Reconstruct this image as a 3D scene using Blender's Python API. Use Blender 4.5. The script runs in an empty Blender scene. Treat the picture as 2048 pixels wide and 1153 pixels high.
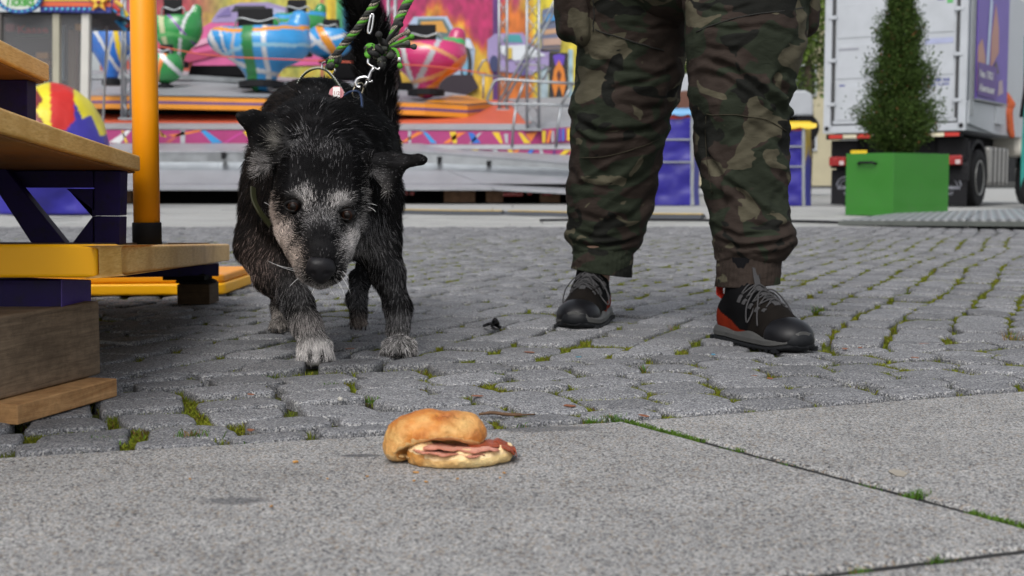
import bpy, bmesh, math, random
import numpy as np
from mathutils import Vector, Matrix, kdtree
random.seed(7)
RNG = np.random.default_rng(11)
PI = math.pi
SC = bpy.context.scene
COL = SC.collection

# ---------------------------------------------------------------- camera
F_PX = 2600.0                       # focal length in pixels of the 2048 px wide photograph
CAM_H = 0.34
TILT = math.atan((576.5-375.0)/F_PX)
cam_d = bpy.data.cameras.new('camera'); cam = bpy.data.objects.new('camera', cam_d); COL.objects.link(cam)
cam.location = (0, 0, CAM_H); cam.rotation_euler = (PI/2 - TILT, 0, 0)
cam_d.sensor_width = 36.0; cam_d.lens = 36.0*F_PX/2048.0
cam_d.clip_start = 0.05; cam_d.clip_end = 600
cam_d.dof.use_dof = True; cam_d.dof.focus_distance = 2.25; cam_d.dof.aperture_fstop = 7.5
SC.camera = cam

# ---------------------------------------------------------------- sky and sun (overcast)
world = bpy.data.worlds.new('World'); SC.world = world; world.use_nodes = True
wn = world.node_tree.nodes; wl = world.node_tree.links
bg = wn['Background']
sky = wn.new('ShaderNodeTexSky'); sky.sky_type = 'NISHITA'; sky.sun_disc = False
SUN_EL, SUN_AZ = math.radians(48), math.radians(-165)
sky.sun_elevation = SUN_EL; sky.sun_rotation = SUN_AZ
sky.air_density = 1.0; sky.dust_density = 4.0; sky.ozone_density = 1.0
hs = wn.new('ShaderNodeHueSaturation'); hs.inputs['Saturation'].default_value = 0.30
wl.new(sky.outputs[0], hs.inputs['Color']); wl.new(hs.outputs[0], bg.inputs[0])
bg.inputs[1].default_value = 0.165
sun_d = bpy.data.lights.new('sun', 'SUN'); sun_d.energy = 1.0; sun_d.angle = math.radians(30); sun_d.color = (1, .985, .965)
sun = bpy.data.objects.new('sun', sun_d); COL.objects.link(sun)
# sun direction from azimuth (0 = +Y, clockwise) and elevation
sdir = Vector((math.sin(SUN_AZ)*math.cos(SUN_EL), math.cos(SUN_AZ)*math.cos(SUN_EL), math.sin(SUN_EL)))
sun.rotation_euler = sdir.to_track_quat('Z', 'Y').to_euler()
SC.view_settings.view_transform = 'Standard'; SC.view_settings.look = 'None'
SC.view_settings.exposure = 0.14; SC.view_settings.gamma = 1.0
SC.view_settings.use_curve_mapping = False
SC.cycles.max_bounces = 6; SC.cycles.transparent_max_bounces = 8

# ---------------------------------------------------------------- helpers
CT, ST = math.cos(TILT), math.sin(TILT)
def W(px, py, Y):
    """world point at distance Y for a point measured on the photograph"""
    u = (px-1024.0)/F_PX; v = (576.5-py)/F_PX
    k = Y/(CT + v*ST)
    return Vector((u*k, Y, CAM_H + k*(-ST + v*CT)))
def G(px, py, z=0.0):
    """ground point (height z) for a point measured on the photograph"""
    u = (px-1024.0)/F_PX; v = (576.5-py)/F_PX
    k = (z-CAM_H)/(-ST + v*CT)
    return Vector((u*k, k*(CT + v*ST), z))

_T = RNG.random((64, 64, 64)).astype(np.float32)
def vnoise(x, y, z):
    x = np.asarray(x, np.float32); y = np.asarray(y, np.float32); z = np.asarray(z, np.float32)
    xi = np.floor(x).astype(np.int32); yi = np.floor(y).astype(np.int32); zi = np.floor(z).astype(np.int32)
    fx = x-xi; fy = y-yi; fz = z-zi
    fx = fx*fx*(3-2*fx); fy = fy*fy*(3-2*fy); fz = fz*fz*(3-2*fz)
    x0 = xi & 63; x1 = (xi+1) & 63; y0 = yi & 63; y1 = (yi+1) & 63; z0 = zi & 63; z1 = (zi+1) & 63
    a = _T[x0, y0, z0]*(1-fx)+_T[x1, y0, z0]*fx; b = _T[x0, y1, z0]*(1-fx)+_T[x1, y1, z0]*fx
    c = _T[x0, y0, z1]*(1-fx)+_T[x1, y0, z1]*fx; d = _T[x0, y1, z1]*(1-fx)+_T[x1, y1, z1]*fx
    return ((a*(1-fy)+b*fy)*(1-fz) + (c*(1-fy)+d*fy)*fz)*2-1
def fbm(x, y, z, o=3):
    s = 0; a = 1; t = 0
    for i in range(o):
        s = s + a*vnoise(x*2**i+i*17.3, y*2**i+i*5.1, z*2**i+i*9.7); t += a; a *= .5
    return s/t

def empty(name, loc, label=None, cat=None, group=None, kind=None):
    o = bpy.data.objects.new(name, None); COL.objects.link(o); o.location = loc; o.empty_display_size = .05
    return tag(o, label, cat, group, kind)
def tag(o, label=None, cat=None, group=None, kind=None):
    if label: o['label'] = label
    if cat: o['category'] = cat
    if group: o['group'] = group
    if kind: o['kind'] = kind
    return o
def srgb(r, g, b):
    f = lambda c: (c/255/12.92) if c <= 10 else ((c/255+.055)/1.055)**2.4
    return (f(r), f(g), f(b))

def to_mesh(name, V, Fs, mat=None, parent=None, smooth=False, cols=None, loc=None):
    """V (n,3) world positions, Fs list of faces or array; linked as one object"""
    me = bpy.data.meshes.new(name)
    V = np.asarray(V, np.float64).reshape(-1, 3)
    off = Vector((0, 0, 0))
    if parent is not None: off = parent.matrix_basis.translation.copy() if parent.parent is None else (parent.matrix_basis.translation+parent.parent.matrix_basis.translation)
    elif loc is not None: off = Vector(loc)
    V = V-np.array(off)
    if isinstance(Fs, np.ndarray):
        n, k = Fs.shape
        me.vertices.add(len(V)); me.vertices.foreach_set('co', V.ravel())
        me.loops.add(n*k); me.loops.foreach_set('vertex_index', Fs.astype(np.int32).ravel())
        me.polygons.add(n); me.polygons.foreach_set('loop_start', np.arange(0, n*k, k, dtype=np.int32))
        me.update(calc_edges=True)
    else:
        me.from_pydata([tuple(v) for v in V], [], Fs); me.update()
    if cols is not None:          # per vertex colours
        a = me.color_attributes.new('Col', 'FLOAT_COLOR', 'POINT')
        c = np.ones((len(V), 4), np.float32); c[:, :3] = cols
        a.data.foreach_set('color', c.ravel())
    if smooth: me.polygons.foreach_set('use_smooth', [True]*len(me.polygons))
    if mat: me.materials.append(mat)
    me.validate()
    o = bpy.data.objects.new(name, me); COL.objects.link(o)
    if parent is not None: o.parent = parent
    elif loc is not None: o.location = loc
    return o

class MB:
    def __init__(s): s.v = []; s.f = []; s.c = []
    def add(s, vs, fs, col=None):
        n = len(s.v); s.v += [tuple(x) for x in vs]
        for f in fs: s.f.append(tuple(i+n for i in f)); s.c.append(col)
        return s
    def prism(s, poly, vec, col=None):
        vec = Vector(vec); n = len(poly); P = [Vector(p) for p in poly]
        s.add(P+[p+vec for p in P], [tuple(range(n))[::-1], tuple(range(n, 2*n))]+[(i, (i+1) % n, n+(i+1) % n, n+i) for i in range(n)], col); return s
    def poly(s, poly, col=None):
        return s.add(poly, [tuple(range(len(poly)))], col)
    def box(s, a, b, col=None):
        (x0, y0, z0), (x1, y1, z1) = a, b
        return s.prism([(x0, y0, z0), (x1, y0, z0), (x1, y0, z1), (x0, y0, z1)], (0, y1-y0, 0), col)
    def obox(s, c, ax, ay, az, col=None):
        c = Vector(c); ax = Vector(ax); ay = Vector(ay); az = Vector(az)
        return s.prism([c-ax-ay-az, c+ax-ay-az, c+ax-ay+az, c-ax-ay+az], 2*ay, col)
    def bar(s, a, b, w, h=None, up=(0, 0, 1), col=None):
        a = Vector(a); b = Vector(b); h = h or w; d = (b-a).normalized(); sd = d.cross(Vector(up))
        if sd.length < 1e-4: sd = d.cross(Vector((1, 0, 0)))
        sd.normalize(); u = sd.cross(d)
        p = [a-sd*w/2-u*h/2, a+sd*w/2-u*h/2, a+sd*w/2+u*h/2, a-sd*w/2+u*h/2]
        return s.prism(p, b-a, col)
    def tube(s, pts, r, n=8, col=None, closed=False):
        pts = [Vector(p) for p in pts]; m = len(pts); rs = r if hasattr(r, '__len__') else [r]*m
        vs = []; nrm = None
        for i, p in enumerate(pts):
            if closed: t = pts[(i+1) % m]-pts[i-1]
            else: t = pts[min(i+1, m-1)]-pts[max(i-1, 0)]
            if t.length < 1e-9: t = Vector((0, 0, 1))
            t.normalize()
            if nrm is None:
                nrm = t.orthogonal().normalized()
            nrm = (nrm-t*nrm.dot(t))
            if nrm.length < 1e-6: nrm = t.orthogonal()
            nrm.normalize(); bn = t.cross(nrm)
            for j in range(n):
                a = 2*PI*j/n; vs.append(p+(nrm*math.cos(a)+bn*math.sin(a))*rs[i])
        fs = []
        for i in range(m if closed else m-1):
            for j in range(n):
                a = i*n+j; b = i*n+(j+1) % n; i2 = (i+1) % m; fs.append((a, b, i2*n+(j+1) % n, i2*n+j))
        if not closed: fs += [tuple(range(n))[::-1], tuple(range((m-1)*n, m*n))]
        return s.add(vs, fs, col)
    def lathe(s, c, prof, n=24, axis=(0, 0, 1), col=None):
        c = Vector(c); ax = Vector(axis).normalized(); e1 = ax.orthogonal().normalized(); e2 = ax.cross(e1); vs = []
        for (r, h) in prof:
            for j in range(n):
                a = 2*PI*j/n; vs.append(c+ax*h+(e1*math.cos(a)+e2*math.sin(a))*max(r, 1e-5))
        fs = [(i*n+j, i*n+(j+1) % n, (i+1)*n+(j+1) % n, (i+1)*n+j) for i in range(len(prof)-1) for j in range(n)]
        fs += [tuple(range(n))[::-1], tuple(range((len(prof)-1)*n, len(prof)*n))]
        return s.add(vs, fs, col)
    def build(s, name, mat, parent=None, smooth=False, bevel=0, seg=2, loc=None):
        o = to_mesh(name, s.v, s.f, mat, parent, smooth, loc=loc)
        me = o.data
        if any(c is not None for c in s.c) and len(me.polygons) == len(s.f):
            a = me.color_attributes.new('Col', 'FLOAT_COLOR', 'CORNER'); cc = []
            for p, c in zip(me.polygons, s.c):
                c = c or (.5, .5, .5); cc += list((c[0], c[1], c[2], 1.0))*p.loop_total
            a.data.foreach_set('color', cc)
        if not smooth:
            bm = bmesh.new(); bm.from_mesh(me); bmesh.ops.recalc_face_normals(bm, faces=bm.faces); bm.to_mesh(me); bm.free()
        if bevel:
            b = o.modifiers.new('bevel', 'BEVEL'); b.width = bevel; b.segments = seg; b.limit_method = 'ANGLE'; b.angle_limit = .6
        if smooth and smooth != True:
            pass
        return o

# ---- signed distance modelling with surface nets
class SDF:
    def __init__(s, xs, ys, zs):
        s.ax = [np.asarray(a, np.float32) for a in (xs, ys, zs)]
        s.d = np.full([len(a) for a in s.ax], 1.0, np.float32)
    def _loc(s, lo, hi):
        sl = []
        for a, l, h in zip(s.ax, lo, hi):
            i0 = max(int(np.searchsorted(a, l))-1, 0); i1 = min(int(np.searchsorted(a, h))+1, len(a)); sl.append(slice(i0, max(i1, i0+1)))
        sl = tuple(sl); g = np.meshgrid(s.ax[0][sl[0]], s.ax[1][sl[1]], s.ax[2][sl[2]], indexing='ij')
        return sl, g
    def _mix(s, sl, n, k, sub=False):
        o = s.d[sl]
        if sub:
            n = -n; h = np.clip(.5+.5*(n-o)/k, 0, 1); r = o*(1-h)+n*h + k*h*(1-h)
        else:
            h = np.clip(.5+.5*(n-o)/k, 0, 1); r = n*(1-h)+o*h - k*h*(1-h)
        s.d[sl] = r
    def cap(s, a, b, r0, r1, k=.02, sub=False, sq=(1, 1, 1)):
        a = np.array(a, np.float32); b = np.array(b, np.float32); m = max(r0, r1)/min(sq)+k*1.5+.02
        sl, g = s._loc(np.minimum(a, b)-m, np.maximum(a, b)+m)
        ab = b-a; p = [g[i]-a[i] for i in range(3)]
        t = np.clip((p[0]*ab[0]+p[1]*ab[1]+p[2]*ab[2])/max(float(ab@ab), 1e-9), 0, 1)
        q = [(p[i]-t*ab[i])*sq[i] for i in range(3)]
        s._mix(sl, np.sqrt(q[0]**2+q[1]**2+q[2]**2)-(r0+(r1-r0)*t), k, sub)
    def ell(s, c, r, k=.02, R=None, sub=False):
        c = np.array(c, np.float32); r = np.array(r, np.float32); m = float(r.max())+k*1.5+.02
        sl, g = s._loc(c-m, c+m); p = [g[i]-c[i] for i in range(3)]
        if R is not None:
            R = np.array(R, np.float32); p = [R[i, 0]*p[0]+R[i, 1]*p[1]+R[i, 2]*p[2] for i in range(3)]   # rows of R = local axes
        k0 = np.sqrt(sum((p[i]/r[i])**2 for i in range(3))); k1 = np.sqrt(sum((p[i]/r[i]**2)**2 for i in range(3)))
        s._mix(sl, k0*(k0-1)/np.maximum(k1, 1e-6), k, sub)
    def tri(s, a, b, c, r, k=.01):
        a, b, c = [np.array(v, np.float32) for v in (a, b, c)]; m = r+k*1.5+.015
        lo = np.minimum(np.minimum(a, b), c)-m; hi = np.maximum(np.maximum(a, b), c)+m
        sl, g = s._loc(lo, hi); P = np.stack(g, -1)
        n = np.cross(b-a, c-a)
        def seg(u, v):
            e = v-u; w = P-u; t = np.clip((w@e)/(e@e), 0, 1)[..., None]; q = w-t*e; return (q*q).sum(-1)
        ins = (np.sign((P-a)@np.cross(b-a, n))+np.sign((P-b)@np.cross(c-b, n))+np.sign((P-c)@np.cross(a-c, n)))
        edge = np.minimum(np.minimum(seg(a, b), seg(b, c)), seg(c, a))
        pl = ((P-a)@n)**2/(n@n)
        s._mix(sl, np.sqrt(np.where(ins <= -2.5, pl, edge))-r, k)
    def noise(s, sc, amp, o=3):
        band = np.abs(s.d) < amp*4+.01; i = np.nonzero(band)
        s.d[band] += amp*fbm(s.ax[0][i[0]]*sc, s.ax[1][i[1]]*sc, s.ax[2][i[2]]*sc, o)
    def cut(s, axis, val, below=True):
        sh = [1, 1, 1]; sh[axis] = -1; a = s.ax[axis].reshape(sh)
        s.d = np.maximum(s.d, (val-a) if below else (a-val))
    def mesh(s):
        d = s.d; ins = d < 0
        n = [x-1 for x in d.shape]
        cnt = np.zeros(n, np.int8)
        for i in (0, 1):
            for j in (0, 1):
                for k in (0, 1): cnt += ins[i:i+n[0], j:j+n[1], k:k+n[2]]
        act = (cnt > 0) & (cnt < 8); idx = np.nonzero(act); N = len(idx[0])
        ids = np.full(n, -1, np.int32); ids[idx] = np.arange(N)
        acc = np.zeros((N, 3), np.float64); c = np.zeros(N)
        I = np.stack(idx, 1)
        cor = [(i, j, k) for i in (0, 1) for j in (0, 1) for k in (0, 1)]
        val = {q: d[I[:, 0]+q[0], I[:, 1]+q[1], I[:, 2]+q[2]] for q in cor}
        for q in cor:
            for ax in range(3):
                if q[ax] == 0:
                    q2 = list(q); q2[ax] = 1; q2 = tuple(q2); a = val[q]; b = val[q2]
                    m = (a < 0) != (b < 0); t = a[m]/(a[m]-b[m])
                    pt = np.tile(np.array(q, float), (m.sum(), 1)); pt[:, ax] += t
                    acc[m] += pt; c[m] += 1
        pos = I+acc/np.maximum(c, 1)[:, None]
        V = np.stack([np.interp(pos[:, a], np.arange(len(s.ax[a])), s.ax[a]) for a in range(3)], 1)
        Fs = []
        for ax in range(3):
            o = [0, 0, 0]; o[ax] = 1
            A = ins[:d.shape[0]-o[0], :d.shape[1]-o[1], :d.shape[2]-o[2]]; B = ins[o[0]:, o[1]:, o[2]:]
            e = np.nonzero(A != B); E = np.stack(e, 1); u, v = [(1, 2), (2, 0), (0, 1)][ax]
            ok = (E[:, u] > 0) & (E[:, v] > 0) & (E[:, u] < n[u]) & (E[:, v] < n[v]) & (E[:, ax] < n[ax])
            E = E[ok]; sgn = A[e][ok]
            def idn(du, dv):
                Q = E.copy(); Q[:, u] -= du; Q[:, v] -= dv; return ids[Q[:, 0], Q[:, 1], Q[:, 2]]
            q = np.stack([idn(1, 1), idn(0, 1), idn(0, 0), idn(1, 0)], 1)
            q[~sgn] = q[~sgn][:, ::-1]; Fs.append(q)
        Fs = np.concatenate(Fs); Fs = Fs[(Fs >= 0).all(1)]
        return V, Fs
def smooth_mesh(V, Fs, it=2, lam=.5):
    n = len(V)
    for _ in range(it):
        acc = np.zeros_like(V); c = np.zeros(n)
        for a, b in ((0, 1), (1, 2), (2, 3), (3, 0)):
            np.add.at(acc, Fs[:, a], V[Fs[:, b]]); np.add.at(acc, Fs[:, b], V[Fs[:, a]])
            np.add.at(c, Fs[:, a], 1); np.add.at(c, Fs[:, b], 1)
        V = V*(1-lam)+lam*acc/np.maximum(c, 1)[:, None]
    return V
def mesh_normals(V, Fs):
    fn = np.cross(V[Fs[:, 2]]-V[Fs[:, 0]], V[Fs[:, 3]]-V[Fs[:, 1]]); N = np.zeros_like(V)
    for i in range(4): np.add.at(N, Fs[:, i], fn)
    return N/np.maximum(np.linalg.norm(N, axis=1), 1e-12)[:, None]

# ---------------------------------------------------------------- materials
class NT:
    def __init__(s, name):
        s.m = bpy.data.materials.new(name); s.m.use_nodes = True; s.t = s.m.node_tree; s.b = s.t.nodes['Principled BSDF']
    def n(s, typ, ins=None, **kw):
        nd = s.t.nodes.new('ShaderNode'+typ)
        for k, v in kw.items(): setattr(nd, k, v)
        for k, v in (ins or {}).items():
            if isinstance(v, bpy.types.NodeSocket): s.t.links.new(v, nd.inputs[k])
            else: nd.inputs[k].default_value = v
        return nd
    def coord(s, sc=(1, 1, 1), obj=True, rot=(0, 0, 0)):
        tc = s.n('TexCoord') if obj != 'world' else s.n('NewGeometry')
        mp = s.n('Mapping'); s.t.links.new(tc.outputs['Object' if obj != 'world' else 'Position'], mp.inputs[0])
        mp.inputs['Scale'].default_value = sc; mp.inputs['Rotation'].default_value = rot; return mp.outputs[0]
    def noise(s, vec, scale, detail=3, rough=.5, dist=0):
        return s.n('TexNoise', {'Vector': vec, 'Scale': scale, 'Detail': detail, 'Roughness': rough, 'Distortion': dist}).outputs[0]
    def ramp(s, fac, stops, interp='LINEAR'):
        r = s.n('ValToRGB', {'Fac': fac}); cr = r.color_ramp; cr.interpolation = interp
        while len(cr.elements) < len(stops): cr.elements.new(.5)
        for e, (p, c) in zip(cr.elements, stops):
            e.position = p; e.color = (c, c, c, 1) if isinstance(c, (int, float)) else (c[0], c[1], c[2], 1)
        return r.outputs[0]
    def mix(s, f, a, b, mode='MIX'):
        m = s.n('Mix', data_type='RGBA', blend_type=mode)
        for k, v in ((0, f), (6, a), (7, b)):
            if isinstance(v, bpy.types.NodeSocket): s.t.links.new(v, m.inputs[k])
            else: m.inputs[k].default_value = v if isinstance(v, (int, float)) else (v[0], v[1], v[2], 1)
        return m.outputs[2]
    def math(s, op, a, b=0.0):
        m = s.n('Math', operation=op)
        for k, v in ((0, a), (1, b)):
            if isinstance(v, bpy.types.NodeSocket): s.t.links.new(v, m.inputs[k])
            else: m.inputs[k].default_value = v
        return m.outputs[0]
    def set(s, **kw):
        for k, v in kw.items():
            i = s.b.inputs[{'color': 'Base Color', 'rough': 'Roughness', 'metal': 'Metallic', 'normal': 'Normal', 'spec': 'Specular IOR Level', 'alpha': 'Alpha', 'coat': 'Coat Weight', 'trans': 'Transmission Weight', 'sss': 'Subsurface Weight', 'sheen': 'Sheen Weight', 'ecol': 'Emission Color', 'estr': 'Emission Strength'}[k]]
            if isinstance(v, bpy.types.NodeSocket): s.t.links.new(v, i)
            else: i.default_value = (v[0], v[1], v[2], 1) if isinstance(v, (tuple, list)) else v
        return s.m
    def bump(s, h, strength=.3, dist=.002):
        return s.n('Bump', {'Height': h, 'Strength': strength, 'Distance': dist}).outputs[0]

def plain(name, col, rough=.5, metal=0, var=.15, nsc=8, bump=.15, bsc=150, bd=.0006, spec=.5, coat=0, dirt=None):
    m = NT(name); v = m.coord(obj='world')
    n = m.noise(v, nsc, 4); c = m.mix(m.ramp(n, [(.3, 1-var), (.7, 1+var)]), (0, 0, 0), col, 'MIX')
    c = m.mix(1.0, col, m.ramp(n, [(.3, 1-var), (.7, 1.0)]), 'MULTIPLY')
    if dirt:
        d = m.ramp(m.noise(v, nsc*3.1, 6, .65), [(.52, 0), (.68, 1)]); c = m.mix(d, c, dirt)
    bp = m.bump(m.noise(v, bsc, 3), bump, bd)
    return m.set(color=c, rough=m.ramp(n, [(.3, max(rough-.08, .03)), (.7, min(rough+.08, 1))]), metal=metal, normal=bp, spec=spec, coat=coat)
def attr_mat(name, rough=.5, metal=0, var=.12, nsc=10, bump=.1, bsc=120, bd=.0006, coat=0, spec=.5, sheen=0):
    m = NT(name); v = m.coord(obj='world'); a = m.n('Attribute', attribute_name='Col').outputs[0]
    n = m.noise(v, nsc, 4); c = m.mix(1.0, a, m.ramp(n, [(.3, 1-var), (.7, 1.0)]), 'MULTIPLY')
    return m.set(color=c, rough=rough, metal=metal, normal=m.bump(m.noise(v, bsc, 3), bump, bd), coat=coat, spec=spec, sheen=sheen)

def granite(name, stops, sc, warm=.0, stains=(), slabby=False):
    m = NT(name); v = m.coord(obj='world')
    n1 = m.noise(v, sc, 3, .7); n2 = m.noise(v, sc*.42, 2, .6); n3 = m.noise(v, 3.0, 4, .6); n4 = m.noise(v, 14, 4, .65)
    c = m.ramp(n1, stops, 'LINEAR')
    # ochre and dark crystals
    vo = m.n('TexVoronoi', {'Vector': v, 'Scale': sc*.95}, feature='F1')
    cell = m.n('SeparateColor', {0: vo.outputs['Color']})
    c = m.mix(m.ramp(cell.outputs[0], [(.86, 0), (.90, .7)]), c, (.27, .205, .14) if slabby else (.16, .155, .15))
    c = m.mix(m.ramp(cell.outputs[1], [(.80, 0), (.86, .8)]), c, (.045, .045, .05))
    c = m.mix(m.ramp(cell.outputs[2], [(.82, 0), (.88, .7)]), c, (.47, .46, .44))
    c = m.mix(1.0, c, m.ramp(n3, [(.3, .84), (.7, 1.06)]), 'MULTIPLY')
    c = m.mix(1.0, c, m.ramp(n4, [(.3, .86), (.75, 1.08)]), 'MULTIPLY')
    c = m.mix(1.0, c, m.n('Attribute', attribute_name='Col').outputs[0], 'MULTIPLY') if not slabby else c
    for (x, y, rx, ry, amt) in stains:
        mp = m.n('Mapping', {'Vector': v}); mp.inputs['Location'].default_value = (-x/rx, -y/ry, 0); mp.inputs['Scale'].default_value = (1/rx, 1/ry, 0)
        nn = m.n('TexNoise', {'Vector': v, 'Scale': 28, 'Detail': 4})
        ad = m.n('VectorMath', {0: mp.outputs[0], 1: m.n('VectorMath', {0: nn.outputs['Color'], 'Scale': .9}, operation='SCALE').outputs[0]}, operation='ADD')
        sb = m.n('VectorMath', {0: ad.outputs[0], 1: (.45, .45, 0)}, operation='SUBTRACT')
        sm = m.n('VectorMath', {0: sb.outputs[0], 1: (1, 1, 0)}, operation='MULTIPLY')
        ln = m.n('VectorMath', {0: sm.outputs[0]}, operation='LENGTH').outputs['Value']
        c = m.mix(m.ramp(ln, [(.55, amt), (1.0, 0)]), c, (.05, .052, .06))
    hgt = m.math('ADD', m.math('MULTIPLY', n1, .5), m.math('MULTIPLY', n2, 1.0))
    return m.set(color=c, rough=.82, normal=m.bump(hgt, .38 if not slabby else .28, .0020 if not slabby else .0015), spec=.3)
# shared plain materials
M_yel = plain('yellow_paint', (.90, .44, .004), rough=.40, spec=.3, var=.08, nsc=6, bump=.12, bsc=60, bd=.0015)
m = NT('varnished_edge'); v = m.coord(obj='world', sc=(1, 1, 1)); wv = m.n('TexNoise', {'Vector': m.coord((14, 14, 120), obj='world'), 'Scale': 3.0, 'Detail': 5})
c_ = m.ramp(wv.outputs[0], [(.3, (.68, .37, .08)), (.5, (.84, .50, .14)), (.72, (.90, .60, .22))]); c_ = m.mix(m.ramp(m.noise(v, 9, 4), [(.45, 0), (.7, .6)]), c_, (.55, .25, .02))
M_edge = m.set(color=c_, rough=.42, normal=m.bump(wv.outputs[0], .25, .001))
M_purp = plain('purple_paint', (.016, .008, .075), rough=.55, spec=.2, var=.4, nsc=14, bump=.25, bsc=60, bd=.0012, dirt=(.012, .008, .03))
M_brownu = plain('board_underside', (.30, .13, .03), rough=.6, var=.3, nsc=12)
M_blackm = plain('black_rubber', (.010, .010, .011), rough=.7, bump=.2, spec=.15)
M_void = plain('dark_steel_and_void', (.009, .009, .010), rough=.8, var=.3, spec=.1)  # dark steel parts, and the shaded voids of the ride
M_alu = plain('aluminium', (.36, .38, .40), rough=.38, metal=.85, var=.15, nsc=5, bump=.1)
M_white = plain('white_paint', (.43, .455, .49), rough=.45, var=.12, nsc=3)
M_black = plain('black_plastic', (.010, .010, .012), rough=.6, spec=.2)
M_print = attr_mat('printed_paint', rough=.45, var=.14, nsc=2.5)
M_glossp = attr_mat('gloss_paint', rough=.25, var=.1, nsc=3, coat=.4)
def woodmat(name, ca, cb, rot=(0, 0, 0), sc=1.0, rough=.8):
    m = NT(name); v = m.coord((3*sc, 3*sc, 46*sc), obj='world', rot=rot); n = m.noise(v, 3, 6, .7, .6); n2 = m.noise(m.coord(obj='world'), 9, 4); n3 = m.noise(m.coord(obj='world'), 55, 4, .7)
    c = m.mix(1.0, m.ramp(n, [(.3, ca), (.7, cb)]), m.ramp(n2, [(.3, .65), (.7, 1.1)]), 'MULTIPLY'); c = m.mix(1.0, c, m.ramp(n3, [(.35, .8), (.6, 1.05)]), 'MULTIPLY')
    return m.set(color=c, rough=rough, normal=m.bump(n, .5, .002), spec=.25)
# ================================================================= ground
M_slab = granite('granite_slab', [(.30, (.05, .052, .058)), (.43, (.155, .157, .162)), (.53, (.315, .313, .306)), (.66, (.58, .57, .55))], 350, slabby=True,
                 stains=[(*G(722, 912)[:2], .035, .012, .75), (*G(478, 1002)[:2], .05, .02, .6), (*G(1070, 858)[:2], .10, .028, .6)])
M_cob = granite('granite_cobble', [(.30, (.04, .042, .048)), (.43, (.12, .123, .13)), (.56, (.25, .25, .258)), (.75, (.42, .425, .43))], 420)
m = NT('joint_soil'); v = m.coord(obj='world')
nz = m.noise(v, 7, 4, .6); nf = m.noise(v, 160, 4, .7)
cc = m.ramp(nf, [(.3, (.018, .016, .013)), (.7, (.07, .058, .042))])
mossc = m.ramp(nf, [(.3, (.028, .042, .008)), (.7, (.14, .17, .025))])
cc = m.mix(m.ramp(nz, [(.42, 0), (.54, 1)]), cc, mossc)
M_soil = m.set(color=cc, rough=1.0, normal=m.bump(nf, 1.0, .006), spec=.1)
M_moss = attr_mat('moss_blades', rough=.9, var=.3, nsc=60, spec=.15)
m = NT('pale_paving'); v = m.coord(obj='world')
n1 = m.noise(v, 1.2, 5, .6); n2 = m.noise(v, 60, 3)
cc = m.mix(1.0, m.ramp(n2, [(.35, (.31, .315, .31)), (.65, (.43, .43, .41))]), m.ramp(n1, [(.3, .8), (.7, 1.05)]), 'MULTIPLY')
M_pale = m.set(color=cc, rough=.9, spec=.25)

# base sheet to the horizon
gb = MB()
gb.poly([(-300, -60, -.075), (300, -60, -.075), (300, 500, -.075), (-300, 500, -.075)])
go = gb.build('ground', M_pale); tag(go, kind='structure')

B0 = G(0, 912); B1 = G(1250, 840); B2 = G(2048, 780); J1 = G(2048, 1050); C0 = G(1590, 1153); C1 = G(2048, 1098)
def v2(p): return np.array([p[0], p[1]], float)
b0, b1, b2, j1, c0, c1 = map(v2, (B0, B1, B2, J1, C0, C1))
dA = (b1-b0)/np.linalg.norm(b1-b0); dA2 = (b2-b1)/np.linalg.norm(b2-b1); dB = (j1-b1)/np.linalg.norm(j1-b1); dC = (c1-c0)/np.linalg.norm(c1-c0)
def isect(p, d, q, e):
    M = np.array([[d[0], -e[0]], [d[1], -e[1]]]); t = np.linalg.solve(M, q-p); return p+d*t[0]
bc = isect(b1, dB, c0, dC)
paving = empty('granite_pavement', (0, 1.2, 0)); tag(paving, kind='structure')
bed = MB().poly([(-3, -1.2, -.0045), (3.5, -1.2, -.0045), (3.5, 3.28, -.0045), (1.0, 2.235, -.0045), (.165, 1.895, -.0045), (-1.2, 1.463, -.0045), (-3, .9, -.0045)])
bed.build('paving_bed', plain('joint_mortar', (.040, .040, .040), rough=.95, var=.3, nsc=40, bump=.8, bsc=300, bd=.002, spec=.1), paving)
def clip_half(poly, n, c):
    out = []; L = len(poly)
    for i in range(L):
        p = poly[i]; q = poly[(i+1) % L]; dp = p@n-c; dq = q@n-c
        if dp <= 0: out.append(p)
        if (dp < 0) != (dq < 0) and dp != dq: out.append(p+(q-p)*dp/(dp-dq))
    return out
def inset(poly, g):
    """inset a convex CCW polygon"""
    P = list(poly); L = len(P); res = [p.copy() for p in P]
    for i in range(L):
        p = P[i]; q = P[(i+1) % L]; d = q-p; ln = np.linalg.norm(d)
        if ln < 1e-6: continue
        n = np.array([d[1], -d[0]])/ln; gg = g[i] if hasattr(g, '__len__') else g
        res = clip_half(res, n, p@n-gg)
        if len(res) < 3: return []
    return res
def ccw(P):
    a = sum(P[i][0]*P[(i+1) % len(P)][1]-P[(i+1) % len(P)][0]*P[i][1] for i in range(len(P)))
    return P if a > 0 else P[::-1]
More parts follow.
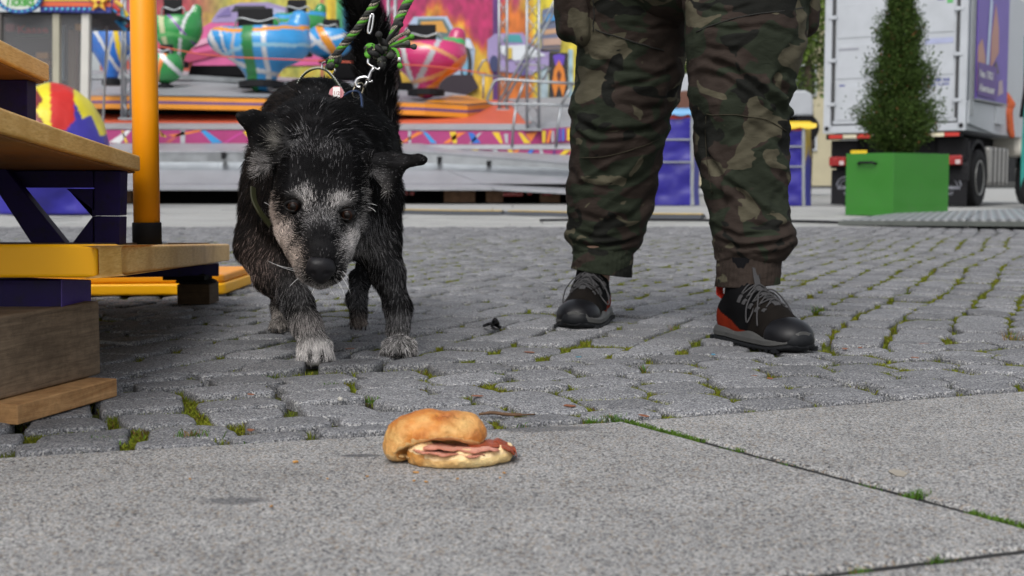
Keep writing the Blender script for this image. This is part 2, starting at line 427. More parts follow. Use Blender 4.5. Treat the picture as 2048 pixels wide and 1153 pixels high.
def slab_obj(P, zt=0.0, gap=.0085):
    P = inset(ccw([np.array(p, float) for p in P]), gap)
    # uneven weathered edge: resample the outline and jitter it a little
    pts = []
    for i in range(len(P)):
        p = P[i]; q = P[(i+1) % len(P)]; n = max(int(np.linalg.norm(q-p)/.012), 1)
        for k in range(n): pts.append(p+(q-p)*k/n)
    pts = np.array(pts); N = len(pts); ctr = pts.mean(0)
    d = np.roll(pts, -1, 0)-np.roll(pts, 1, 0); d /= np.linalg.norm(d, axis=1)[:, None]; nin = np.stack([-d[:, 1], d[:, 0]], 1)
    j = .0016*vnoise(pts[:, 0]*60, pts[:, 1]*60, 0*pts[:, 0])
    V = []; 
    for off, z in ((0, -.03), (0, -.006), (.001, -.0025), (.0035, -.0006), (.007, 0)):
        q = pts+nin*(off+j*(1 if z < -.001 else .6))[:, None]; V.append(np.column_stack([q, np.full(N, zt+z)]))
    V = np.concatenate(V); Fs = [(r*N+i, r*N+(i+1) % N, (r+1)*N+(i+1) % N, (r+1)*N+i) for r in range(4) for i in range(N)]
    Fs.append(tuple(range(4*N, 5*N)))
    return to_mesh('slab', V, Fs, M_slab, paving)
far = 2.2
pA_l = b0-dA*1.0; cL = c0-dC*2.2
nB = dB
slab_obj([b1-dA*1.45, b1, bc, bc-dC*1.7+0*dB])
slab_obj([b1, b1+dA2*1.3, bc+dC*1.25, bc])
slab_obj([bc-dC*1.2, bc+dC*.62, bc+dC*.62+dB*1.0, bc-dC*1.2+dB*1.0])
slab_obj([bc+dC*.63, bc+dC*2.0, bc+dC*2.0+dB*1.0, bc+dC*.63+dB*1.0])
slab_obj([b1-dA*2.9, b1-dA*1.46, bc-dC*1.71, bc-dC*3.1])
slab_obj([bc-dC*3.0, bc-dC*1.21, bc-dC*1.21+dB*1.0, bc-dC*3.0+dB*1.0])
slab_obj([b1+dA2*1.31, b1+dA2*2.4, bc+dC*2.4, bc+dC*1.26])

# ---- cobbles
Y_END = 11.2
def cells(origin, ang, su, sv, u_rng, v_rng, keep, jit, alpha, stag):
    """rows run along direction ang; returns polygons in the ground plane"""
    e1 = np.array([math.cos(ang), math.sin(ang)]); e2 = np.array([-e1[1], e1[0]])
    pts = []
    v = v_rng[0]; k = 0
    while v < v_rng[1]:
        rw = sv*random.uniform(.88, 1.14); off = random.uniform(0, su); u = u_rng[0]+off
        while u < u_rng[1]:
            l = su*random.uniform(.78, 1.28)
            wv = .03*math.sin(u*.9+v*.5)+.02*math.sin(u*2.3+v)
            pt = (u+l/2, v+rw/2+wv+random.uniform(-1, 1)*jit)
            p = origin+e1*pt[0]+e2*pt[1]
            if keep(p): pts.append(pt)
            u += l
        v += rw; k += 1
    P = np.array(pts); Q = P*np.array([1, alpha])
    kd = kdtree.KDTree(len(Q))
    for i, q in enumerate(Q): kd.insert((q[0], q[1], 0), i)
    kd.balance(); out = []
    for i, q in enumerate(Q):
        s = .2; poly = [q+np.array(d) for d in ((-s, -s*alpha), (s, -s*alpha), (s, s*alpha), (-s, s*alpha))]
        for (_, j, dist) in kd.find_n((q[0], q[1], 0), 13):
            if j == i or dist < 1e-6: continue
            n = Q[j]-q; n = n/np.linalg.norm(n); poly = clip_half(poly, n, ((Q[j]+q)/2)@n)
            if len(poly) < 3: break
        if len(poly) >= 3:
            out.append([origin+e1*(p[0])+e2*(p[1]/alpha) for p in poly])
    return out
def infr(p, mgn=.45): return abs(p[0]) < .42*p[1]+mgn
nA = np.array([-dA[1], dA[0]]); nA2 = np.array([-dA2[1], dA2[0]])
def dist_border(p): return max((p-b1)@nA, (p-b1)@nA2) if True else 0
def above(p): 
    return (p-b1)@nA if (p-b1)@dA < 0 else (p-b1)@nA2
BAND = .66
angA = math.atan2(dA[1], dA[0])
near = cells(b1, angA, .135, .105, (-2.2, 2.4), (0.0, BAND+.2), lambda p: above(p) > -.02 and infr(p, .7), .006, 1.7, .5)
far_dir = math.radians(90-23)
zc = b1+nA*BAND
# line dividing the two laying directions
farc = cells(zc, far_dir, .138, .122, (-7, 14), (-9, 9), lambda p: (p-zc)@nA > -.25 and p[1] < Y_END+.2 and infr(p), .013, 1.35, .5)
polys = []
for P in near:
    P = clip_half(P, nA, zc@nA)
    # stay behind the slab edges
    if len(P) >= 3: P = clip_half(P, -nA, -(b1@nA+.004))
    if len(P) >= 3: P = clip_half(P, -nA2, -(b1@nA2+.004)) if np.mean(P, 0)@dA > b1@dA else P
    if len(P) >= 3: polys.append(P)
for P in farc:
    P = clip_half(P, -nA, -(zc@nA))
    if len(P) >= 3: P = clip_half(P, np.array([0., 1.]), Y_END)
    if len(P) >= 3: polys.append(P)
def area(P): return .5*abs(sum(P[i][0]*P[(i+1) % len(P)][1]-P[(i+1) % len(P)][0]*P[i][1] for i in range(len(P))))
polys = [ccw(P) for P in polys if area(P) > .0025]
polys.sort(key=lambda P: np.mean(P, 0)[1])
cob = MB().poly([(-6.5, .0, -.03), (6.5, 3.2, -.03), (8.5, Y_END+.1, -.03), (-8.5, Y_END+.1, -.03), (-6.5, 1, -.03)])
# moss / soil bed as a slightly uneven sheet
gx = np.linspace(-6, 6, 260); gy = np.concatenate([np.linspace(.9, 4.5, 150), np.linspace(4.6, Y_END+.1, 90)])
XX, YY = np.meshgrid(gx, gy, indexing='ij')
XX = XX*(.15+YY/Y_END)
ZZ = -.019+.006*fbm(XX*9, YY*9, 0*XX)
V = np.stack([XX, YY, ZZ], -1).reshape(-1, 3); nyy = len(gy)
ii, jj = np.meshgrid(np.arange(len(gx)-1), np.arange(nyy-1), indexing='ij'); a = (ii*nyy+jj).ravel()
Fs = np.stack([a, a+nyy, a+nyy+1, a+1], 1)
cm = V[Fs].mean(1)[:, :2]; ok = np.array([above(p) > .0 for p in cm]); Fs = Fs[ok]
cobpave = to_mesh('cobblestone_pavement', V, Fs, M_soil, smooth=True); tag(cobpave, kind='structure')

def chaikin(P, it=2, w=.2):
    P = np.array(P)
    for _ in range(it):
        Q = np.roll(P, -1, 0); P = np.stack([P*(1-w)+Q*w, P*w+Q*(1-w)], 1).reshape(-1, 2)
    return P
def resample(P, n):
    d = np.linalg.norm(np.roll(P, -1, 0)-P, axis=1); s = np.concatenate([[0], np.cumsum(d)]); t = np.linspace(0, s[-1], n, endpoint=False)
    X = np.interp(t, s, np.append(P[:, 0], P[0, 0])); Y = np.interp(t, s, np.append(P[:, 1], P[0, 1])); return np.stack([X, Y], 1)
def stone(P, hi):
    gaps = []
    for i in range(len(P)):
        e_ = P[(i+1) % len(P)]-P[i]; l_ = max(np.linalg.norm(e_), 1e-6); par = abs(e_[0]*math.cos(far_dir)+e_[1]*math.sin(far_dir))/l_ > .9 and P[i][1] > 2.6
        gaps.append(max(.003, random.gauss(.0055, .0020)) + (.006 if random.random() < .15 else 0) + (.0022*random.random()*2 if par else 0) + (random.uniform(.001, .0055) if P[i][1] < 2.75 and abs(e_@dA)/l_ < .45 else 0) + (.0012 if P[i][1] < 3 else 0))
    P = inset(P, gaps)
    if len(P) < 3 or area(P) < .0015: return None
    n = 30 if hi else 10
    P = resample(chaikin(P, 2, .12), n); c = P.mean(0); r = np.linalg.norm(P-c, axis=1).mean()
    sd = random.uniform(0, 60)
    if hi:
        k = 1+.045*vnoise(P[:, 0]*34+sd, P[:, 1]*34, 0*P[:, 0])+.028*vnoise(P[:, 0]*90, P[:, 1]*90, sd+0*P[:, 0])
        P = c+(P-c)*k[:, None]
    rings = [(1.0, -.034), (1.0, -.009), (.990, -.0042), (.970, -.0015), (.94, -.0002), (.86, .0006), (.6, .001), (.3, .001)] if hi else [(1.0, -.03), (.98, -.006), (.90, 0), (.5, .001)]
    zo = random.gauss(-.001, .0025); tx = random.gauss(0, .022); ty = random.gauss(0, .022)
    zo = min(zo, .003)
    V = []
    for s, z in rings:
        q = c+(P-c)*s; zz = z+zo+(q[:, 0]-c[0])*tx+(q[:, 1]-c[1])*ty
        if z > -.01: zz = zz+.0020*fbm(q[:, 0]*26+sd, q[:, 1]*26, 0*zz, 3)*(1 if hi else .6)
        V.append(np.column_stack([q, zz]))
    V.append(np.array([[c[0], c[1], zo+.002]]))
    V = np.concatenate(V); m_ = len(rings)
    i = np.arange(n); Fs = np.concatenate([np.stack([k*n+i, k*n+(i+1) % n, (k+1)*n+(i+1) % n, (k+1)*n+i], 1) for k in range(m_-1)])
    top = np.stack([(m_-1)*n+i, (m_-1)*n+(i+1) % n, np.full(n, m_*n), np.full(n, m_*n)], 1)
    return V, Fs, top
def vis(P):
    c = np.mean(P, 0); return abs(c[0]) < .40*c[1]+.03
def A3(t): return np.array((t*.99, t, t*1.02))
order = sorted(polys, key=lambda P: (0 if vis(P) else 1, np.mean(P, 0)[1]))
bigV = []; bigC = []; bigF = []; off = 0; n_ind = 0
for P in order:
    cy = np.mean(P, 0)[1]
    s = stone(P, cy < 3.7)
    if s is None: continue
    V, Fs, top = s; tint = random.uniform(.80, 1.12)*(.86 if random.random() < .15 else 1)
    if n_ind < 298 and vis(P):
        fl = [tuple(f) for f in Fs.tolist()]+[tuple(t[:3]) for t in top.tolist()]
        to_mesh('cobble', V, fl, M_cob, cobpave, smooth=True, cols=np.tile(A3(tint), (len(V), 1))); n_ind += 1
    else:
        fl = [tuple(f) for f in Fs.tolist()]+[tuple(t[:3]) for t in top.tolist()]
        bigV.append(V); bigC.append(np.tile(A3(tint), (len(V), 1))); bigF += [tuple(x+off for x in f) for f in fl]; off += len(V)
o = to_mesh('cobbles', np.concatenate(bigV), bigF, M_cob, cobpave, smooth=True, cols=np.concatenate(bigC)); tag(o, kind='stuff')

# ---- moss in the joints, grass tufts
def blades(specs):
    """specs: (x,y,z, h, w, lean, colour) -> crossed little blades"""
    V = []; Fs = []; C = []
    for (x, y, z, h, w, lean, col) in specs:
        a = random.uniform(0, 2*PI); b = random.uniform(0, 2*PI); n = len(V)
        dx, dy = math.cos(a)*w/2, math.sin(a)*w/2; lx, ly = math.cos(b)*lean*h, math.sin(b)*lean*h
        V += [(x-dx, y-dy, z), (x+dx, y+dy, z), (x+dx*.6+lx*.4, y+dy*.6+ly*.4, z+h*.6), (x-dx*.6+lx*.4, y-dy*.6+ly*.4, z+h*.6), (x+lx, y+ly, z+h*(1-.3*lean))]
        Fs += [(n, n+1, n+2, n+3), (n+3, n+2, n+4)]; C += [col]*5
    return V, Fs, C
sp = []
for P in polys:
    cy = np.mean(P, 0)[1]; cx = np.mean(P, 0)[0]
    if cy > 9 or not infr(np.mean(P, 0), .2): continue
    for i in range(len(P)):
        p = P[i]; q = P[(i+1) % len(P)]; L = np.linalg.norm(q-p)
        if L < .02: continue
        mx = (p+q)/2; mval = float(vnoise(mx[0]*3.2, mx[1]*3.2, 3.3))+.75*float(vnoise(mx[0]*11, mx[1]*11, 7.7))+random.uniform(-.3, .3)+(.22 if cy < 2.8 else 0)+(.25 if cy > 2.7 and abs((q-p)[0]*math.cos(far_dir)+(q-p)[1]*math.sin(far_dir))/L > .9 else 0)
        if mval < -.30: continue
        dens = (2300 if cy < 3.0 else 1500 if cy < 4.5 else 800)
        nb = int(L*dens*min(1, (mval+.36)*1.0)); yg = random.random()
        for _ in range(nb):
            t = random.random(); s_ = random.gauss(0, .0062)
            d = (q-p)/L; pt = p+(q-p)*t+np.array([-d[1], d[0]])*s_
            big = 1 if cy < 4.5 else 1.9
            g = random.uniform(.7, 1.25)
            col = (.13*g*(1+.6*yg), .175*g*(1+.25*yg), .016*g) if random.random() > .1 else (.12*g, .06*g, .025*g)
            sp.append((pt[0], pt[1], -.018, random.uniform(.008, .018)*(1 if cy < 4.5 else 1.15), random.uniform(.0015, .0035)*big, random.uniform(.2, .9), col))
Vb, Fb, Cb = blades(sp)
o = to_mesh('joint_moss', Vb, Fb, M_moss, cols=np.array(Cb)); tag(o, 'low green moss filling the joints between the cobbles', 'moss', kind='stuff')
# moss cushions under the blades
sp = []
def tuft(px, py, n, h, spread, dry=.1):
    g0 = G(px, py)
    for _ in range(n):
        a = random.uniform(0, 2*PI); r = abs(random.gauss(0, spread)); g = random.uniform(.7, 1.3)
        col = (.075*g, .17*g, .018*g) if random.random() > dry else (.22*g, .13*g, .05*g)
        sp.append((g0[0]+r*math.cos(a), g0[1]+.5*r*math.sin(a), -.008, random.uniform(.45, 1.1)*h, random.uniform(.0012, .0024), random.uniform(.2, 1.0), col))
for q in [(1222, 836, 130, .017, .016), (1190, 838, 40, .01, .012), (1180, 838, 40, .008, .012), (385, 866, 70, .018, .016, .35), (205, 874, 50, .012, .012), (1045, 848, 18, .014, .006),
          (660, 770, 70, .015, .014), (715, 795, 160, .012, .022), (985, 748, 50, .012, .012), (1287, 737, 24, .02, .006), (1345, 815, 16, .014, .01), (845, 790, 30, .01, .01), (540, 752, 30, .012, .01),
          (1835, 990, 90, .018, .012), (1820, 985, 60, .01, .014), (1560, 925, 60, .009, .012), (1745, 970, 70, .010, .02), (1478, 897, 80, .011, .012), (1440, 893, 50, .009, .012), (1385, 877, 60, .012, .01), (1372, 872, 24, .014, .006),
          (1320, 860, 60, .008, .014), (1290, 853, 40, .007, .012), (1725, 1139, 50, .012, .01), (1880, 1118, 40, .014, .01), (1860, 1120, 40, .007, .02), (1700, 963, 50, .008, .02), (1640, 945, 20, .007, .008),
          (1510, 912, 30, .007, .014), (1595, 935, 20, .007, .01), (1120, 840, 16, .01, .01), (1290, 850, 30, .008, .02), (1580, 812, 30, .006, .03), (250, 868, 10, .008, .02), (1510, 812, 10, .006, .03), (480, 884, 14, .01, .02),
          (1630, 620, 26, .03, .012), (2025, 680, 40, .035, .02, .7), (1345, 655, 12, .02, .012, .4)]:
    tuft(*q)
# grass growing all along the joint of the slabs
for k in range(2600):
    t = random.random(); p = b1+(bc-b1)*t*1.0; m_ = float(vnoise(p[0]*14, p[1]*14, 1.1))
    if m_ < -.12: continue
    g = random.uniform(.7, 1.3); s_ = random.gauss(0, .004)
    sp.append((p[0]+s_, p[1]+s_*.6, -.0048, random.uniform(.004, .009), .0022, random.uniform(.3, 1), (.085*g, .16*g, .02*g)))
Vb, Fb, Cb = blades(sp)
o = to_mesh('grass_tufts', Vb, Fb, M_moss, cols=np.array(Cb)); tag(o, 'short grass blades growing from the slab and cobble joints', 'grass', kind='stuff')

# far pale paving: long stone bands with narrow joints
pale = empty('far_paving', (0, 15, 0)); tag(pale, kind='structure')
yb = [Y_END, 11.75, 12.4, 13.2, 14.1, 15.3, 17.0, 19.2, 22.0, 26.0, 31, 38]
for k in range(len(yb)-1):
    off = random.uniform(-1.5, 0); x = -16+off; L = random.uniform(1.6, 2.2) if k < 5 else random.uniform(3, 4.5)
    while x < 16:
        zt = random.uniform(-.008, .0)
        if abs(x) < .42*yb[k]+3:
            MB().box((x+.01, yb[k]+.012, -.06), (x+L-.01, yb[k+1]-.012, zt)).build('paving_band', M_pale, pale)
        x += L
# ================================================================= dog
def A(v): return np.array(v, float)
fx = np.concatenate([np.arange(-.62, -.08, .0032)])
fy = np.concatenate([np.arange(2.14, 2.72, .0034), np.arange(2.724, 3.66, .0065)])
fz = np.concatenate([np.arange(-.012, .46, .0034), np.arange(.464, 1.0, .0065)])
D = SDF(fx, fy, fz)
# trunk
D.ell(W(640, 370, 2.74), (.136, .17, .150), .03)
D.ell(W(642, 420, 2.66), (.105, .13, .115), .04)
D.cap(W(640, 330, 2.76), W(652, 300, 3.05), .125, .138, .05)
D.ell(W(628, 262, 3.02), (.120, .16, .116), .05)
D.cap(W(652, 300, 3.05), W(700, 300, 3.28), .135, .125, .05)
D.ell(W(560, 380, 2.74), (.06, .12, .14), .05); D.ell(W(724, 380, 2.74), (.06, .12, .14), .05)
# neck
D.cap(W(648, 352, 2.50), W(645, 318, 2.70), .080, .118, .04)
D.ell(W(640, 265, 2.68), (.075, .10, .055), .05)
# head
Cc = A(W(642, 375, 2.46)); Nn = A(W(641, 540, 2.25))
Hf = (Nn-Cc)/np.linalg.norm(Nn-Cc); rho = math.radians(7)
Hr = np.array([math.cos(rho), 0, -math.sin(rho)]); Hr -= Hf*(Hr@Hf); Hr /= np.linalg.norm(Hr); Hu = np.cross(Hr, Hf)
if Hu[2] < 0: Hu = -Hu
HR = np.array([Hr, Hf, Hu])
def H(r, f, u): return Cc+Hr*r+Hf*f+Hu*u
D.ell(Cc, (.083, .092, .074), .02, HR)
D.ell(W(588, 428, 2.46), (.038, .07, .050), .03); D.ell(W(690, 440, 2.46), (.036, .07, .050), .03)
D.ell(W(600, 385, 2.39), (.034, .03, .020), .018, HR); D.ell(W(686, 396, 2.39), (.034, .03, .020), .018, HR)
D.cap(W(640, 440, 2.385), W(641, 528, 2.285), .050, .036, .03)
D.cap(W(641, 440, 2.35), W(641, 520, 2.262), .030, .0235, .014)
D.cap(W(584, 462, 2.40), W(619, 535, 2.288), .032, .026, .018); D.cap(W(688, 470, 2.40), W(661, 538, 2.288), .028, .026, .018)
D.cap(W(640, 520, 2.37), W(640, 556, 2.295), .035, .019, .012)
eyeL = W(588, 413, 2.366); eyeR = W(696, 430, 2.366)
for e, sg in ((eyeL, -1), (eyeR, 1)):
    D.ell(A(e)+A((sg*.004, -.012, .002)), (.0195, .017, .0135), .010, HR, sub=True)
# ears: base sheet and folded tip, each a rounded triangle
def ear(bi, bo, mid_o, mid_i, tip, bk):
    D.tri(bi, bo, mid_o, .0055, .012); D.tri(bi, mid_o, mid_i, .0055, .008)
    D.tri(mid_i, mid_o, tip, .0045, .006)
    D.tri(bi, bk, mid_i, .006, .014); D.tri(bo, bk, mid_o, .005, .012)
ear(W(592, 296, 2.50), W(514, 350, 2.475), W(503, 268, 2.455), W(540, 234, 2.48), W(478, 234, 2.42), W(560, 320, 2.53))
D.tri(W(540, 234, 2.48), W(505, 222, 2.44), W(478, 231, 2.42), .0048, .006); D.tri(W(540, 234, 2.48), W(478, 231, 2.42), W(503, 264, 2.45), .005, .006); D.tri(W(478, 231, 2.42), W(484, 246, 2.425), W(503, 262, 2.45), .0045, .006)
ear(W(722, 318, 2.49), W(780, 385, 2.47), W(804, 332, 2.44), W(788, 314, 2.47), W(846, 319, 2.415), W(752, 325, 2.53))
D.tri(W(788, 314, 2.47), W(838, 314, 2.42), W(847, 320, 2.415), .0050, .006); D.tri(W(804, 331, 2.44), W(788, 314, 2.46), W(842, 323, 2.418), .0042, .006); D.tri(W(804, 330, 2.44), W(836, 313, 2.42), W(848, 320, 2.415), .0040, .006)
# fore legs
def leg(pts, k=.02):
    for (a, ra), (b, rb) in zip(pts[:-1], pts[1:]): D.cap(a, b, ra, rb, k)
leg([(W(555, 400, 2.72), .075), (W(530, 490, 2.70), .058), (W(548, 545, 2.67), .042), (W(592, 605, 2.615), .029), (W(612, 650, 2.575), .027), (W(624, 680, 2.55), .0265)])
leg([(W(735, 400, 2.74), .075), (W(752, 480, 2.72), .050), (W(775, 545, 2.69), .032), (W(795, 615, 2.665), .0235), (W(797, 660, 2.655), .0235)])
# hind legs
leg([(W(590, 330, 3.25), .10), (W(565, 450, 3.28), .055), (W(560, 540, 3.33), .026), (W(564, 615, 3.16), .022), (W(562, 640, 3.12), .021)])
leg([(W(720, 330, 3.27), .10), (W(748, 470, 3.22), .052), (W(738, 530, 3.27), .026), (W(720, 560, 3.20), .022), (W(713, 600, 3.12), .021), (W(716, 622, 3.09), .020)])
# paws: four toes each
def paw(c, fwd, w, ln, k=.006):
    c = A(c); fwd = A(fwd); fwd /= np.linalg.norm(fwd); sd = np.cross(fwd, A((0, 0, 1))); sd /= np.linalg.norm(sd); res = []
    D.ell(c+A((0, 0, .006)), (w*.50, ln*.50, .018), .010, np.array([sd, fwd, np.cross(sd, fwd)]))
    for i, s in enumerate((-.36, -.125, .125, .36)):
        l = ln*(.34 if abs(s) > .2 else .52); a = c+sd*s*w*.95+fwd*ln*.10+A((0, 0, .006)); b = c+sd*s*w*1.12+fwd*l+A((0, 0, -.004))
        D.cap(a, b, w*.135, w*.145, k); res.append((b, fwd))
    return res
toes = []
toes += paw(W(630, 698, 2.545), (.15, -.8, -.45), .068, .072)
toes += paw(G(799, 697, .016), (.05, -1, -.05), .066, .070)
toes += paw(G(563, 652, .015), (0, -1, -.05), .050, .052)
toes += paw(W(717, 632, 3.07), (.0, -.25, -1), .042, .045)
# tail, carried upright
leg([(W(745, 285, 3.36), .045), (W(755, 215, 3.42), .038), (W(750, 130, 3.42), .040), (W(738, 60, 3.40), .038), (W(722, 0, 3.36), .034), (W(700, -60, 3.30), .018)], .02)
D.noise(24, .0022, 3)
Vd, Fd = D.mesh(); Vd = smooth_mesh(Vd, Fd, 2, .4); Nd = mesh_normals(Vd, Fd)
# orientation check
if ((Vd-Vd.mean(0))*Nd).sum() < 0: Nd = -Nd; Fd = Fd[:, ::-1]

# coat: each blob is (centre, radii, share of light hairs, light colour)
WH = (.58, .55, .53); TN = (.47, .39, .34); GR = (.24, .235, .24)
blobs = [
 (W(612, 392, 2.36), (.019, .03, .013), .72, (.45, .43, .42)), (W(618, 408, 2.355), (.012, .03, .018), .5, WH), (W(680, 402, 2.36), (.018, .03, .013), .70, (.45, .43, .42)), (W(668, 418, 2.35), (.012, .03, .016), .45, WH),
 (W(640, 440, 2.33), (.030, .04, .022), .48, (.30, .29, .29)), (W(622, 465, 2.32), (.012, .03, .02), .5, GR), (W(662, 465, 2.32), (.010, .03, .02), .5, GR), (W(545, 425, 2.42), (.012, .06, .03), .85, TN), (W(556, 455, 2.40), (.022, .05, .03), .85, TN), (W(575, 490, 2.36), (.026, .05, .032), .95, TN),
 (W(597, 527, 2.31), (.022, .05, .030), .95, (.55, .45, .38)), (W(600, 558, 2.29), (.022, .03, .018), .85, WH), (W(640, 570, 2.29), (.035, .035, .010), .75, WH), (W(685, 545, 2.31), (.018, .03, .032), .8, WH),
 (W(700, 488, 2.36), (.018, .06, .034), .92, WH), (W(722, 450, 2.40), (.012, .05, .022), .75, WH),
 (W(524, 325, 2.47), (.013, .04, .019), .85, WH), (W(548, 280, 2.47), (.012, .03, .022), .65, (.34, .32, .28)), (W(750, 395, 2.45), (.020, .04, .030), .7, WH), (W(752, 350, 2.47), (.022, .03, .014), .45, GR),
 (W(725, 505, 2.60), (.045, .09, .032), .55, WH), (W(745, 470, 2.62), (.04, .08, .04), .35, GR), (W(640, 300, 2.46), (.06, .05, .02), .15, GR), (W(600, 288, 2.50), (.025, .05, .02), .25, GR),
 (W(532, 520, 2.68), (.05, .08, .05), .22, (.36, .26, .22)), (W(600, 590, 2.62), (.05, .06, .05), .30, GR), (W(618, 655, 2.57), (.04, .05, .030), .66, (.48, .44, .42)), (W(630, 700, 2.53), (.045, .06, .030), .97, (.78, .75, .73)),
 (W(780, 560, 2.68), (.04, .06, .06), .22, GR), (W(797, 690, 2.64), (.045, .07, .024), .96, (.78, .75, .73)), (W(797, 640, 2.65), (.04, .05, .02), .45, GR),
 (W(563, 650, 3.1), (.04, .08, .03), .9, (.6, .55, .5)), (W(585, 600, 3.15), (.02, .08, .04), .6, TN), (W(712, 600, 3.1), (.04, .08, .045), .30, GR), (W(720, 645, 3.05), (.03, .05, .02), .6, TN),
 (W(500, 540, 2.68), (.03, .08, .05), .25, (.36, .26, .22)), (W(640, 230, 2.70), (.12, .12, .05), .02, GR),
]
darks = [(W(641, 490, 2.27), (.026, .035, .045)), (W(641, 470, 2.28), (.018, .03, .02)), (eyeL, (.025, .02, .0165)), (eyeR, (.025, .02, .0165)), (W(568, 425, 2.39), (.013, .02, .010)), (W(640, 380, 2.38), (.013, .05, .035)),
         (W(600, 448, 2.34), (.008, .03, .014)), (W(686, 455, 2.34), (.007, .03, .014)), (W(802, 708, 2.60), (.006, .05, .020)), (W(642, 716, 2.5), (.005, .05, .014)), (W(618, 712, 2.5), (.005, .05, .014))]  # last three: shade between the toes, put into the hair colour
def coat(P):
    """share of light hairs and the light colour at points P"""
    sh = np.full(len(P), .011); col = np.tile(np.array(GR), (len(P), 1)); w = np.full(len(P), .05)
    col = col*w[:, None]
    for c, r, s, cc_ in blobs:
        g = np.exp(-(((P-A(c))/A(r))**2).sum(1)*.9); sh = np.maximum(sh, s*g); col += g[:, None]*A(cc_); w += g
    for c, r in darks:
        g = np.exp(-(((P-A(c))/A(r))**2).sum(1)*.9); sh = sh*(1-np.clip(g*1.15, 0, 1))
    return sh, col/w[:, None]
BLK = np.array([.0048, .0046, .005])
sh, lc = coat(Vd)
skin = BLK*(1-sh[:, None]*.75)+lc*sh[:, None]*.80
M_skin = attr_mat('dog_skin', rough=.7, var=.3, nsc=120, bump=.4, bsc=300, bd=.001, spec=.2)
dog = to_mesh('dog', Vd, Fd, M_skin, smooth=True, cols=skin, loc=(Vd[:, 0].mean(), 2.8, 0))
tag(dog, 'old black dog with grey muzzle and white paws walking head down towards the camera', 'dog')

# fur
tri = np.concatenate([Fd[:, [0, 1, 2]], Fd[:, [0, 2, 3]]])
ar = np.linalg.norm(np.cross(Vd[tri[:, 1]]-Vd[tri[:, 0]], Vd[tri[:, 2]]-Vd[tri[:, 0]]), axis=1)
cen = Vd[tri].mean(1)
inhead = ((cen-Cc)@Hf > -.05) & (cen[:, 1] < 2.56) & (cen[:, 2] > .12) & (np.linalg.norm(cen-Cc, axis=1) < .3) & (cen[:, 2] > .15)
wgt = ar*np.where(inhead, 4.6, 1.0)*np.where(cen[:, 2] < .18, 1.9, 1.0)
NH = 300000
pick = RNG.choice(len(tri), NH, p=wgt/wgt.sum()); uv = RNG.random((NH, 2)); fl = uv.sum(1) > 1; uv[fl] = 1-uv[fl]
def bary(X): return X[tri[pick, 0]]*(1-uv.sum(1))[:, None]+X[tri[pick, 1]]*uv[:, :1]+X[tri[pick, 2]]*uv[:, 1:]
root = bary(Vd); nn = bary(Nd); nn /= np.linalg.norm(nn, axis=1)[:, None]
hd = inhead[pick]; dn = root[:, 2]
pawz = (root[:, 2] < .19) & ~hd
tailm = (root[:, 1] > 3.30) & (root[:, 2] > .47)
dirv = np.zeros((NH, 3))
body = ~hd & ~pawz & ~tailm
dirv[body] = A((0, .62, -.55)); dirv[body, 0] += .25*np.sign(root[body, 0]+.39)*np.minimum(1, abs(root[body, 0]+.39)/.1)
chest = body & (root[:, 1] < 2.72) & (root[:, 2] < .40); dirv[chest] = A((0, .05, -1)); dirv[chest, 0] += .9*(root[chest, 0]+.385)/.16*.6
hump = body & (root[:, 2] > .40); dirv[hump] = A((0, .85, -.05)); dirv[hump, 0] += .35*(root[hump, 0]+.39)/.12
dirv[pawz] = A((.03, -.12, -1))
dirv[tailm] = A((0, -.1, .75))
dirv[hd] = -Hf*.95+Hu*.05
cheek = hd & (np.abs((root-Cc)@Hr) > .055) & ((root-Cc)@Hf < .10)
dirv[cheek] += (np.sign((root-Cc)@Hr)[:, None]*Hr*.55+A((0, .1, -.45)))[cheek]
muz = hd & ((root-Cc)@Hf > .13); sidem = muz & (np.abs((root-Cc)@Hr) > .018)
dirv[sidem] = -Hf*.75+A((0, .0, -.45))
dirv /= np.linalg.norm(dirv, axis=1)[:, None]
tng = dirv-nn*(dirv*nn).sum(1)[:, None]; tl = np.linalg.norm(tng, axis=1); tng /= np.maximum(tl, .2)[:, None]
clump = np.stack([vnoise(root[:, 0]*38+i*31, root[:, 1]*38, root[:, 2]*38) for i in range(3)], 1)
fine = RNG.normal(size=(NH, 3))
length = np.full(NH, .023)
length[body & (root[:, 1] > 2.6) & (root[:, 2] > .30)] = .026
length[chest] = .021; length[hump] = .030; length[tailm] = .036; length[pawz] = .0135
elb = body & (root[:, 2] < .26); length[elb] = .014
length[pawz & (root[:, 2] < .06)] = .011
length[hd] = .0125; length[cheek] = .015; length[muz] = .0065; length[hd & ((root-Cc)@Hf > .06) & ~muz] = .010
eartip = hd & ((root[:, 0] < W(520, 300, 2.46)[0]) & (root[:, 2] > W(500, 290, 2.46)[2])) | (hd & (root[:, 0] > W(775, 320, 2.45)[0]))
length[eartip] = .005
tuft_ = (root[:, 1] < 2.53) & ((np.linalg.norm(root-A(W(528, 320, 2.47)), axis=1) < .018) | (np.linalg.norm(root-A(W(750, 400, 2.45)), axis=1) < .03) | (np.linalg.norm(root-A(W(548, 285, 2.47)), axis=1) < .025))
length[tuft_] = .020
earL = (root[:, 1] < 2.525) & (root[:, 2] > W(500, 330, 2.46)[2]) & (root[:, 0] < W(575, 320, 2.5)[0]); earR = (root[:, 1] < 2.51) & (root[:, 0] > W(745, 320, 2.46)[0]) & (root[:, 2] > W(500, 378, 2.46)[2])
earm = (earL | earR); length[earm & ~tuft_] = .0045
for mk, dv in ((earL, A((-.9, .1, .35))), (earR, A((1, .1, .05)))):
    q_ = dv-nn[mk]*(nn[mk]@dv)[:, None]; tng[mk & True] = q_/np.maximum(np.linalg.norm(q_, axis=1), .2)[:, None]
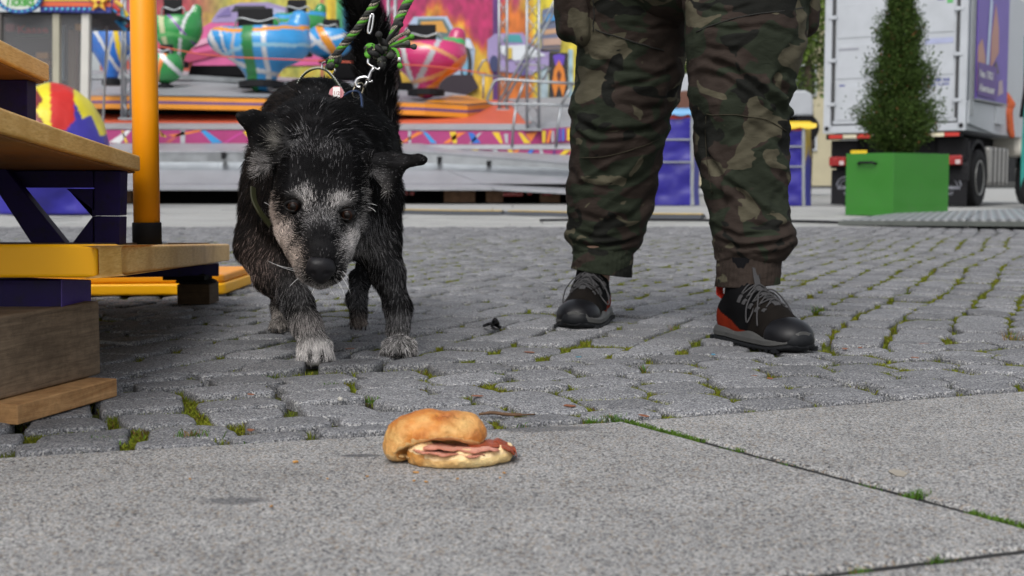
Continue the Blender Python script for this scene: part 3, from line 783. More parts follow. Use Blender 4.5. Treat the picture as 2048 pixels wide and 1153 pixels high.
lift_ear = earm & ~tuft_
# hair free rim round the eyes
for e in (eyeL, eyeR):
    dd = np.linalg.norm(root-A(e), axis=1); length[dd < .0265] *= .12
length *= RNG.uniform(.55, 1.25, NH)
lift = np.full(NH, .30); lift[hd] = .22; lift[muz] = .18; lift[pawz] = .25; lift[tailm] = .9; lift[hump] = .16; lift[chest] = .35; lift[tuft_] = .5; lift[lift_ear] = .15
NP = 5; t = np.linspace(0, 1, NP)
d0 = tng*(1-lift[:, None]*.4)+nn*lift[:, None]+clump*.17+fine*.06
d0[hd] += fine[hd]*.03
d0 /= np.linalg.norm(d0, axis=1)[:, None]
d1 = tng+A((0, 0, -.25))+clump*.30+fine*.07+nn*lift[:, None]*.15; d1 /= np.linalg.norm(d1, axis=1)[:, None]
pts = root[:, None, :]+d0[:, None, :]*(t*length[:, None])[..., None]*.62+d1[:, None, :]*((t**2)*length[:, None])[..., None]*.42
pts[..., 2] = np.maximum(pts[..., 2], .0015)
shr, lcr = coat(root+RNG.normal(size=(NH, 3))*.004)
isl = RNG.random(NH) < np.clip(shr*1.22, 0, .97)+.004
hc = np.where(isl[:, None], lcr*RNG.uniform(.55, 1.45, (NH, 1)), BLK*RNG.uniform(.5, 1.7, (NH, 1)))
brn = (~isl) & (root[:, 0] < -.47) & (RNG.random(NH) < .3); hc[brn] = np.array([.035, .026, .021])
hcd = bpy.data.hair_curves.new('fur'); hcd.add_curves([NP]*NH)
hcd.attributes['position'].data.foreach_set('vector', (pts-np.array(dog.location)).astype(np.float32).ravel()) if 'position' in hcd.attributes else None
ra = hcd.attributes.get('radius') or hcd.attributes.new('radius', 'FLOAT', 'POINT')
rad = (.00023*np.where(length > .03, 1.25, 1.0)*np.where(hd | pawz, .85, 1.0))[:, None]*np.array([1.0, .95, .8, .5, .12])
ra.data.foreach_set('value', rad.astype(np.float32).ravel())
ca = hcd.attributes.new('Col', 'FLOAT_COLOR', 'CURVE'); c4 = np.ones((NH, 4), np.float32); c4[:, :3] = hc
ca.data.foreach_set('color', c4.ravel())
m = NT('dog_fur'); a_ = m.n('Attribute', attribute_name='Col').outputs[0]
M_fur = m.set(color=a_, rough=.6, spec=.07)
hcd.materials.append(M_fur)
fo = bpy.data.objects.new('fur', hcd); COL.objects.link(fo); fo.parent = dog; tag(fo, kind='stuff')

# eyes, nose, claws, whiskers
M_eye = plain('dog_eye', (.005, .0035, .003), rough=.04, var=.3, nsc=90, bump=0, spec=.28)
M_iris = plain('dog_iris', (.016, .0055, .0025), rough=.10, spec=.2, var=.3, nsc=200, bump=0)
M_lid = plain('eye_rim', (.003, .003, .003), rough=.5, spec=.2)
for e in (eyeL, eyeR):
    c = A(e)+A((0, .0010, 0)); ld = A((.0, -.93, -.10)); ld /= np.linalg.norm(ld)
    eb = MB().lathe(c, [(.0001, -.0150)]+[(.0150*math.sin(a), -.0150*math.cos(a)) for a in np.linspace(.25, PI-.02, 14)], 24, axis=tuple(ld)).build('eye', M_eye, dog, smooth=True)
    ir = [(.0078*math.sqrt(max(0, 1)) , .0)]
    rr = .0095; hh = math.sqrt(.0152**2-rr**2)
    MB().lathe(c, [(rr, hh-.0003), (rr*.98, hh+.0002), (.0075, math.sqrt(.0153**2-.0075**2)), (.0062, math.sqrt(.0153**2-.0062**2)), (.0062, hh-.002)], 24, axis=tuple(ld)).build('iris', M_iris, eb, smooth=True)
    # lid as a torus-like almond rim
    pts_ = []
    for k in range(24):
        a = 2*PI*k/24; pts_.append(c+Hr*.0158*math.cos(a)+A((0, 0, 1))*.0088*math.sin(a)+A((0, -.0112+.0062*abs(math.cos(a)), 0)))
    MB().tube(pts_, .0026, 8, closed=True).build('eye_rim', M_lid, dog, smooth=True)
M_nose = plain('dog_nose', (.0065, .006, .0075), rough=.45, bump=.8, bsc=420, bd=.0009, var=.2, nsc=60, spec=.3)
nx = SDF(np.arange(-.045, .045, .0015), np.arange(-.04, .04, .0015), np.arange(-.04, .04, .0015))
nx.ell((0, .002, .002), (.0262, .0165, .0165), .01); nx.ell((0, .010, .014), (.020, .02, .010), .01); nx.ell((0, .002, -.013), (.013, .015, .013), .012)
for s in (-1, 1):
    nx.ell((s*.013, -.017, -.001), (.0058, .007, .0048), .004, sub=True); nx.cap((s*.015, -.014, -.002), (s*.024, -.006, -.004), .0028, .0018, .003, sub=True)
nx.cap((0, -.022, -.022), (0, -.019, .002), .0012, .0010, .003, sub=True)
Vn, Fn = nx.mesh(); Vn = smooth_mesh(Vn, Fn, 1, .4)
nc = A(W(641, 541, 2.247)); Rn = np.array([Hr, A((0, .94, .33)), A((0, -.33, .94))])
Vn = Vn@Rn+nc
to_mesh('nose', Vn, Fn, M_nose, dog, smooth=True)
M_claw = plain('claw', (.02, .018, .017), rough=.3)
for (p, f) in toes:
    p = A(p); f = A(f)
    MB().tube([p, p+f*.009+A((0, 0, -.001)), p+f*.015+A((0, 0, -.006))], [.0032, .0027, .0006], 7).build('claw', M_claw, dog, smooth=True)
M_wh = plain('whisker', (.55, .55, .55), rough=.4)
for (a, b, c) in [((600, 538), (565, 538), (535, 522)), ((603, 545), (572, 540), (548, 528)), ((668, 540), (690, 555), (702, 590)), ((672, 535), (692, 545), (698, 560)), ((668, 550), (688, 575), (690, 600)), ((670, 556), (680, 572), (684, 580)),
                  ((608, 550), (590, 560), (578, 575)), ((733, 408), (745, 407), (755, 412)), ((735, 414), (748, 418), (752, 425)), ((545, 415), (535, 408), (528, 405)), ((655, 565), (660, 580), (668, 590)), ((630, 568), (628, 580), (622, 590))]:
    P_ = [A(W(*a, 2.28)), A(W(*b, 2.265)), A(W(*c, 2.27))] if a[1] > 500 else [A(W(*a, 2.39)), A(W(*b, 2.36)), A(W(*c, 2.37))]
    q = [P_[0]*(1-t_)**2+P_[1]*2*t_*(1-t_)+P_[2]*t_*t_ for t_ in np.linspace(0, 1, 8)]
    MB().tube(q, [.0004]*7+[.0001], 4).build('whisker', M_wh, dog, smooth=True)

# harness strap, collar, ring and tag
M_green = plain('green_webbing', (.030, .045, .018), rough=.8, bsc=700, bump=.7, bd=.001)
M_blue = plain('blue_webbing', (.022, .045, .11), rough=.8, bsc=700, bump=.7, bd=.001)
M_steel = plain('polished_steel', (.62, .62, .63), rough=.16, metal=1, bump=.05)
M_olive = plain('olive_leather', (.030, .032, .012), rough=.5)
def strap(name, path, nrm, w, th, mat, parent):
    mb = MB(); L = []
    P_ = [A(p) for p in path]; n = len(P_); vs = []
    for i in range(n):
        tg = P_[min(i+1, n-1)]-P_[max(i-1, 0)]; tg /= np.linalg.norm(tg); wv = A(nrm[i] if isinstance(nrm, list) else nrm); wv -= tg*(wv@tg); wv /= np.linalg.norm(wv); u = np.cross(tg, wv)
        for a, b in ((-1, -1), (1, -1), (1, 1), (-1, 1)): vs.append(P_[i]+wv*a*w/2+u*b*th/2)
    fs = [(i*4+j, i*4+(j+1) % 4, i*4+4+(j+1) % 4, i*4+4+j) for i in range(n-1) for j in range(4)]+[(3, 2, 1, 0), (n*4-4, n*4-3, n*4-2, n*4-1)]
    mb.add(vs, fs); return mb.build(name, mat, parent, bevel=.0012)
def bez(p, n=14):
    """smooth path through points (Catmull-Rom)"""
    p = [A(q) for q in p]; p = [2*p[0]-p[1]]+p+[2*p[-1]-p[-2]]; out = []
    for i in range(1, len(p)-2):
        for t_ in np.linspace(0, 1, n, endpoint=(i == len(p)-3)):
            a, b, c, d = p[i-1:i+3]; out.append(.5*((2*b)+(-a+c)*t_+(2*a-5*b+4*c-d)*t_**2+(-a+3*b-3*c+d)*t_**3))
    return out
hs_ = strap('harness_strap', bez([W(585, 200, 2.97), W(600, 160, 2.96), W(622, 141, 2.95), W(648, 140, 2.94), W(668, 158, 2.93), W(690, 192, 2.92), W(702, 230, 2.92)]), (0, 1, .1), .024, .003, M_green, dog)
st = MB(); 
for off in (-.009, .009):
    pp = bez([W(585, 200, 2.955), W(600, 160, 2.945), W(622, 139.5, 2.935), W(648, 138, 2.925), W(668, 156, 2.915), W(690, 190, 2.905)], 8)
    for i in range(0, len(pp)-1, 1):
        a = pp[i]+A((0, off, 0)); b = pp[i]+(pp[i+1]-pp[i])*.5+A((0, off, 0)); st.tube([a+A((0, 0, .0012)), b+A((0, 0, .0012))], .0011, 5)
st.build('stitching', plain('white_thread', (.6, .62, .58), rough=.8), hs_)
strap('collar', bez([W(690, 192, 2.80), W(705, 184, 2.78), W(719, 186, 2.77), W(724, 205, 2.765), W(723, 240, 2.76)]), (0, 1, 0), .020, .004, M_blue, dog)
strap('collar', bez([W(683, 525, 2.53), W(694, 505, 2.51), W(712, 465, 2.49), W(728, 425, 2.50)]), (.5, -.8, .2), .018, .004, M_olive, dog)
strap('collar', bez([W(541, 452, 2.50), W(520, 425, 2.49), W(508, 400, 2.50), W(506, 375, 2.52)]), (-.6, -.7, .2), .012, .004, M_olive, dog)
rc = A(W(716, 182, 2.775)); rp = [rc+A((.0125*math.cos(a)*.75+.006*math.sin(a), .006*math.cos(a), .0165*math.sin(a))) for a in np.linspace(0, 2*PI, 28, endpoint=False)]
MB().tube(rp, .0019, 8, closed=True).build('collar_ring', plain('brass_ring', (.45, .40, .30), rough=.25, metal=1), dog, smooth=True)
tg_c = A(W(673, 187, 2.70)); tgo = MB().lathe(tg_c, [(.0001, -.0012), (.0150, -.0012), (.0155, 0), (.0150, .0012), (.0001, .0012)], 28, axis=(0, -1, .25)).build('dog_tag', plain('red_enamel', (.28, .012, .03), rough=.2, coat=.5), dog)
M_wp = plain('white_print', (.65, .62, .60), rough=.35)
axx = A((1, 0, 0)); axu = A((0, .2425, .970)); axn = A((0, -.970, .2425))
pb = MB(); pb.poly([tg_c+axn*.0016+axx*a+axu*b for a, b in ((-.0072, -.0128), (.0072, -.0128), (.0072, .0128), (-.0072, .0128))]); wb = pb.build('tag_print', M_wp, tgo)
def text(name, body, mat, parent, origin, ax_x, ax_u, height, ext=.0004, width=None, shear=0.0, bold=0.0, align='LEFT'):
    cu = bpy.data.curves.new(name, 'FONT'); cu.body = body; cu.size = 1; cu.extrude = 0; cu.align_x = align; cu.shear = shear; cu.offset = bold; cu.resolution_u = 3
    to = bpy.data.objects.new('tmp', cu); dg = bpy.context.evaluated_depsgraph_get()
    COL.objects.link(to); dg.update(); me = bpy.data.meshes.new_from_object(to.evaluated_get(dg)); 
    n = len(me.vertices); co = np.zeros(n*3); me.vertices.foreach_get('co', co); co = co.reshape(-1, 3); fs = [tuple(p.vertices) for p in me.polygons]
    bpy.data.objects.remove(to); bpy.data.meshes.remove(me); bpy.data.curves.remove(cu)
    if width:
        w = co[:, 0].max()-co[:, 0].min(); sx = width/w
    else: sx = height/.72
    X = A(ax_x); U = A(ax_u); X = X/np.linalg.norm(X); U = U/np.linalg.norm(U)
    Vv = A(origin)+co[:, :1]*sx*X+co[:, 1:2]*(height/.72)*U
    return to_mesh(name, Vv, fs, mat, parent)
text('tag_letters', '1/21', plain('red_print', (.25, .01, .02)), tgo, tg_c+axn*.0022-axx*.0068-axu*.004, axx, axu, .008)

# ================================================================= leash
CR = [(.085, .33, .02), (.05, .055, .045), (.008, .008, .008), (.16, .14, .11)]
def rope_mat(nm, c, sc=900): 
    return plain(nm, c, rough=.75, var=.25, nsc=500, bump=.8, bsc=sc, bd=.0008)
m = NT('patterned_cord'); v = m.coord(obj='world'); ch = m.n('TexChecker', {'Vector': v, 'Scale': 420.0}); 
M_c3 = m.set(color=m.mix(ch.outputs[1], (.02, .018, .015), (.36, .32, .25)), rough=.8)
RM = [rope_mat('lime_cord', CR[0]), rope_mat('grey_cord', CR[1]), rope_mat('black_cord', CR[2]), M_c3]
hookc = W(735, 150, 2.78)
leash = empty('dog_leash', W(735, 150, 2.78), 'braided lime green, grey and black rope leash clipped to the collar of the black dog', 'leash')
def braid(path, R=.0052, r=.0046, pitch=.034, n=4):
    P_ = bez(path, 40); P_ = [Vector(p) for p in P_]; s = [0]
    for a, b in zip(P_[:-1], P_[1:]): s.append(s[-1]+(b-a).length)
    for k in range(n):
        q = []; rr = []
        for i, p in enumerate(P_):
            t_ = (P_[min(i+1, len(P_)-1)]-P_[max(i-1, 0)]).normalized(); e1 = t_.cross(Vector((0, 1, 0))).normalized(); e2 = t_.cross(e1)
            a = 2*PI*(s[i]/pitch+k/n); q.append(p+e1*R*math.cos(a)+e2*R*math.sin(a)*.85); rr.append(r*(1+.12*math.sin(a*2)))
        MB().tube(q, rr, 9).build('cord', RM[k % 4], leash, smooth=True)
braid([W(772, 100, 2.76), W(785, 75, 2.76), W(800, 35, 2.765), W(826, -15, 2.78), W(880, -110, 2.80), W(1000, -260, 2.86)])
braid([W(660, 128, 2.86), W(686, 92, 2.85), W(712, 62, 2.84), W(745, 15, 2.83), W(775, -40, 2.82), W(870, -160, 2.83), W(1000, -250, 2.86)], .0045, .0041, .036)
# knots
def knot(c, R, seed, parent=None):
    rnd = random.Random(seed)
    for k in range(7):
        ax = Vector((rnd.gauss(0, 1), rnd.gauss(0, .6), rnd.gauss(0, 1))).normalized(); e1 = ax.orthogonal().normalized(); e2 = ax.cross(e1); cc_ = Vector(c)+Vector((rnd.gauss(0, 1), rnd.gauss(0, .4), rnd.gauss(0, 1)))*R*.42
        a0 = rnd.uniform(0, 6); pts_ = [cc_+(e1*math.cos(a0+a)+e2*math.sin(a0+a))*R*.52 for a in np.linspace(0, 3.4, 12)]
        MB().tube(pts_, .0064, 9).build('cord', RM[k % 4], leash, smooth=True)
knot(W(757, 108, 2.755), .0165, 3); knot(W(768, 94, 2.755), .013, 8); knot(W(742, 104, 2.75), .009, 5); knot(W(762, 122, 2.755), .009, 12)
knot(W(668, 122, 2.86), .011, 4); knot(W(660, 132, 2.86), .006, 6)
for (pts_, ci, r) in [(((768, 92), (785, 70), (801, 50)), 2, .0036), (((772, 92), (795, 75), (815, 65)), 3, .004), (((778, 93), (800, 84), (823, 74)), 0, .0033), (((782, 93), (805, 93), (828, 94)), 1, .0036), (((780, 96), (800, 90), (815, 88)), 1, .0034),
                      (((782, 95), (795, 105), (800, 132)), 0, .0034), (((764, 88), (760, 78), (758, 70)), 2, .0045)]:
    pth = bez([W(x, y, 2.75-.012*i) for i, (x, y) in enumerate(pts_)], 6)
    MB().tube(pth, r, 8).build('cord_end', RM[ci], leash, smooth=True)
    e = pth[-1]; dv = A(pth[-1])-A(pth[-2]); dv /= np.linalg.norm(dv)
    MB().lathe(e, [(.0005, -.007), (r*1.3, -.005), (r*1.75, 0), (r*1.5, .004), (.0005, .007)], 10, axis=tuple(dv)).build('cord_knot', RM[ci], leash, smooth=True)
MB().lathe(W(799, 120, 2.725), [(.0042, -.005), (.005, -.004), (.005, .004), (.0042, .005)], 12, axis=(.1, 0, 1)).build('cord_clamp', M_steel, leash, smooth=True)
# snap hook: swivel yoke, barrel, hook, thumb slide
hk = MB().tube(bez([W(741, 107, 2.755), W(736, 126, 2.752), W(748, 135, 2.75), W(757, 139, 2.75), W(765, 127, 2.752)], 6), .0027, 8).build('swivel', M_steel, leash, smooth=True)
MB().tube([W(748, 134, 2.75), W(745, 141, 2.75), W(742, 144, 2.75), W(737, 158, 2.75), W(735, 163, 2.75)], [.0034, .0034, .0026, .0040, .0044], 12).build('hook_barrel', M_steel, leash, smooth=True)
MB().tube(bez([W(738, 158, 2.75), W(730, 155, 2.75), W(717, 158, 2.75), W(712, 166, 2.75), W(714, 174, 2.75), W(721, 175.5, 2.75)], 6), [.0042]*12+[.0036]*19 if False else .0043, 10).build('hook', M_steel, leash, smooth=True)
MB().tube([W(736, 160, 2.75), W(732, 168, 2.75), W(728, 176, 2.75)], .0026, 8).build('hook_gate', M_steel, leash, smooth=True)
MB().tube([W(735, 165, 2.748), W(743, 164, 2.744)], [.0016, .0016], 8).lathe(W(744, 163, 2.744), [(.0003, -.002), (.0026, -.0015), (.003, 0), (.0026, .0015), (.0003, .002)], 12, axis=(1, 0, .2)).build('thumb_slide', M_steel, leash, smooth=True)
MB().tube(bez([W(644, 140, 2.88), W(645, 127, 2.88), W(653, 124, 2.87)], 5), .0020, 8).build('rear_clip', M_steel, leash, smooth=True)
MB().tube(bez([W(666, 149, 2.87), W(670, 143, 2.86), W(669, 138, 2.86)], 5), .0019, 8).build('rear_clip', M_steel, leash, smooth=True)
MB().tube(bez([W(742, 29, 2.80), W(747, 32, 2.80), W(743, 60, 2.80), W(738, 68, 2.80), W(736, 60, 2.80), W(742, 29, 2.80)], 5), .0022, 8).build('leash_ring', M_steel, leash, smooth=True)
# ================================================================= yellow and purple steps at the left
SL = -.0423                        # the steps stand level; the paving rises slightly away from the camera
def lv(x, Y, z): return Vector((x, Y, z+SL*(Y-2.0)))
steps = empty('fairground_steps', (-.9, 2.3, 0), 'yellow and purple wooden steps with an upright orange handrail post', 'steps')
def board(name, pts, ztop, th, mat, bev=.004):
    return MB().prism([lv(x, Y, ztop-th) for x, Y in pts], (0, 0, th)).build(name, mat, steps, bevel=bev, seg=3)
zt1 = .2515
x0 = W(195, 490, 1.98)[0]; x1 = W(462, 490, 3.85)[0]
board('tread_board', [(-1.6, 1.975), (x0-.002, 1.975), (x0-.002, 2.10), (-1.6, 2.10)], zt1+.001, .051, M_yel, .005)
# side piece seen edge-on, running away from the camera with a gentle curve
cur = [(x0, 1.982)]+[(x0+(x1-x0)*t+.012*math.sin(PI*t), 1.982+(3.83-1.982)*t) for t in (.2, .4, .6, .8)]+[(x1, 3.83), (x1-.05, 3.86)]
board('tread_board', cur+[(-1.6, 3.86), (-1.6, 2.104), (x0, 2.104)], zt1-.001, .049, M_edge, .005)
board('board_inlay', [(-1.55, 2.16), (-.76, 2.16), (-.86, 3.7), (-1.55, 3.7)], zt1+.003, .0035, plain('anti_slip', (.10, .06, .03), rough=.9, bump=1, bsc=500, bd=.001), .001)
# second and third treads
def tread(pxr, Yr, pyr, Yl, th):
    xr = W(pxr, pyr, Yr)[0]; zr = W(pxr, pyr, Yr)[2]; z0 = zr-SL*(Yr-2.0)
    xl = W(0, 300, Yl)[0]; dx = (xl-xr)/(Yl-Yr); Yn = Yl-.35
    e = [(xr+dx*(Yn-Yr), Yn)]+[(xr+dx*(y-Yr)-.006*math.sin(PI*(y-Yn)/(Yr-Yn)), y) for y in np.linspace(Yn, Yr, 7)[1:]]
    pts = e+[(xr-.03, Yr+.02), (xr-.9, Yr+.05), (xr-.9, Yn)]
    MB().prism([lv(x, Y, z0-th+.001) for x, Y in pts], (0, 0, th-.001)).build('tread_board', M_edge, steps, bevel=.004, seg=3)
    MB().prism([lv(x-.012, Y-.0, z0-th-.003) for x, Y in pts], (0, 0, .0035)).build('tread_underside', M_brownu, steps)
    return z0, xr
z2, xr2 = tread(280, 2.70, 312, 1.71, .033)
z3, xr3 = tread(98, 2.66, 128, 2.30, .036)
# riser frame under the second tread (purple plate with cut-outs, built from pieces)
Yf = 2.58; th = .05
def plate(name, P, Y=Yf, t=th): return MB().prism([W(px, py, Y) for px, py in P], (0, t, 0)).build(name, M_purp, steps, bevel=.0015, seg=1)
plate('riser_rail', [(16, 342), (186, 342), (186, 376), (16, 376)])
plate('riser_post', [(188, 342), (241, 342), (239, 432), (188, 432)])
plate('riser_post', [(188, 434), (239, 434), (238, 490), (188, 490)])
plate('riser_gusset', [(132, 378), (186, 378), (186, 432), (196, 430)], Yf+.004)
plate('riser_gusset', [(186, 432), (186, 486), (145, 486)], Yf+.004)
plate('riser_brace', [(-60, 300), (-20, 300), (130, 486), (62, 486)], Yf-.03, .03)
plate('riser_rail', [(-120, 486), (186, 486), (186, 495), (-120, 495)], Yf+.004, .04)
plate('riser_rail', [(-120, 342), (14, 342), (14, 352), (-120, 352)], Yf+.01, .04)
MB().prism([W(-160, 160, 2.60), W(54, 160, 2.60), W(54, 250, 2.60), W(-160, 250, 2.60)], (0, .05, 0)).build('riser_plate', M_purp, steps, bevel=.0015, seg=1)
MB().prism([W(-60, 560, 2.03), W(122, 560, 2.03), W(122, 622, 2.03), W(-60, 622, 2.03)], (0, .02, 0)).build('base_beam', M_purp, steps, bevel=.002)
pz = MB(); a = W(122, 622, 2.03); b = W(183, 612, 2.16)
pz.prism([W(124, 558, 2.03), W(124, 622, 2.03), b, W(183, 560, 2.16)], (-.12, .05, 0)).build('base_beam', plain('violet_paint', (.045, .018, .20), rough=.45, var=.3, nsc=20, bump=.2), steps, bevel=.002)
MB().prism([W(200, 552, 3.55), W(438, 528, 3.80), W(438, 553, 3.80), W(200, 556, 3.55)], (-.02, .08, 0)).build('base_beam', M_purp, steps, bevel=.002)
# handrail post
pc = W(294.5, 489, 2.80); pm = (0, 0, 1)
M_orange = plain('orange_enamel', (.84, .31, .003), rough=.40, spec=.3, var=.08, nsc=4, bump=.05)
pt = W(286, -60, 2.80)
MB().tube([pc+Vector((0, 0, .02)), pc+(pt-pc)*.5, pt+Vector((0, 0, .5))], .0278, 40).build('handrail_post', M_orange, steps, smooth=True)
MB().lathe(pc, [(.0295, 0), (.0308, .001), (.0308, .045), (.0300, .047), (.0280, .047)], 40).build('post_sleeve', M_blackm, steps, smooth=True)
MB().lathe(W(325, 489, 2.82), [(.012, 0), (.012, .003), (.007, .006), (.0005, .006)], 12).build('bolt', M_alu, steps)
# levelling foot: flange, screw, and wood block below
fc = W(388, 572, 3.76); fc = Vector((fc[0], 3.79, 0))
MB().lathe(fc+Vector((0, 0, .062)), [(.058, 0), (.060, .006), (.042, .014), (.036, .03), (.036, .045)], 20).build('levelling_foot', M_void, steps)
MB().obox(fc+Vector((-.02, -.02, .080)), (.06, 0, 0), (0, .05, 0), (0, 0, .006)).build('foot_plate', M_void, steps)
MB().lathe(fc+Vector((-.075, -.05, .078)), [(.008, 0), (.008, .02), (.012, .02), (.012, .028)], 8).build('bolt', M_void, steps)
o = MB().obox(fc+Vector((0, .02, .0305)), (.047, 0, 0), (0, .06, 0), (0, 0, .0295)).build('wood_block', woodmat('dark_wood', (.05, .03, .015), (.10, .065, .035)), bevel=.002)
tag(o, 'small dark wood block under the levelling foot of the yellow steps', 'wood block')
# second rounded orange base lying behind
rb = []
cx = W(447, 590, 4.05)[0]
for k in range(9):
    a = PI/2*k/8-PI/2*0; rb.append((cx-.05+.05*math.sin(a)*1.0, 4.05-.0+.05*(1-math.cos(a))))
rb = [(-1.9, 3.96)]+[(x, y) for x, y in rb][::1]+[(cx, 4.5), (-1.9, 4.5)]
o = MB().prism([Vector((x, y, .004)) for x, y in rb], (0, 0, .036)).build('platform_base', M_yel, bevel=.008, seg=4)
o2 = MB().prism([Vector((x-.006, y+.006, .041)) for x, y in rb], (0, 0, .026)).build('base_top', M_orange, o, bevel=.008, seg=4)
tag(o, 'thick rounded orange board lying on the cobbles behind the yellow steps', 'board')

# timber beam and plank under the steps
M_grey = woodmat('weathered_beam', (.12, .085, .055), (.26, .19, .125))
M_plank = woodmat('pine_plank', (.36, .175, .065), (.64, .38, .17), sc=.8)
pr = G(235, 795); pl = G(36, 853)
d = (pl-pr); d.normalize(); nrm_ = Vector((-d.y, d.x, 0)); nrm_ = nrm_ if nrm_.x < 0 else -nrm_
L = .62
z_p = .031
def slant(a, length, wdt, z0, z1): return [a+Vector((0, 0, z0)), a+d*length+Vector((0, 0, z0)), a+d*length+nrm_*wdt+Vector((0, 0, z0)), a+nrm_*wdt+Vector((0, 0, z0))], (0, 0, z1-z0)
Lp = (G(36, 853)-pr).length
P, v_ = slant(pr, Lp, .10, .0015, z_p)
pk = MB().prism(P, v_).build('wood_plank', M_plank, bevel=.002); tag(pk, 'reddish new pine plank under the grey timber beam on the cobbles', 'plank')
tip = P[1]
pb_r = Vector((W(203, 752, 2.13)[0], 2.13, 0)); db = (Vector((W(0, 805, 1.868)[0], 1.868, 0))-pb_r).normalized(); nb = Vector((-db.y, db.x, 0)); nb = nb if nb.x < 0 else -nb
P = [pb_r, pb_r+db*.75, pb_r+db*.75+nb*.14, pb_r+nb*.14]
mb = MB(); n = 14; V = []
bm_ = MB().prism([p+Vector((0, 0, z_p+.001)) for p in P], (0, 0, .1215)).build('timber_beam', M_grey, bevel=.005, seg=3); tag(bm_, 'heavy weathered grey timber beam supporting the front of the yellow steps', 'beam')
# ================================================================= person in camouflage trousers
person = None
def prof(tab, n):
    T = np.array(tab, float); y = np.linspace(T[0, 0], T[-1, 0], n)
    return np.stack([y]+[np.interp(y, T[:, 0], T[:, k]) for k in range(1, T.shape[1])], 1)
# py, left px, right px, distance Y, depth radius
LEGL = [(-420, 1120, 1400, 3.14, .165), (-200, 1135, 1392, 3.16, .155), (0, 1140, 1376, 3.20, .135), (60, 1150, 1374, 3.22, .130), (110, 1157, 1370, 3.235, .126), (170, 1152, 1362, 3.25, .122), (215, 1142, 1346, 3.26, .118), (245, 1143, 1335, 3.26, .115), (300, 1140, 1326, 3.27, .110),
        (360, 1139, 1314, 3.29, .104), (420, 1137, 1300, 3.31, .098), (450, 1136, 1293, 3.32, .095), (466, 1129, 1290, 3.325, .096), (480, 1131, 1286, 3.33, .094), (495, 1141, 1277, 3.33, .085), (508, 1146, 1264, 3.33, .075)]
LEGR = [(-420, 1352, 1640, 3.10, .165), (-200, 1362, 1630, 3.05, .155), (0, 1372, 1618, 2.98, .138), (60, 1374, 1606, 2.96, .134), (100, 1376, 1600, 2.95, .130), (150, 1380, 1589, 2.95, .125), (190, 1384, 1577, 2.94, .120), (235, 1391, 1573, 2.94, .117), (262, 1394, 1577, 2.94, .116), (300, 1397, 1576, 2.94, .112),
        (350, 1401, 1575, 2.94, .105), (400, 1412, 1574, 2.94, .097), (440, 1421, 1577, 2.92, .093), (468, 1425, 1585, 2.91, .092), (484, 1427, 1587, 2.905, .092), (502, 1431, 1576, 2.90, .084), (520, 1434, 1562, 2.90, .075)]
# creases: polyline in photo pixels, depth, width
CRL = [([(1140, 235), (1200, 270), (1300, 262), (1345, 225)], .010, 7), ([(1140, 250), (1180, 290), (1260, 285)], .006, 6), ([(1200, 190), (1290, 170), (1370, 130)], .006, 6), ([(1160, 105), (1240, 150), (1330, 160)], .005, 6),
       ([(1240, 60), (1300, 72), (1370, 55)], .006, 5), ([(1250, 30), (1310, 42), (1375, 25)], .005, 5), ([(1140, 330), (1160, 370), (1240, 380)], .005, 7), ([(1132, 478), (1180, 492), (1250, 484), (1290, 470)], .009, 5),
       ([(1135, 455), (1190, 476), (1240, 470)], .006, 5), ([(1240, 440), (1280, 420), (1300, 390)], .005, 6), ([(1150, 420), (1200, 440), (1280, 430)], .004, 7), ([(1230, 210), (1280, 225), (1330, 215)], .005, 6), ([(1310, 100), (1340, 160), (1330, 230)], .006, 8), ([(1190, 330), (1230, 370), (1300, 360)], .003, 8)]
CRR = [([(1400, 125), (1460, 145), (1520, 190), (1577, 245)], .013, 7), ([(1395, 150), (1450, 165), (1500, 205)], .006, 6), ([(1555, 150), (1545, 170), (1575, 200)], .012, 8), ([(1400, 60), (1450, 75), (1520, 68), (1590, 90)], .006, 6),
       ([(1390, 25), (1450, 40), (1520, 20)], .006, 5), ([(1400, 100), (1440, 112), (1480, 110)], .005, 5), ([(1440, 350), (1490, 395), (1545, 440)], .011, 7), ([(1410, 300), (1440, 350), (1450, 420)], .007, 7), ([(1430, 480), (1490, 492), (1550, 484), (1587, 470)], .010, 5),
       ([(1425, 455), (1480, 470), (1560, 462)], .007, 6), ([(1500, 445), (1545, 455), (1580, 445)], .006, 6), ([(1400, 250), (1410, 300), (1430, 340)], .005, 6), ([(1520, 330), (1560, 350), (1575, 380)], .005, 8), ([(1560, 190), (1572, 215), (1562, 235)], .008, 6), ([(1470, 240), (1530, 270), (1570, 300)], .004, 8), ([(1500, 500), (1530, 508), (1565, 500)], .006, 4)]
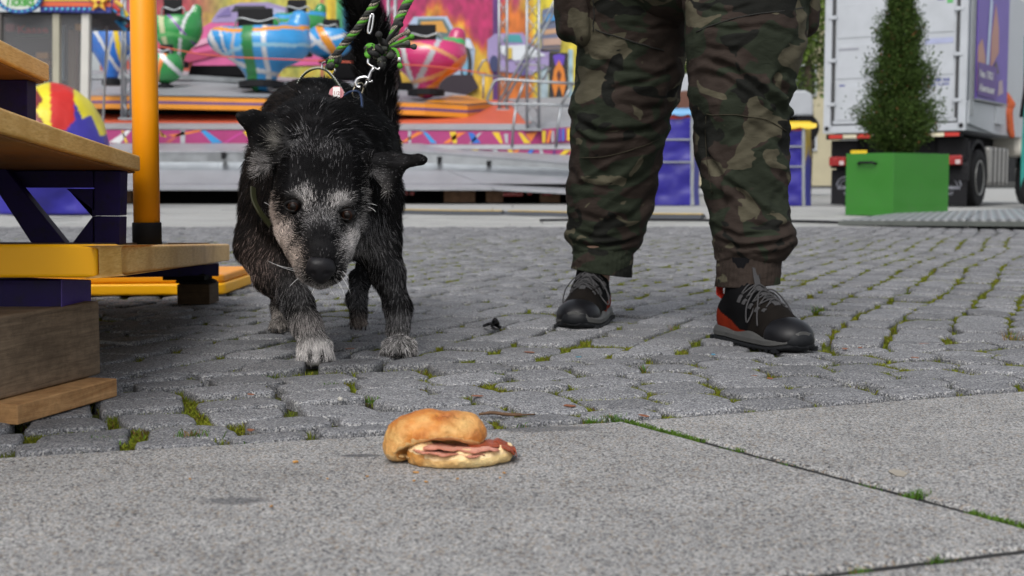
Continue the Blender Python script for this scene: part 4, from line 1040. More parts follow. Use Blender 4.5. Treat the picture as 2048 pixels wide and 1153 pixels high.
def leg_loft(tab, cr, seed, n=230, m_=120):
    P = prof(tab, n); th = np.linspace(0, 2*PI, m_, endpoint=False); V = np.zeros((n, m_, 3)); C = np.zeros((n, 4))
    for i in range(n):
        py, xl, xr, Y, b = P[i]; c = W((xl+xr)/2, py, Y); a = (xr-xl)/2*Y/F_PX; C[i] = (c[0], c[1], a, b)
        V[i, :, 0] = c[0]+a*np.cos(th); V[i, :, 1] = c[1]-b*np.sin(th); V[i, :, 2] = c[2]
    nrm_ = np.stack([np.cos(th)[None]*np.ones((n, 1)), -np.sin(th)[None]*np.ones((n, 1)), np.zeros((n, m_))], -1)
    px = 1024+V[..., 0]*F_PX/V[..., 1]*1.0; py = P[:, 0][:, None]*np.ones((1, m_))
    disp = np.zeros((n, m_))
    for pts_, amp, w in cr:
        best = np.full((n, m_), 1e9); sg = np.zeros((n, m_)); tt = np.zeros((n, m_)); 
        L = len(pts_)-1
        for k in range(L):
            a_ = np.array(pts_[k], float); b_ = np.array(pts_[k+1], float); e = b_-a_; t_ = np.clip(((px-a_[0])*e[0]+(py-a_[1])*e[1])/(e@e), 0, 1)
            dx = px-(a_[0]+e[0]*t_); dy = py-(a_[1]+e[1]*t_); dd = np.hypot(dx, dy); cr_ = np.sign(e[0]*dy-e[1]*dx); u = dd < best
            best[u] = dd[u]; sg[u] = cr_[u]; tt[u] = (k+t_[u])/L
        w = w*.8; s = best*sg/w; env = np.clip(np.sin(PI*np.clip(tt, .04, .96))*1.6, 0, 1)
        disp += amp*env*(-np.exp(-s*s)+.75*np.exp(-((s+2.0)/1.6)**2)+.45*np.exp(-((s-2.2)/1.5)**2))
    x, y, z = V[..., 0], V[..., 1], V[..., 2]
    w1 = fbm(x*7+seed, y*7, z*16+x*8*math.copysign(1, seed-5), 3); disp += .010*w1
    r2 = 1-np.abs(fbm(x*9+3+seed, y*9, z*22-x*14, 2))*2.2; disp += .0060*np.clip(r2, -1, 1)
    disp += .0016*fbm(x*60, y*60, z*90, 2)
    V += nrm_*disp[..., None]
    V[..., 2] += .004*fbm(x*20, y*20, z*20, 2)
    F = []
    i, j = np.meshgrid(np.arange(n-1), np.arange(m_), indexing='ij'); a_ = (i*m_+j).ravel(); b_ = (i*m_+(j+1) % m_).ravel()
    F = np.stack([a_, a_+m_, b_+m_, b_], 1)
    return V.reshape(-1, 3), F, P
VL, FL, PL = leg_loft(LEGL, CRL, 2.0); VR, FR, PR = leg_loft(LEGR, CRR, 9.0)
# camouflage cloth
m = NT('camouflage_cloth'); v = m.coord((.72, .7, 1.15), obj='world')
def blob_mask(off, sc, th_, soft=.0035, dist=.8):
    mp = m.n('Mapping', {'Vector': v}); mp.inputs['Location'].default_value = off
    return m.ramp(m.n('TexNoise', {'Vector': mp.outputs[0], 'Scale': sc, 'Detail': 2.6, 'Roughness': .40, 'Distortion': dist}).outputs[0], [(th_-soft, 0), (th_+soft, 1)])
c_ = m.mix(blob_mask((3, 1, 7), 10.5, .50), (.022, .027, .018), (.032, .024, .020))
c_ = m.mix(blob_mask((9, 4, 2), 12.5, .575), c_, (.076, .069, .047))
c_ = m.mix(blob_mask((1, 8, 5), 11.5, .60), c_, (.0115, .0120, .0105))
wv1 = m.noise(m.coord((1, 1, 1), obj='world'), 900, 2); wv2 = m.noise(m.coord(obj='world'), 14, 4)
c_ = m.mix(1.0, c_, m.ramp(wv2, [(.3, .75), (.7, 1.12)]), 'MULTIPLY')
wr = m.noise(m.coord((1, 1, 2.2), obj='world'), 34, 4, .55, .8)
M_camo = m.set(color=c_, rough=.85, normal=m.bump(m.math('ADD', wr, m.math('MULTIPLY', wv1, .10)), .42, .006), spec=.08, sheen=.0)
# body inside the clothes: hips, legs and feet as one skin
BD = SDF(np.arange(.02, .82, .009), np.arange(2.66, 3.52, .009), np.arange(.0, 1.12, .009))
def ctr(tab, py):
    T = np.array(tab, float); xl, xr, Y = [np.interp(py, T[:, 0], T[:, k]) for k in (1, 2, 3)]; return A(W((xl+xr)/2, py, Y))
hipz = .88
for tab, ank, toe in ((LEGL, A((.203, 3.295, .10)), A((.165, 3.18, .035))), (LEGR, A((.515, 2.88, .10)), A((.575, 2.75, .035)))):
    hip = ctr(tab, -150); knee = ctr(tab, 290); 
    BD.cap(hip, knee, .088, .060, .02); BD.cap(knee, ank, .056, .036, .02); BD.cap(ank, toe, .036, .030, .02); BD.cap(ank, ank+A((0, .03, -.055)), .036, .033, .02)
BD.ell((.42, 3.10, .93), (.17, .12, .14), .06); BD.ell((.42, 3.10, 1.04), (.155, .11, .13), .06)
Vb_, Fb_ = BD.mesh(); Vb_ = smooth_mesh(Vb_, Fb_, 2)
M_skin2 = plain('skin', (.40, .24, .17), rough=.5)
person = to_mesh('person', Vb_, Fb_, M_skin2, smooth=True, loc=(.38, 3.1, 0)); tag(person, 'person standing in camouflage cargo trousers and black hiking shoes behind the dog', 'person')
# trousers: both legs plus seat
hv = SDF(np.arange(.0, .86, .010), np.arange(2.80, 3.42, .010), np.arange(.70, 1.14, .010))
hv.ell((.415, 3.11, .93), (.235, .175, .19), .05); hv.cap((.40, 3.1, .9), (.41, 3.1, 1.08), .16, .15, .05); hv.cut(2, 1.09, False); hv.noise(12, .006)
Vh, Fh = hv.mesh(); Vh = smooth_mesh(Vh, Fh, 2)
Vt = np.concatenate([VL, VR, Vh]); Ft = np.concatenate([FL, FR+len(VL), Fh+len(VL)+len(VR)])
trs = to_mesh('trousers', Vt, Ft, M_camo, person, smooth=True)
def surf(V, n, m_, px, py, out=.002):
    """nearest front vertex of a leg for a photo pixel"""
    Q = V.reshape(n, m_, 3); f = Q[:, 2:m_//2-1].reshape(-1, 3); u = 1024+f[:, 0]*F_PX/f[:, 1]
    k = CT*f[:, 1]-ST*(f[:, 2]-CAM_H); u = 1024+F_PX*f[:, 0]/k; w = 576.5-F_PX*(ST*f[:, 1]+CT*(f[:, 2]-CAM_H))/k
    i = np.argmin((u-px)**2+(w-py)**2); return f[i]+A((0, -out, 0))
M_seam = plain('seam_thread', (.045, .040, .028), rough=.95, spec=.05)
M_seamd = plain('seam_dark', (.012, .012, .010), rough=.9)
def seam(V, pts_, r, mat):
    q = []
    P_ = [A((x, y, 0)) for x, y in pts_]; P_ = bez(P_, 8)
    for p in P_: q.append(surf(V, 230, 120, p[0], p[1]))
    q = np.array(q); 
    for _ in range(3): q[1:-1] = (q[:-2]+q[1:-1]*2+q[2:])/4
    MB().tube(list(q), r, 6).build('seam', mat, trs, smooth=True)
seam(VL, [(1142, 314), (1190, 316), (1260, 302), (1318, 280)], .0011, M_seam)
seam(VL, [(1188, 60), (1240, 76), (1290, 92), (1330, 102)], .0014, M_seamd)
seam(VR, [(1392, 64), (1450, 42), (1520, 28), (1606, 18)], .0014, M_seamd)
seam(VR, [(1412, 230), (1470, 230), (1530, 240), (1572, 262)], .0011, M_seam)
seam(VR, [(1412, 232), (1411, 290), (1416, 340), (1424, 390)], .0008, M_seam)
seam(VL, [(1187, 0), (1188, 40), (1188, 62)], .0014, M_seamd)
# elastic cuffs
def cuff(rows, seed, tilt):
    n = len(rows); n2 = 30; m_ = 160; P = prof(rows, n2); th = np.linspace(0, 2*PI, m_, endpoint=False); V = np.zeros((n2, m_, 3))
    for i in range(n2):
        py, xl, xr, Y, b = P[i]; c = W((xl+xr)/2, py, Y); a = (xr-xl)/2*Y/F_PX
        rib = 1+.022*np.abs(np.sin(th*19+seed))+.03*vnoise(th*4, th*0+seed, i*.25+0*th)
        V[i, :, 0] = c[0]+a*np.cos(th)*rib; V[i, :, 1] = c[1]-b*np.sin(th)*rib; V[i, :, 2] = c[2]+tilt*np.cos(th)*(i/n2)
    inner = V[::-1].copy(); cc = inner.mean(1, keepdims=True); inner = cc+(inner-cc)*A((.95, .95, 1)); V = np.concatenate([V, inner]); N = len(V)
    i, j = np.meshgrid(np.arange(N-1), np.arange(m_), indexing='ij'); a_ = (i*m_+j).ravel(); b_ = (i*m_+(j+1) % m_).ravel()
    to_mesh('trouser_cuff', V.reshape(-1, 3), np.stack([a_, a_+m_, b_+m_, b_], 1), M_camo, trs, smooth=True)
cuff([(494, 1150, 1268, 3.315, .074), (520, 1146, 1264, 3.31, .074), (546, 1143, 1262, 3.31, .074)], 1, -.012)
cuff([(505, 1436, 1564, 2.90, .075), (540, 1434, 1560, 2.89, .074), (570, 1432, 1558, 2.885, .074)], 4, .004)
# cargo pockets
def pocket(name, blobs_, xr_, yr, zr):
    s = SDF(np.arange(*xr_, .004), np.arange(*yr, .004), np.arange(*zr, .004))
    for a_, b_, r0, r1, sq in blobs_: s.cap(a_, b_, r0, r1, .02, sq=sq)
    s.noise(30, .003); s.noise(14, .006)
    V, F = s.mesh(); V = smooth_mesh(V, F, 2); to_mesh(name, V, F, M_camo, trs, smooth=True)
pL = W(1135, 60, 3.22); x_ = pL[0]
pocket('cargo_pocket', [(W(1136, -90, 3.20), W(1136, 60, 3.22), .040, .030, (1, .45, 1)), (W(1160, -90, 3.16), W(1166, 74, 3.17), .028, .024, (1, .5, 1)), (W(1122, -60, 3.22), W(1128, 20, 3.22), .028, .020, (1, .45, 1))], (x_-.09, x_+.11), (3.03, 3.38), (.62, .98))
pR = W(1610, 40, 2.98); x_ = pR[0]
pocket('cargo_pocket', [(W(1604, -100, 3.02), W(1602, 62, 3.02), .036, .022, (1, .45, 1)), (W(1614, -60, 3.0), W(1618, 48, 3.0), .030, .020, (1, .45, 1)), (W(1590, 0, 3.0), W(1590, 105, 3.0), .016, .010, (1, .4, 1))], (x_-.10, x_+.10), (2.83, 3.2), (.60, .96))

# hiking shoes
M_shoe = attr_mat('shoe_textile', spec=.06, rough=.8, var=.3, nsc=40, bump=.6, bsc=800, bd=.0008)
M_toe = plain('shoe_toe_gloss', (.0045, .0045, .006), rough=.45, bump=.25, bsc=90, bd=.001, spec=.3)
M_mid = plain('shoe_midsole', (.062, .062, .060), rough=.6, var=.2, nsc=40, bump=.3, bsc=200)
M_out = plain('shoe_outsole', (.009, .010, .012), spec=.25, rough=.6, bump=.4, bsc=120, bd=.001)
M_lace = plain('lace', (.038, .037, .039), rough=.8, bump=.8, bsc=900, bd=.0006)
M_web = plain('shoe_webbing', (.040, .039, .041), rough=.75, bump=.6, bsc=900)
M_red = plain('shoe_red', (.42, .018, .006), rough=.5)
def shoe(label_, toe, heel, sc, side, roll=0):
    toe = A(toe); heel = A(heel); f = toe-heel; f[2] = 0; f /= np.linalg.norm(f); r = np.cross(f, A((0, 0, 1))); o = (toe+heel)/2; o[2] = 0
    M3 = np.array([r, f, A((0, 0, 1))])      # rows
    T = lambda V: (np.asarray(V, float)*sc)@M3+o
    s = SDF(np.arange(-.07, .07, .0022), np.arange(-.16, .165, .0026), np.arange(.012, .17, .0024))
    s.ell((0, .082, .030), (.046, .062, .034), .02); s.ell((.002, .105, .026), (.040, .042, .026), .02)
    s.cap((0, .055, .050), (0, -.01, .068), .034, .036, .02); s.cap((0, -.02, .062), (0, -.055, .105), .038, .036, .02)
    s.cap((0, -.06, .07), (0, -.066, .104), .040, .034, .02, sq=(1.08, 1, 1)); s.ell((0, -.092, .048), (.037, .046, .052), .02); s.ell((0, 0, .028), (.041, .09, .03), .02)
    s.cap((0, -.06, .09), (0, -.062, .175), .027, .028, .008, sub=True)
    s.cut(2, .020)
    V, F = s.mesh(); V = smooth_mesh(V, F, 1)
    C = np.tile(np.array([.0045, .0045, .005]), (len(V), 1))
    x, y, z = V.T; 
    orr = (x*side > .006) & (z < .026+.034*np.clip((-.01-y)/.10, 0, 1)+.006) & (y < .012) & (y > -.125); C[orr] = (.19, .020, .007)
    dk = (x*side < -.010) & (z > .055+.02*np.clip((-.02-y)/.10, 0, 1)) ; 
    br = (y > .02) & (y < .10) & ~orr; C[br] = C[br]*1.5+A((.004, .002, 0))
    sh_ = to_mesh('shoe', T(V), F, M_shoe, person, smooth=True)
    a_ = sh_.data.color_attributes.new('Col', 'FLOAT_COLOR', 'POINT'); c4_ = np.ones((len(V), 4), np.float32); c4_[:, :3] = C; a_.data.foreach_set('color', c4_.ravel())
    sh_['label'] = label_
    # sole by outline
    def outline(k, grow=0):
        ys = np.linspace(-.138, .150, 30); L = []
        for yy in ys:
            t_ = (yy+.138)/.288; w = .034+.012*np.sin(PI*np.clip((t_-.25)/.9, 0, 1)); 
            if t_ < .12: w *= math.sqrt(max(1-((.12-t_)/.12)**2, .02))
            if t_ > .80: w *= math.sqrt(max(1-((t_-.80)/.2)**2*.97, .02))
            L.append((w+grow, yy))
        return [(w, y_) for w, y_ in L]+[(-w, y_) for w, y_ in L[::-1]]
    def layer(name, zs, mat, wave=0):
        Vv = []; N = None
        for (g_, z0) in zs:
            O = outline(0, g_); N = len(O)
            for (x_, y_) in O:
                up = .010*max(0, (y_-.09)/.06)**2+.003*max(0, (-y_-.10)/.04)**2; Vv.append((x_, y_, z0+up+wave*math.sin(y_*48)*(1 if z0 > .02 else 0)))
        F_ = [(i*N+j, i*N+(j+1) % N, (i+1)*N+(j+1) % N, (i+1)*N+j) for i in range(len(zs)-1) for j in range(N)]
        F_ += [tuple(range(N))[::-1], tuple(range((len(zs)-1)*N, len(zs)*N))]
        to_mesh(name, T(Vv), F_, mat, sh_, smooth=False)
    layer('midsole', [(.001, .0085), (.006, .012), (.006, .020), (.003, .027), (-.004, .030)], M_mid, .0025)
    layer('outsole', [(-.002, .001), (.004, .0015), (.0068, .0045), (.0065, .0088), (.002, .0095)], M_out)
    # lugs
    for yy in np.linspace(-.12, .12, 13):
        for sd in (-1, 1):
            k = .036+.010*math.sin(PI*max(0, min(1, ((yy+.138)/.288-.25)/.9)))
            P_ = [(sd*k*.8, yy-.004, .0005), (sd*(k+.0058), yy-.004, .0005), (sd*(k+.0058), yy+.004, .0005), (sd*k*.8, yy+.004, .0005)]
            b_ = MB().prism([Vector(T([p])[0]) for p in P_], (0, 0, .009*sc)).build('lug', M_out, sh_)
    # toe bumper
    s = SDF(np.arange(-.06, .06, .0022), np.arange(.06, .165, .0022), np.arange(.003, .07, .0022))
    s.ell((.0, .108, .024), (.0435, .046, .030), .01); s.cut(1, .114); s.noise(60, .0008)
    x0_ = s.ax[0].reshape(-1, 1, 1)
    z0_ = s.ax[2].reshape(1, 1, -1); s.d = np.maximum(s.d, (np.abs(x0_)*1.0+z0_*.55-.042))
    V2, F2 = s.mesh(); V2 = smooth_mesh(V2, F2, 2); to_mesh('toe_bumper', T(V2), F2, M_out, sh_, smooth=True)
    s = SDF(np.arange(-.06, .06, .0022), np.arange(.05, .165, .0022), np.arange(.014, .08, .0022))
    s.ell((0, .083, .030), (.0470, .062, .0345), .02); s.ell((.002, .105, .026), (.041, .043, .0268), .02); s.cut(1, .088); s.cut(2, .02)
    V2, F2 = s.mesh(); V2 = smooth_mesh(V2, F2, 1); to_mesh('toe_cap', T(V2), F2, M_toe, sh_, smooth=True)
    # tongue webbing, lace keepers, laces
    def tz(x_, y_):      # height of the upper at x,y by marching down the field
        i = int(np.argmin(abs(sg.ax[0]-x_))); j = int(np.argmin(abs(sg.ax[1]-y_))); col_ = sg.d[i, j]; k = np.nonzero(col_ < 0)[0]
        return float(sg.ax[2][k[-1]]) if len(k) else .05
    sg = SDF(np.arange(-.07, .07, .0022), np.arange(-.16, .165, .0026), np.arange(.012, .17, .0024))
    sg.ell((0, .082, .030), (.046, .062, .034), .02); sg.cap((0, .055, .050), (0, -.01, .068), .034, .036, .02); sg.cap((0, -.02, .062), (0, -.055, .105), .038, .036, .02); sg.ell((0, 0, .028), (.041, .09, .03), .02)
    tp = [T([(0, y_, tz(0, y_)+.002)])[0] for y_ in np.linspace(.062, -.012, 8)]
    wv_ = M3[0]
    strap('tongue_webbing', tp, tuple(wv_), .016, .003, M_web, sh_)
    ft = T([(0, -.020, .112)])[0]; tt_ = [T([(0, -.004, .104)])[0], T([(0, -.012, .118)])[0], T([(0, -.018, .135)])[0], T([(0, -.022, .150)])[0], T([(0, -.028, .150)])[0]]
    tw = strap('tongue_tab', tt_, tuple(wv_), .014, .003, M_web, sh_)
    rows_ = [(.055, .022), (.036, .026), (.017, .029), (-.002, .031), (-.018, .032)]
    for (y_, w_) in rows_:
        for sd in (-1, 1):
            c_k = T([(sd*w_, y_, tz(sd*w_, y_)+.002), (sd*(w_+.007), y_-.002, tz(sd*(w_+.005), y_)-.001)])
            strap('lace_keeper', [c_k[0], (c_k[0]+c_k[1])/2+A((0, 0, .002)), c_k[1]], tuple(M3[1]), .012, .003, M_web, sh_)
    lm = []
    for i, (y_, w_) in enumerate(rows_):
        for q in range(1 if i < 4 else 1):
            pts_ = [(sx*w_, y_+(.0 if abs(sx) > .9 else -.004), tz(sx*w_, y_)+.0055) for sx in (-1, -.5, 0, .5, 1)]
            MB().tube(bez(T(pts_), 6), .0015*sc, 7).build('lace', M_lace, sh_, smooth=True)
        if i < 4:
            y2, w2 = rows_[i+1]
            for sd in (-1, 1):
                pts_ = [(sd*w_, y_, tz(sd*w_, y_)+.005), (0, (y_+y2)/2, tz(0, (y_+y2)/2)+.0085), (-sd*w2, y2, tz(sd*w2, y2)+.005)]
                MB().tube(bez(T(pts_), 6), .0015*sc, 7).build('lace', M_lace, sh_, smooth=True)
    # bow
    k0 = (0, -.004, .106)
    for pts_ in ([k0, (.022, .012, .108), (.045, .022, .080), (.050, .030, .050), (.040, .028, .060), (.018, .016, .092), k0], [k0, (-.022, .012, .108), (-.048, .022, .078), (-.056, .034, .048), (-.040, .028, .060), (-.018, .016, .094), k0],
                 [k0, (.018, .020, .098), (.036, .045, .062), (.044, .060, .045)], [k0, (-.016, .020, .098), (-.030, .048, .060), (-.030, .062, .052)], [k0, (-.030, .002, .10), (-.052, .010, .065), (-.054, .012, .058)]):
        MB().tube(bez(T(pts_), 7), .0016*sc, 7).build('lace', M_lace, sh_, smooth=True)
    MB().lathe(T([k0])[0], [(.0005, -.006), (.006, -.004), (.0075, 0), (.006, .004), (.0005, .006)], 10, axis=tuple(M3[0])).build('lace_knot', M_lace, sh_, smooth=True)
    # heel pull tab
    c_h = T([(.018*side, -.108, .085), (.020*side, -.124, .092), (.020*side, -.125, .104), (.018*side, -.108, .110)])
    strap('heel_tab', list(c_h), tuple(M3[0]), .018, .004, M_red, sh_)
    # socks
    s2 = T([(0, -.058, .09), (0, -.060, .13), (0, -.060, .17)])
    MB().tube(list(s2), [.031*sc, .031*sc, .032*sc], 24).build('sock', plain('sock', (.006, .006, .007), rough=.95, spec=.05), sh_, smooth=True)
    if side > 0:
        c_ = A(tt_[2])-f*0; text('tab_letter', 'S', M_black, sh_, tt_[2]+f*.0035-M3[0]*-.0040*1.0*(-1)+A((0, 0, -.004)), -M3[0]*-1 if False else A((1, 0, 0)), A((0, 0, 1))*.97+f*-.2, .0085)
    return sh_
shoe('black hiking shoe turned slightly left with its laces in a bow', G(1150, 660), A(G(1150, 660))+A((.075, .285, 0)), 1.10, -1)
shoe('black hiking shoe with orange side panel and red heel loop', G(1600, 707), A(G(1600, 707))+A((-.110, .285, 0)), 1.10, 1)
# ================================================================= bread roll
m = NT('crust'); v = m.coord(obj='world'); n1 = m.noise(v, 28, 4, .55); n2 = m.noise(v, 110, 4, .6); n3 = m.noise(v, 420, 3, .6)
a_ = m.n('Attribute', attribute_name='Col').outputs[0]
c_ = m.mix(1.0, a_, m.ramp(n1, [(.3, (.80, .66, .5)), (.7, (1.12, 1.1, 1.05))]), 'MULTIPLY'); c_ = m.mix(1.0, c_, m.ramp(n2, [(.3, (.85, .78, .7)), (.7, (1.08, 1.08, 1.1))]), 'MULTIPLY')
M_crust = m.set(color=c_, rough=.52, normal=m.bump(m.math('ADD', m.math('MULTIPLY', n2, .8), m.math('MULTIPLY', n3, .5)), .85, .003), sss=.06, spec=.4)
m.b.inputs['Subsurface Radius'].default_value = (.006, .003, .001)
m = NT('bread_crumb'); v = m.coord(obj='world'); n2 = m.noise(v, 240, 4, .6)
M_crumb = m.set(color=m.ramp(n2, [(.3, (.52, .34, .13)), (.7, (.78, .62, .34))]), rough=.85, normal=m.bump(n2, .8, .002), sss=.1)
m.b.inputs['Subsurface Radius'].default_value = (.008, .005, .002)
m = NT('roast_meat'); v = m.coord(obj='world'); n1 = m.noise(v, 60, 4, .6); n2 = m.noise(v, 300, 4, .6); a_ = m.n('Attribute', attribute_name='Col').outputs[0]
M_meat = m.set(color=m.mix(1.0, a_, m.ramp(n2, [(.3, .7), (.7, 1.15)]), 'MULTIPLY'), rough=.42, normal=m.bump(n2, .7, .0015), sss=.1)
m.b.inputs['Subsurface Radius'].default_value = (.006, .002, .001)
def rotm(ax_, ang): return np.array(Matrix.Rotation(ang, 3, Vector(ax_)))
roll = empty('bread_roll', G(895, 930), 'broken bread roll with roast meat slices lying on the granite slab', 'bread roll')
Yb = 1.60
tb = SDF(np.arange(-.175, -.015, .0013), np.arange(1.52, 1.70, .0015), np.arange(-.002, .085, .0013))
Rt = rotm((0, 1, 0), math.radians(4)).T
tb.ell(W(880, 868, 1.605), (.058, .045, .0250), .01, Rt)
tb.ell(W(850, 862, 1.605), (.040, .038, .024), .012, Rt); tb.ell(W(915, 862, 1.60), (.034, .036, .0235), .010, Rt)
tb.ell(W(806, 884, 1.605), (.0235, .036, .0225), .010, rotm((0, 1, 0), math.radians(-18)).T)
tb.ell(W(790, 900, 1.60), (.0125, .028, .0125), .008)
tb.ell(W(885, 907, 1.575), (.056, .034, .0150), .006, sub=True); tb.ell(W(905, 905, 1.55), (.055, .03, .0145), .004, sub=True)
tb.cap(W(880, 835, 1.585), W(935, 850, 1.585), .0035, .003, .006, sub=True); tb.cap(W(905, 838, 1.57), W(938, 866, 1.56), .003, .002, .006, sub=True)
tb.noise(38, .0042, 4); tb.noise(150, .0011, 2)
V, F = tb.mesh(); V = smooth_mesh(V, F, 1); N_ = mesh_normals(V, F)
gold = np.array([.55, .235, .050]); dark = np.array([.40, .115, .018]); pale_ = np.array([.66, .43, .17]); inn = np.array([.70, .50, .24])
t1 = fbm(V[:, 0]*38, V[:, 1]*38, V[:, 2]*55, 3)
pxv = 1024+V[:, 0]*F_PX/V[:, 1]; top = np.clip((V[:, 2]-.045)/.015, 0, 1)
C = gold+(dark-gold)*np.clip(t1*1.6+.1, 0, 1)[:, None]
pl_ = np.clip(1-np.hypot((pxv-925)/48, (V[:, 2]-.050)/.018), 0, 1)+.8*np.clip(1-np.hypot((pxv-775)/40, (V[:, 2]-.018)/.03), 0, 1)+np.clip(-t1*1.3-.12, 0, .5); pl_ = np.clip(pl_*1.2, 0, 1)[:, None]
C = C*(1-pl_)+pale_*pl_
und = (N_[:, 2] < -.25) & (V[:, 1] > 1.53); C[und] = inn
tbo = to_mesh('bun_top', V, F, M_crust, roll, smooth=True, cols=C)
# flaking crust pieces
bb = SDF(np.arange(-.145, .03, .0013), np.arange(1.51, 1.68, .0015), np.arange(-.001, .05, .0012))
Rb = rotm((0, 1, 0), math.radians(-3)).T
bb.ell(W(918, 911, 1.588), (.0590, .044, .0175), .008, Rb); bb.ell(W(985, 903, 1.60), (.027, .034, .0150), .008, Rb); bb.ell(W(850, 905, 1.59), (.020, .034, .0175), .008)
bb.ell(W(925, 890, 1.602), (.058, .044, .0150), .004, Rb, sub=True)
bb.noise(55, .0036, 4); bb.noise(180, .0011, 2); bb.d = np.maximum(bb.d, .0006-bb.ax[2].reshape(1, 1, -1))
V, F = bb.mesh(); V = smooth_mesh(V, F, 1); N_ = mesh_normals(V, F); pxv = 1024+V[:, 0]*F_PX/V[:, 1]
t1 = fbm(V[:, 0]*45, V[:, 1]*45, V[:, 2]*45, 3); f_ = np.clip((905-pxv)/90+t1*.8, 0, 1)[:, None]
C = np.array([.84, .68, .36])*(1-f_)+np.array([.60, .31, .085])*f_
C[(N_[:, 2] > .35)] = (.86, .72, .46)
to_mesh('bun_bottom', V, F, M_crust, roll, smooth=True, cols=C)
# meat slices
def slice_(pts_l, wd, th_, seed, edge, mid):
    """wavy slab: centre line of photo pixels at depth"""
    P_ = bez(pts_l, 10); n = len(P_); k = 14; V = []; C = []
    for sgn in (1, -1):
        for i, p in enumerate(P_):
            for j in range(k):
                s_ = j/(k-1)-.5; q = A(p)+A((0, s_*wd, 0)); nz_ = .0022*fbm(np.array([q[0]*60]), np.array([q[1]*60]), np.array([seed*1.]), 2)[0]; q[2] += nz_+sgn*th_/2*(1-(2*s_)**6)*min(1, i*.6, (n-1-i)*.6)-.004*s_
                q[1] += .004*math.sin(i*.55+seed)+.0015*math.sin(i*1.3+seed); V.append(q); e = max(abs(2*s_)**5, 1-min(1, i*.35), 1-min(1, (n-1-i)*.35)); C.append(A(mid)*(1-e)+A(edge)*e)
    F = []
    for w_ in range(2):
        for i in range(n-1):
            for j in range(k-1):
                a = w_*n*k+i*k+j; q = (a, a+1, a+k+1, a+k); F.append(q if w_ else q[::-1])
    for i in range(n-1):
        a = i*k; b = n*k+i*k; F += [(a, a+k, b+k, b), (a+k-1, b+k-1, b+2*k-1, a+2*k-1)]
    for j in range(k-1): F += [(j, n*k+j, n*k+j+1, j+1), ((n-1)*k+j, (n-1)*k+j+1, (2*n-1)*k+j+1, (2*n-1)*k+j)]
    to_mesh('meat_slice', V, F, M_meat, roll, smooth=True, cols=np.array(C))
PK = (.70, .36, .27); ED = (.30, .055, .018)
slice_([W(828, 893, 1.59), W(860, 899, 1.58), W(900, 902, 1.58), W(950, 904, 1.58), W(972, 903, 1.59)], .074, .0048, 1, (.58, .22, .14), PK)
slice_([W(850, 888, 1.59), W(890, 893, 1.585), W(930, 895, 1.585), W(975, 893, 1.59), W(1000, 894, 1.6)], .076, .0042, 4, (.50, .17, .11), PK)
slice_([W(935, 888, 1.595), W(965, 888, 1.60), W(990, 887, 1.60), W(1012, 892, 1.60), W(1030, 906, 1.60)], .060, .0055, 7, ED, (.34, .075, .030))
slice_([W(985, 886, 1.60), W(1000, 884, 1.605), W(1016, 894, 1.605), W(1030, 900, 1.605), W(1034, 913, 1.60)], .036, .006, 11, ED, ED)
slice_([W(800, 908, 1.60), W(815, 912, 1.60), W(826, 910, 1.60)], .05, .004, 3, (.55, .36, .16), (.6, .42, .2))

# small litter
def bit(name, px, py, r, h, col, lab, cat, seed, group=None, rough=.6, el=1.6):
    rnd = random.Random(seed); g0 = G(px, py); n = 9; ring = []
    zb = .0006 if py > 850 else .002
    a0 = rnd.uniform(0, 6)
    pts_ = [(math.cos(2*PI*k/n)*r*el*rnd.uniform(.6, 1.1), math.sin(2*PI*k/n)*r*rnd.uniform(.6, 1.1)) for k in range(n)]
    c, s = math.cos(a0), math.sin(a0); P_ = [Vector((g0[0]+x*c-y*s, g0[1]+x*s+y*c, zb+rnd.uniform(0, h*.3))) for x, y in pts_]
    mb = MB().prism(P_, (0, 0, h)); o = mb.build(name, plain(name+'_mat', col, rough=rough, var=.3, nsc=300), bevel=h*.3)
    tag(o, lab, cat, group); return o
bit('bread_crumb', 590, 927, .0030, .0022, (.55, .28, .07), 'lone golden crust crumb on the slab left of the bread roll', 'crumb', 1)
for i, (x, y, r) in enumerate([(832, 947, .0032), (828, 964, .0018), (852, 966, .0020), (1008, 948, .0018), (543, 1015, .0018), (380, 960, .0015), (655, 960, .0012), (735, 955, .0016), (915, 960, .0014), (1000, 958, .0012)]):
    bit('crust_crumb', x, y, r, .0012, (.50, .26, .08), ['larger crust crumb just in front of the left end of the bottom bun', 'crust crumb below the larger one in front of the roll', 'thin crust crumb right of two others in front of the roll', 'crust crumb in front of the right end of the bottom bun', 'crust crumb on the slab near the dark stain at left centre', 'faint crumb far left on the slab near the cobble border', 'faint crumb between the lone crumb and the bread roll', 'crumb left of and slightly in front of the bread roll', 'crumb straight in front of the middle of the bread roll', 'crumb furthest right in front of the bread roll'][i], 'crumb', 20+i, 'crumbs round the bread roll')
tw_ = MB().tube(bez([G(958, 829, .004), G(985, 826, .006), G(1010, 829, .004), G(1045, 830, .004), G(1070, 829, .002)], 6), [.0022]*4+[.0028]*6+[.0026]*8+[.0012]*6+[.0006], 7)
o = tw_.build('twig', plain('twig_bark', (.13, .07, .035), rough=.8, var=.5, nsc=200), smooth=True); tag(o, 'thin brown twig lying on the cobbles just behind the bread roll', 'twig')
bit('paper_scrap', 1426, 712, .0055, .0012, (.05, .24, .38), 'small light blue scrap in front of the right hiking shoe', 'scrap', 3, el=1.8)
bit('paper_scrap', 1157, 717, .0045, .0015, (.05, .26, .36), 'light blue scrap on the cobbles below the left hiking shoe', 'scrap', 5)
bit('chewing_gum', 1797, 948, .013, .0007, (.36, .32, .26), 'flat pale blob of chewing gum on the granite slab at right', 'chewing gum', 6, el=1.5)
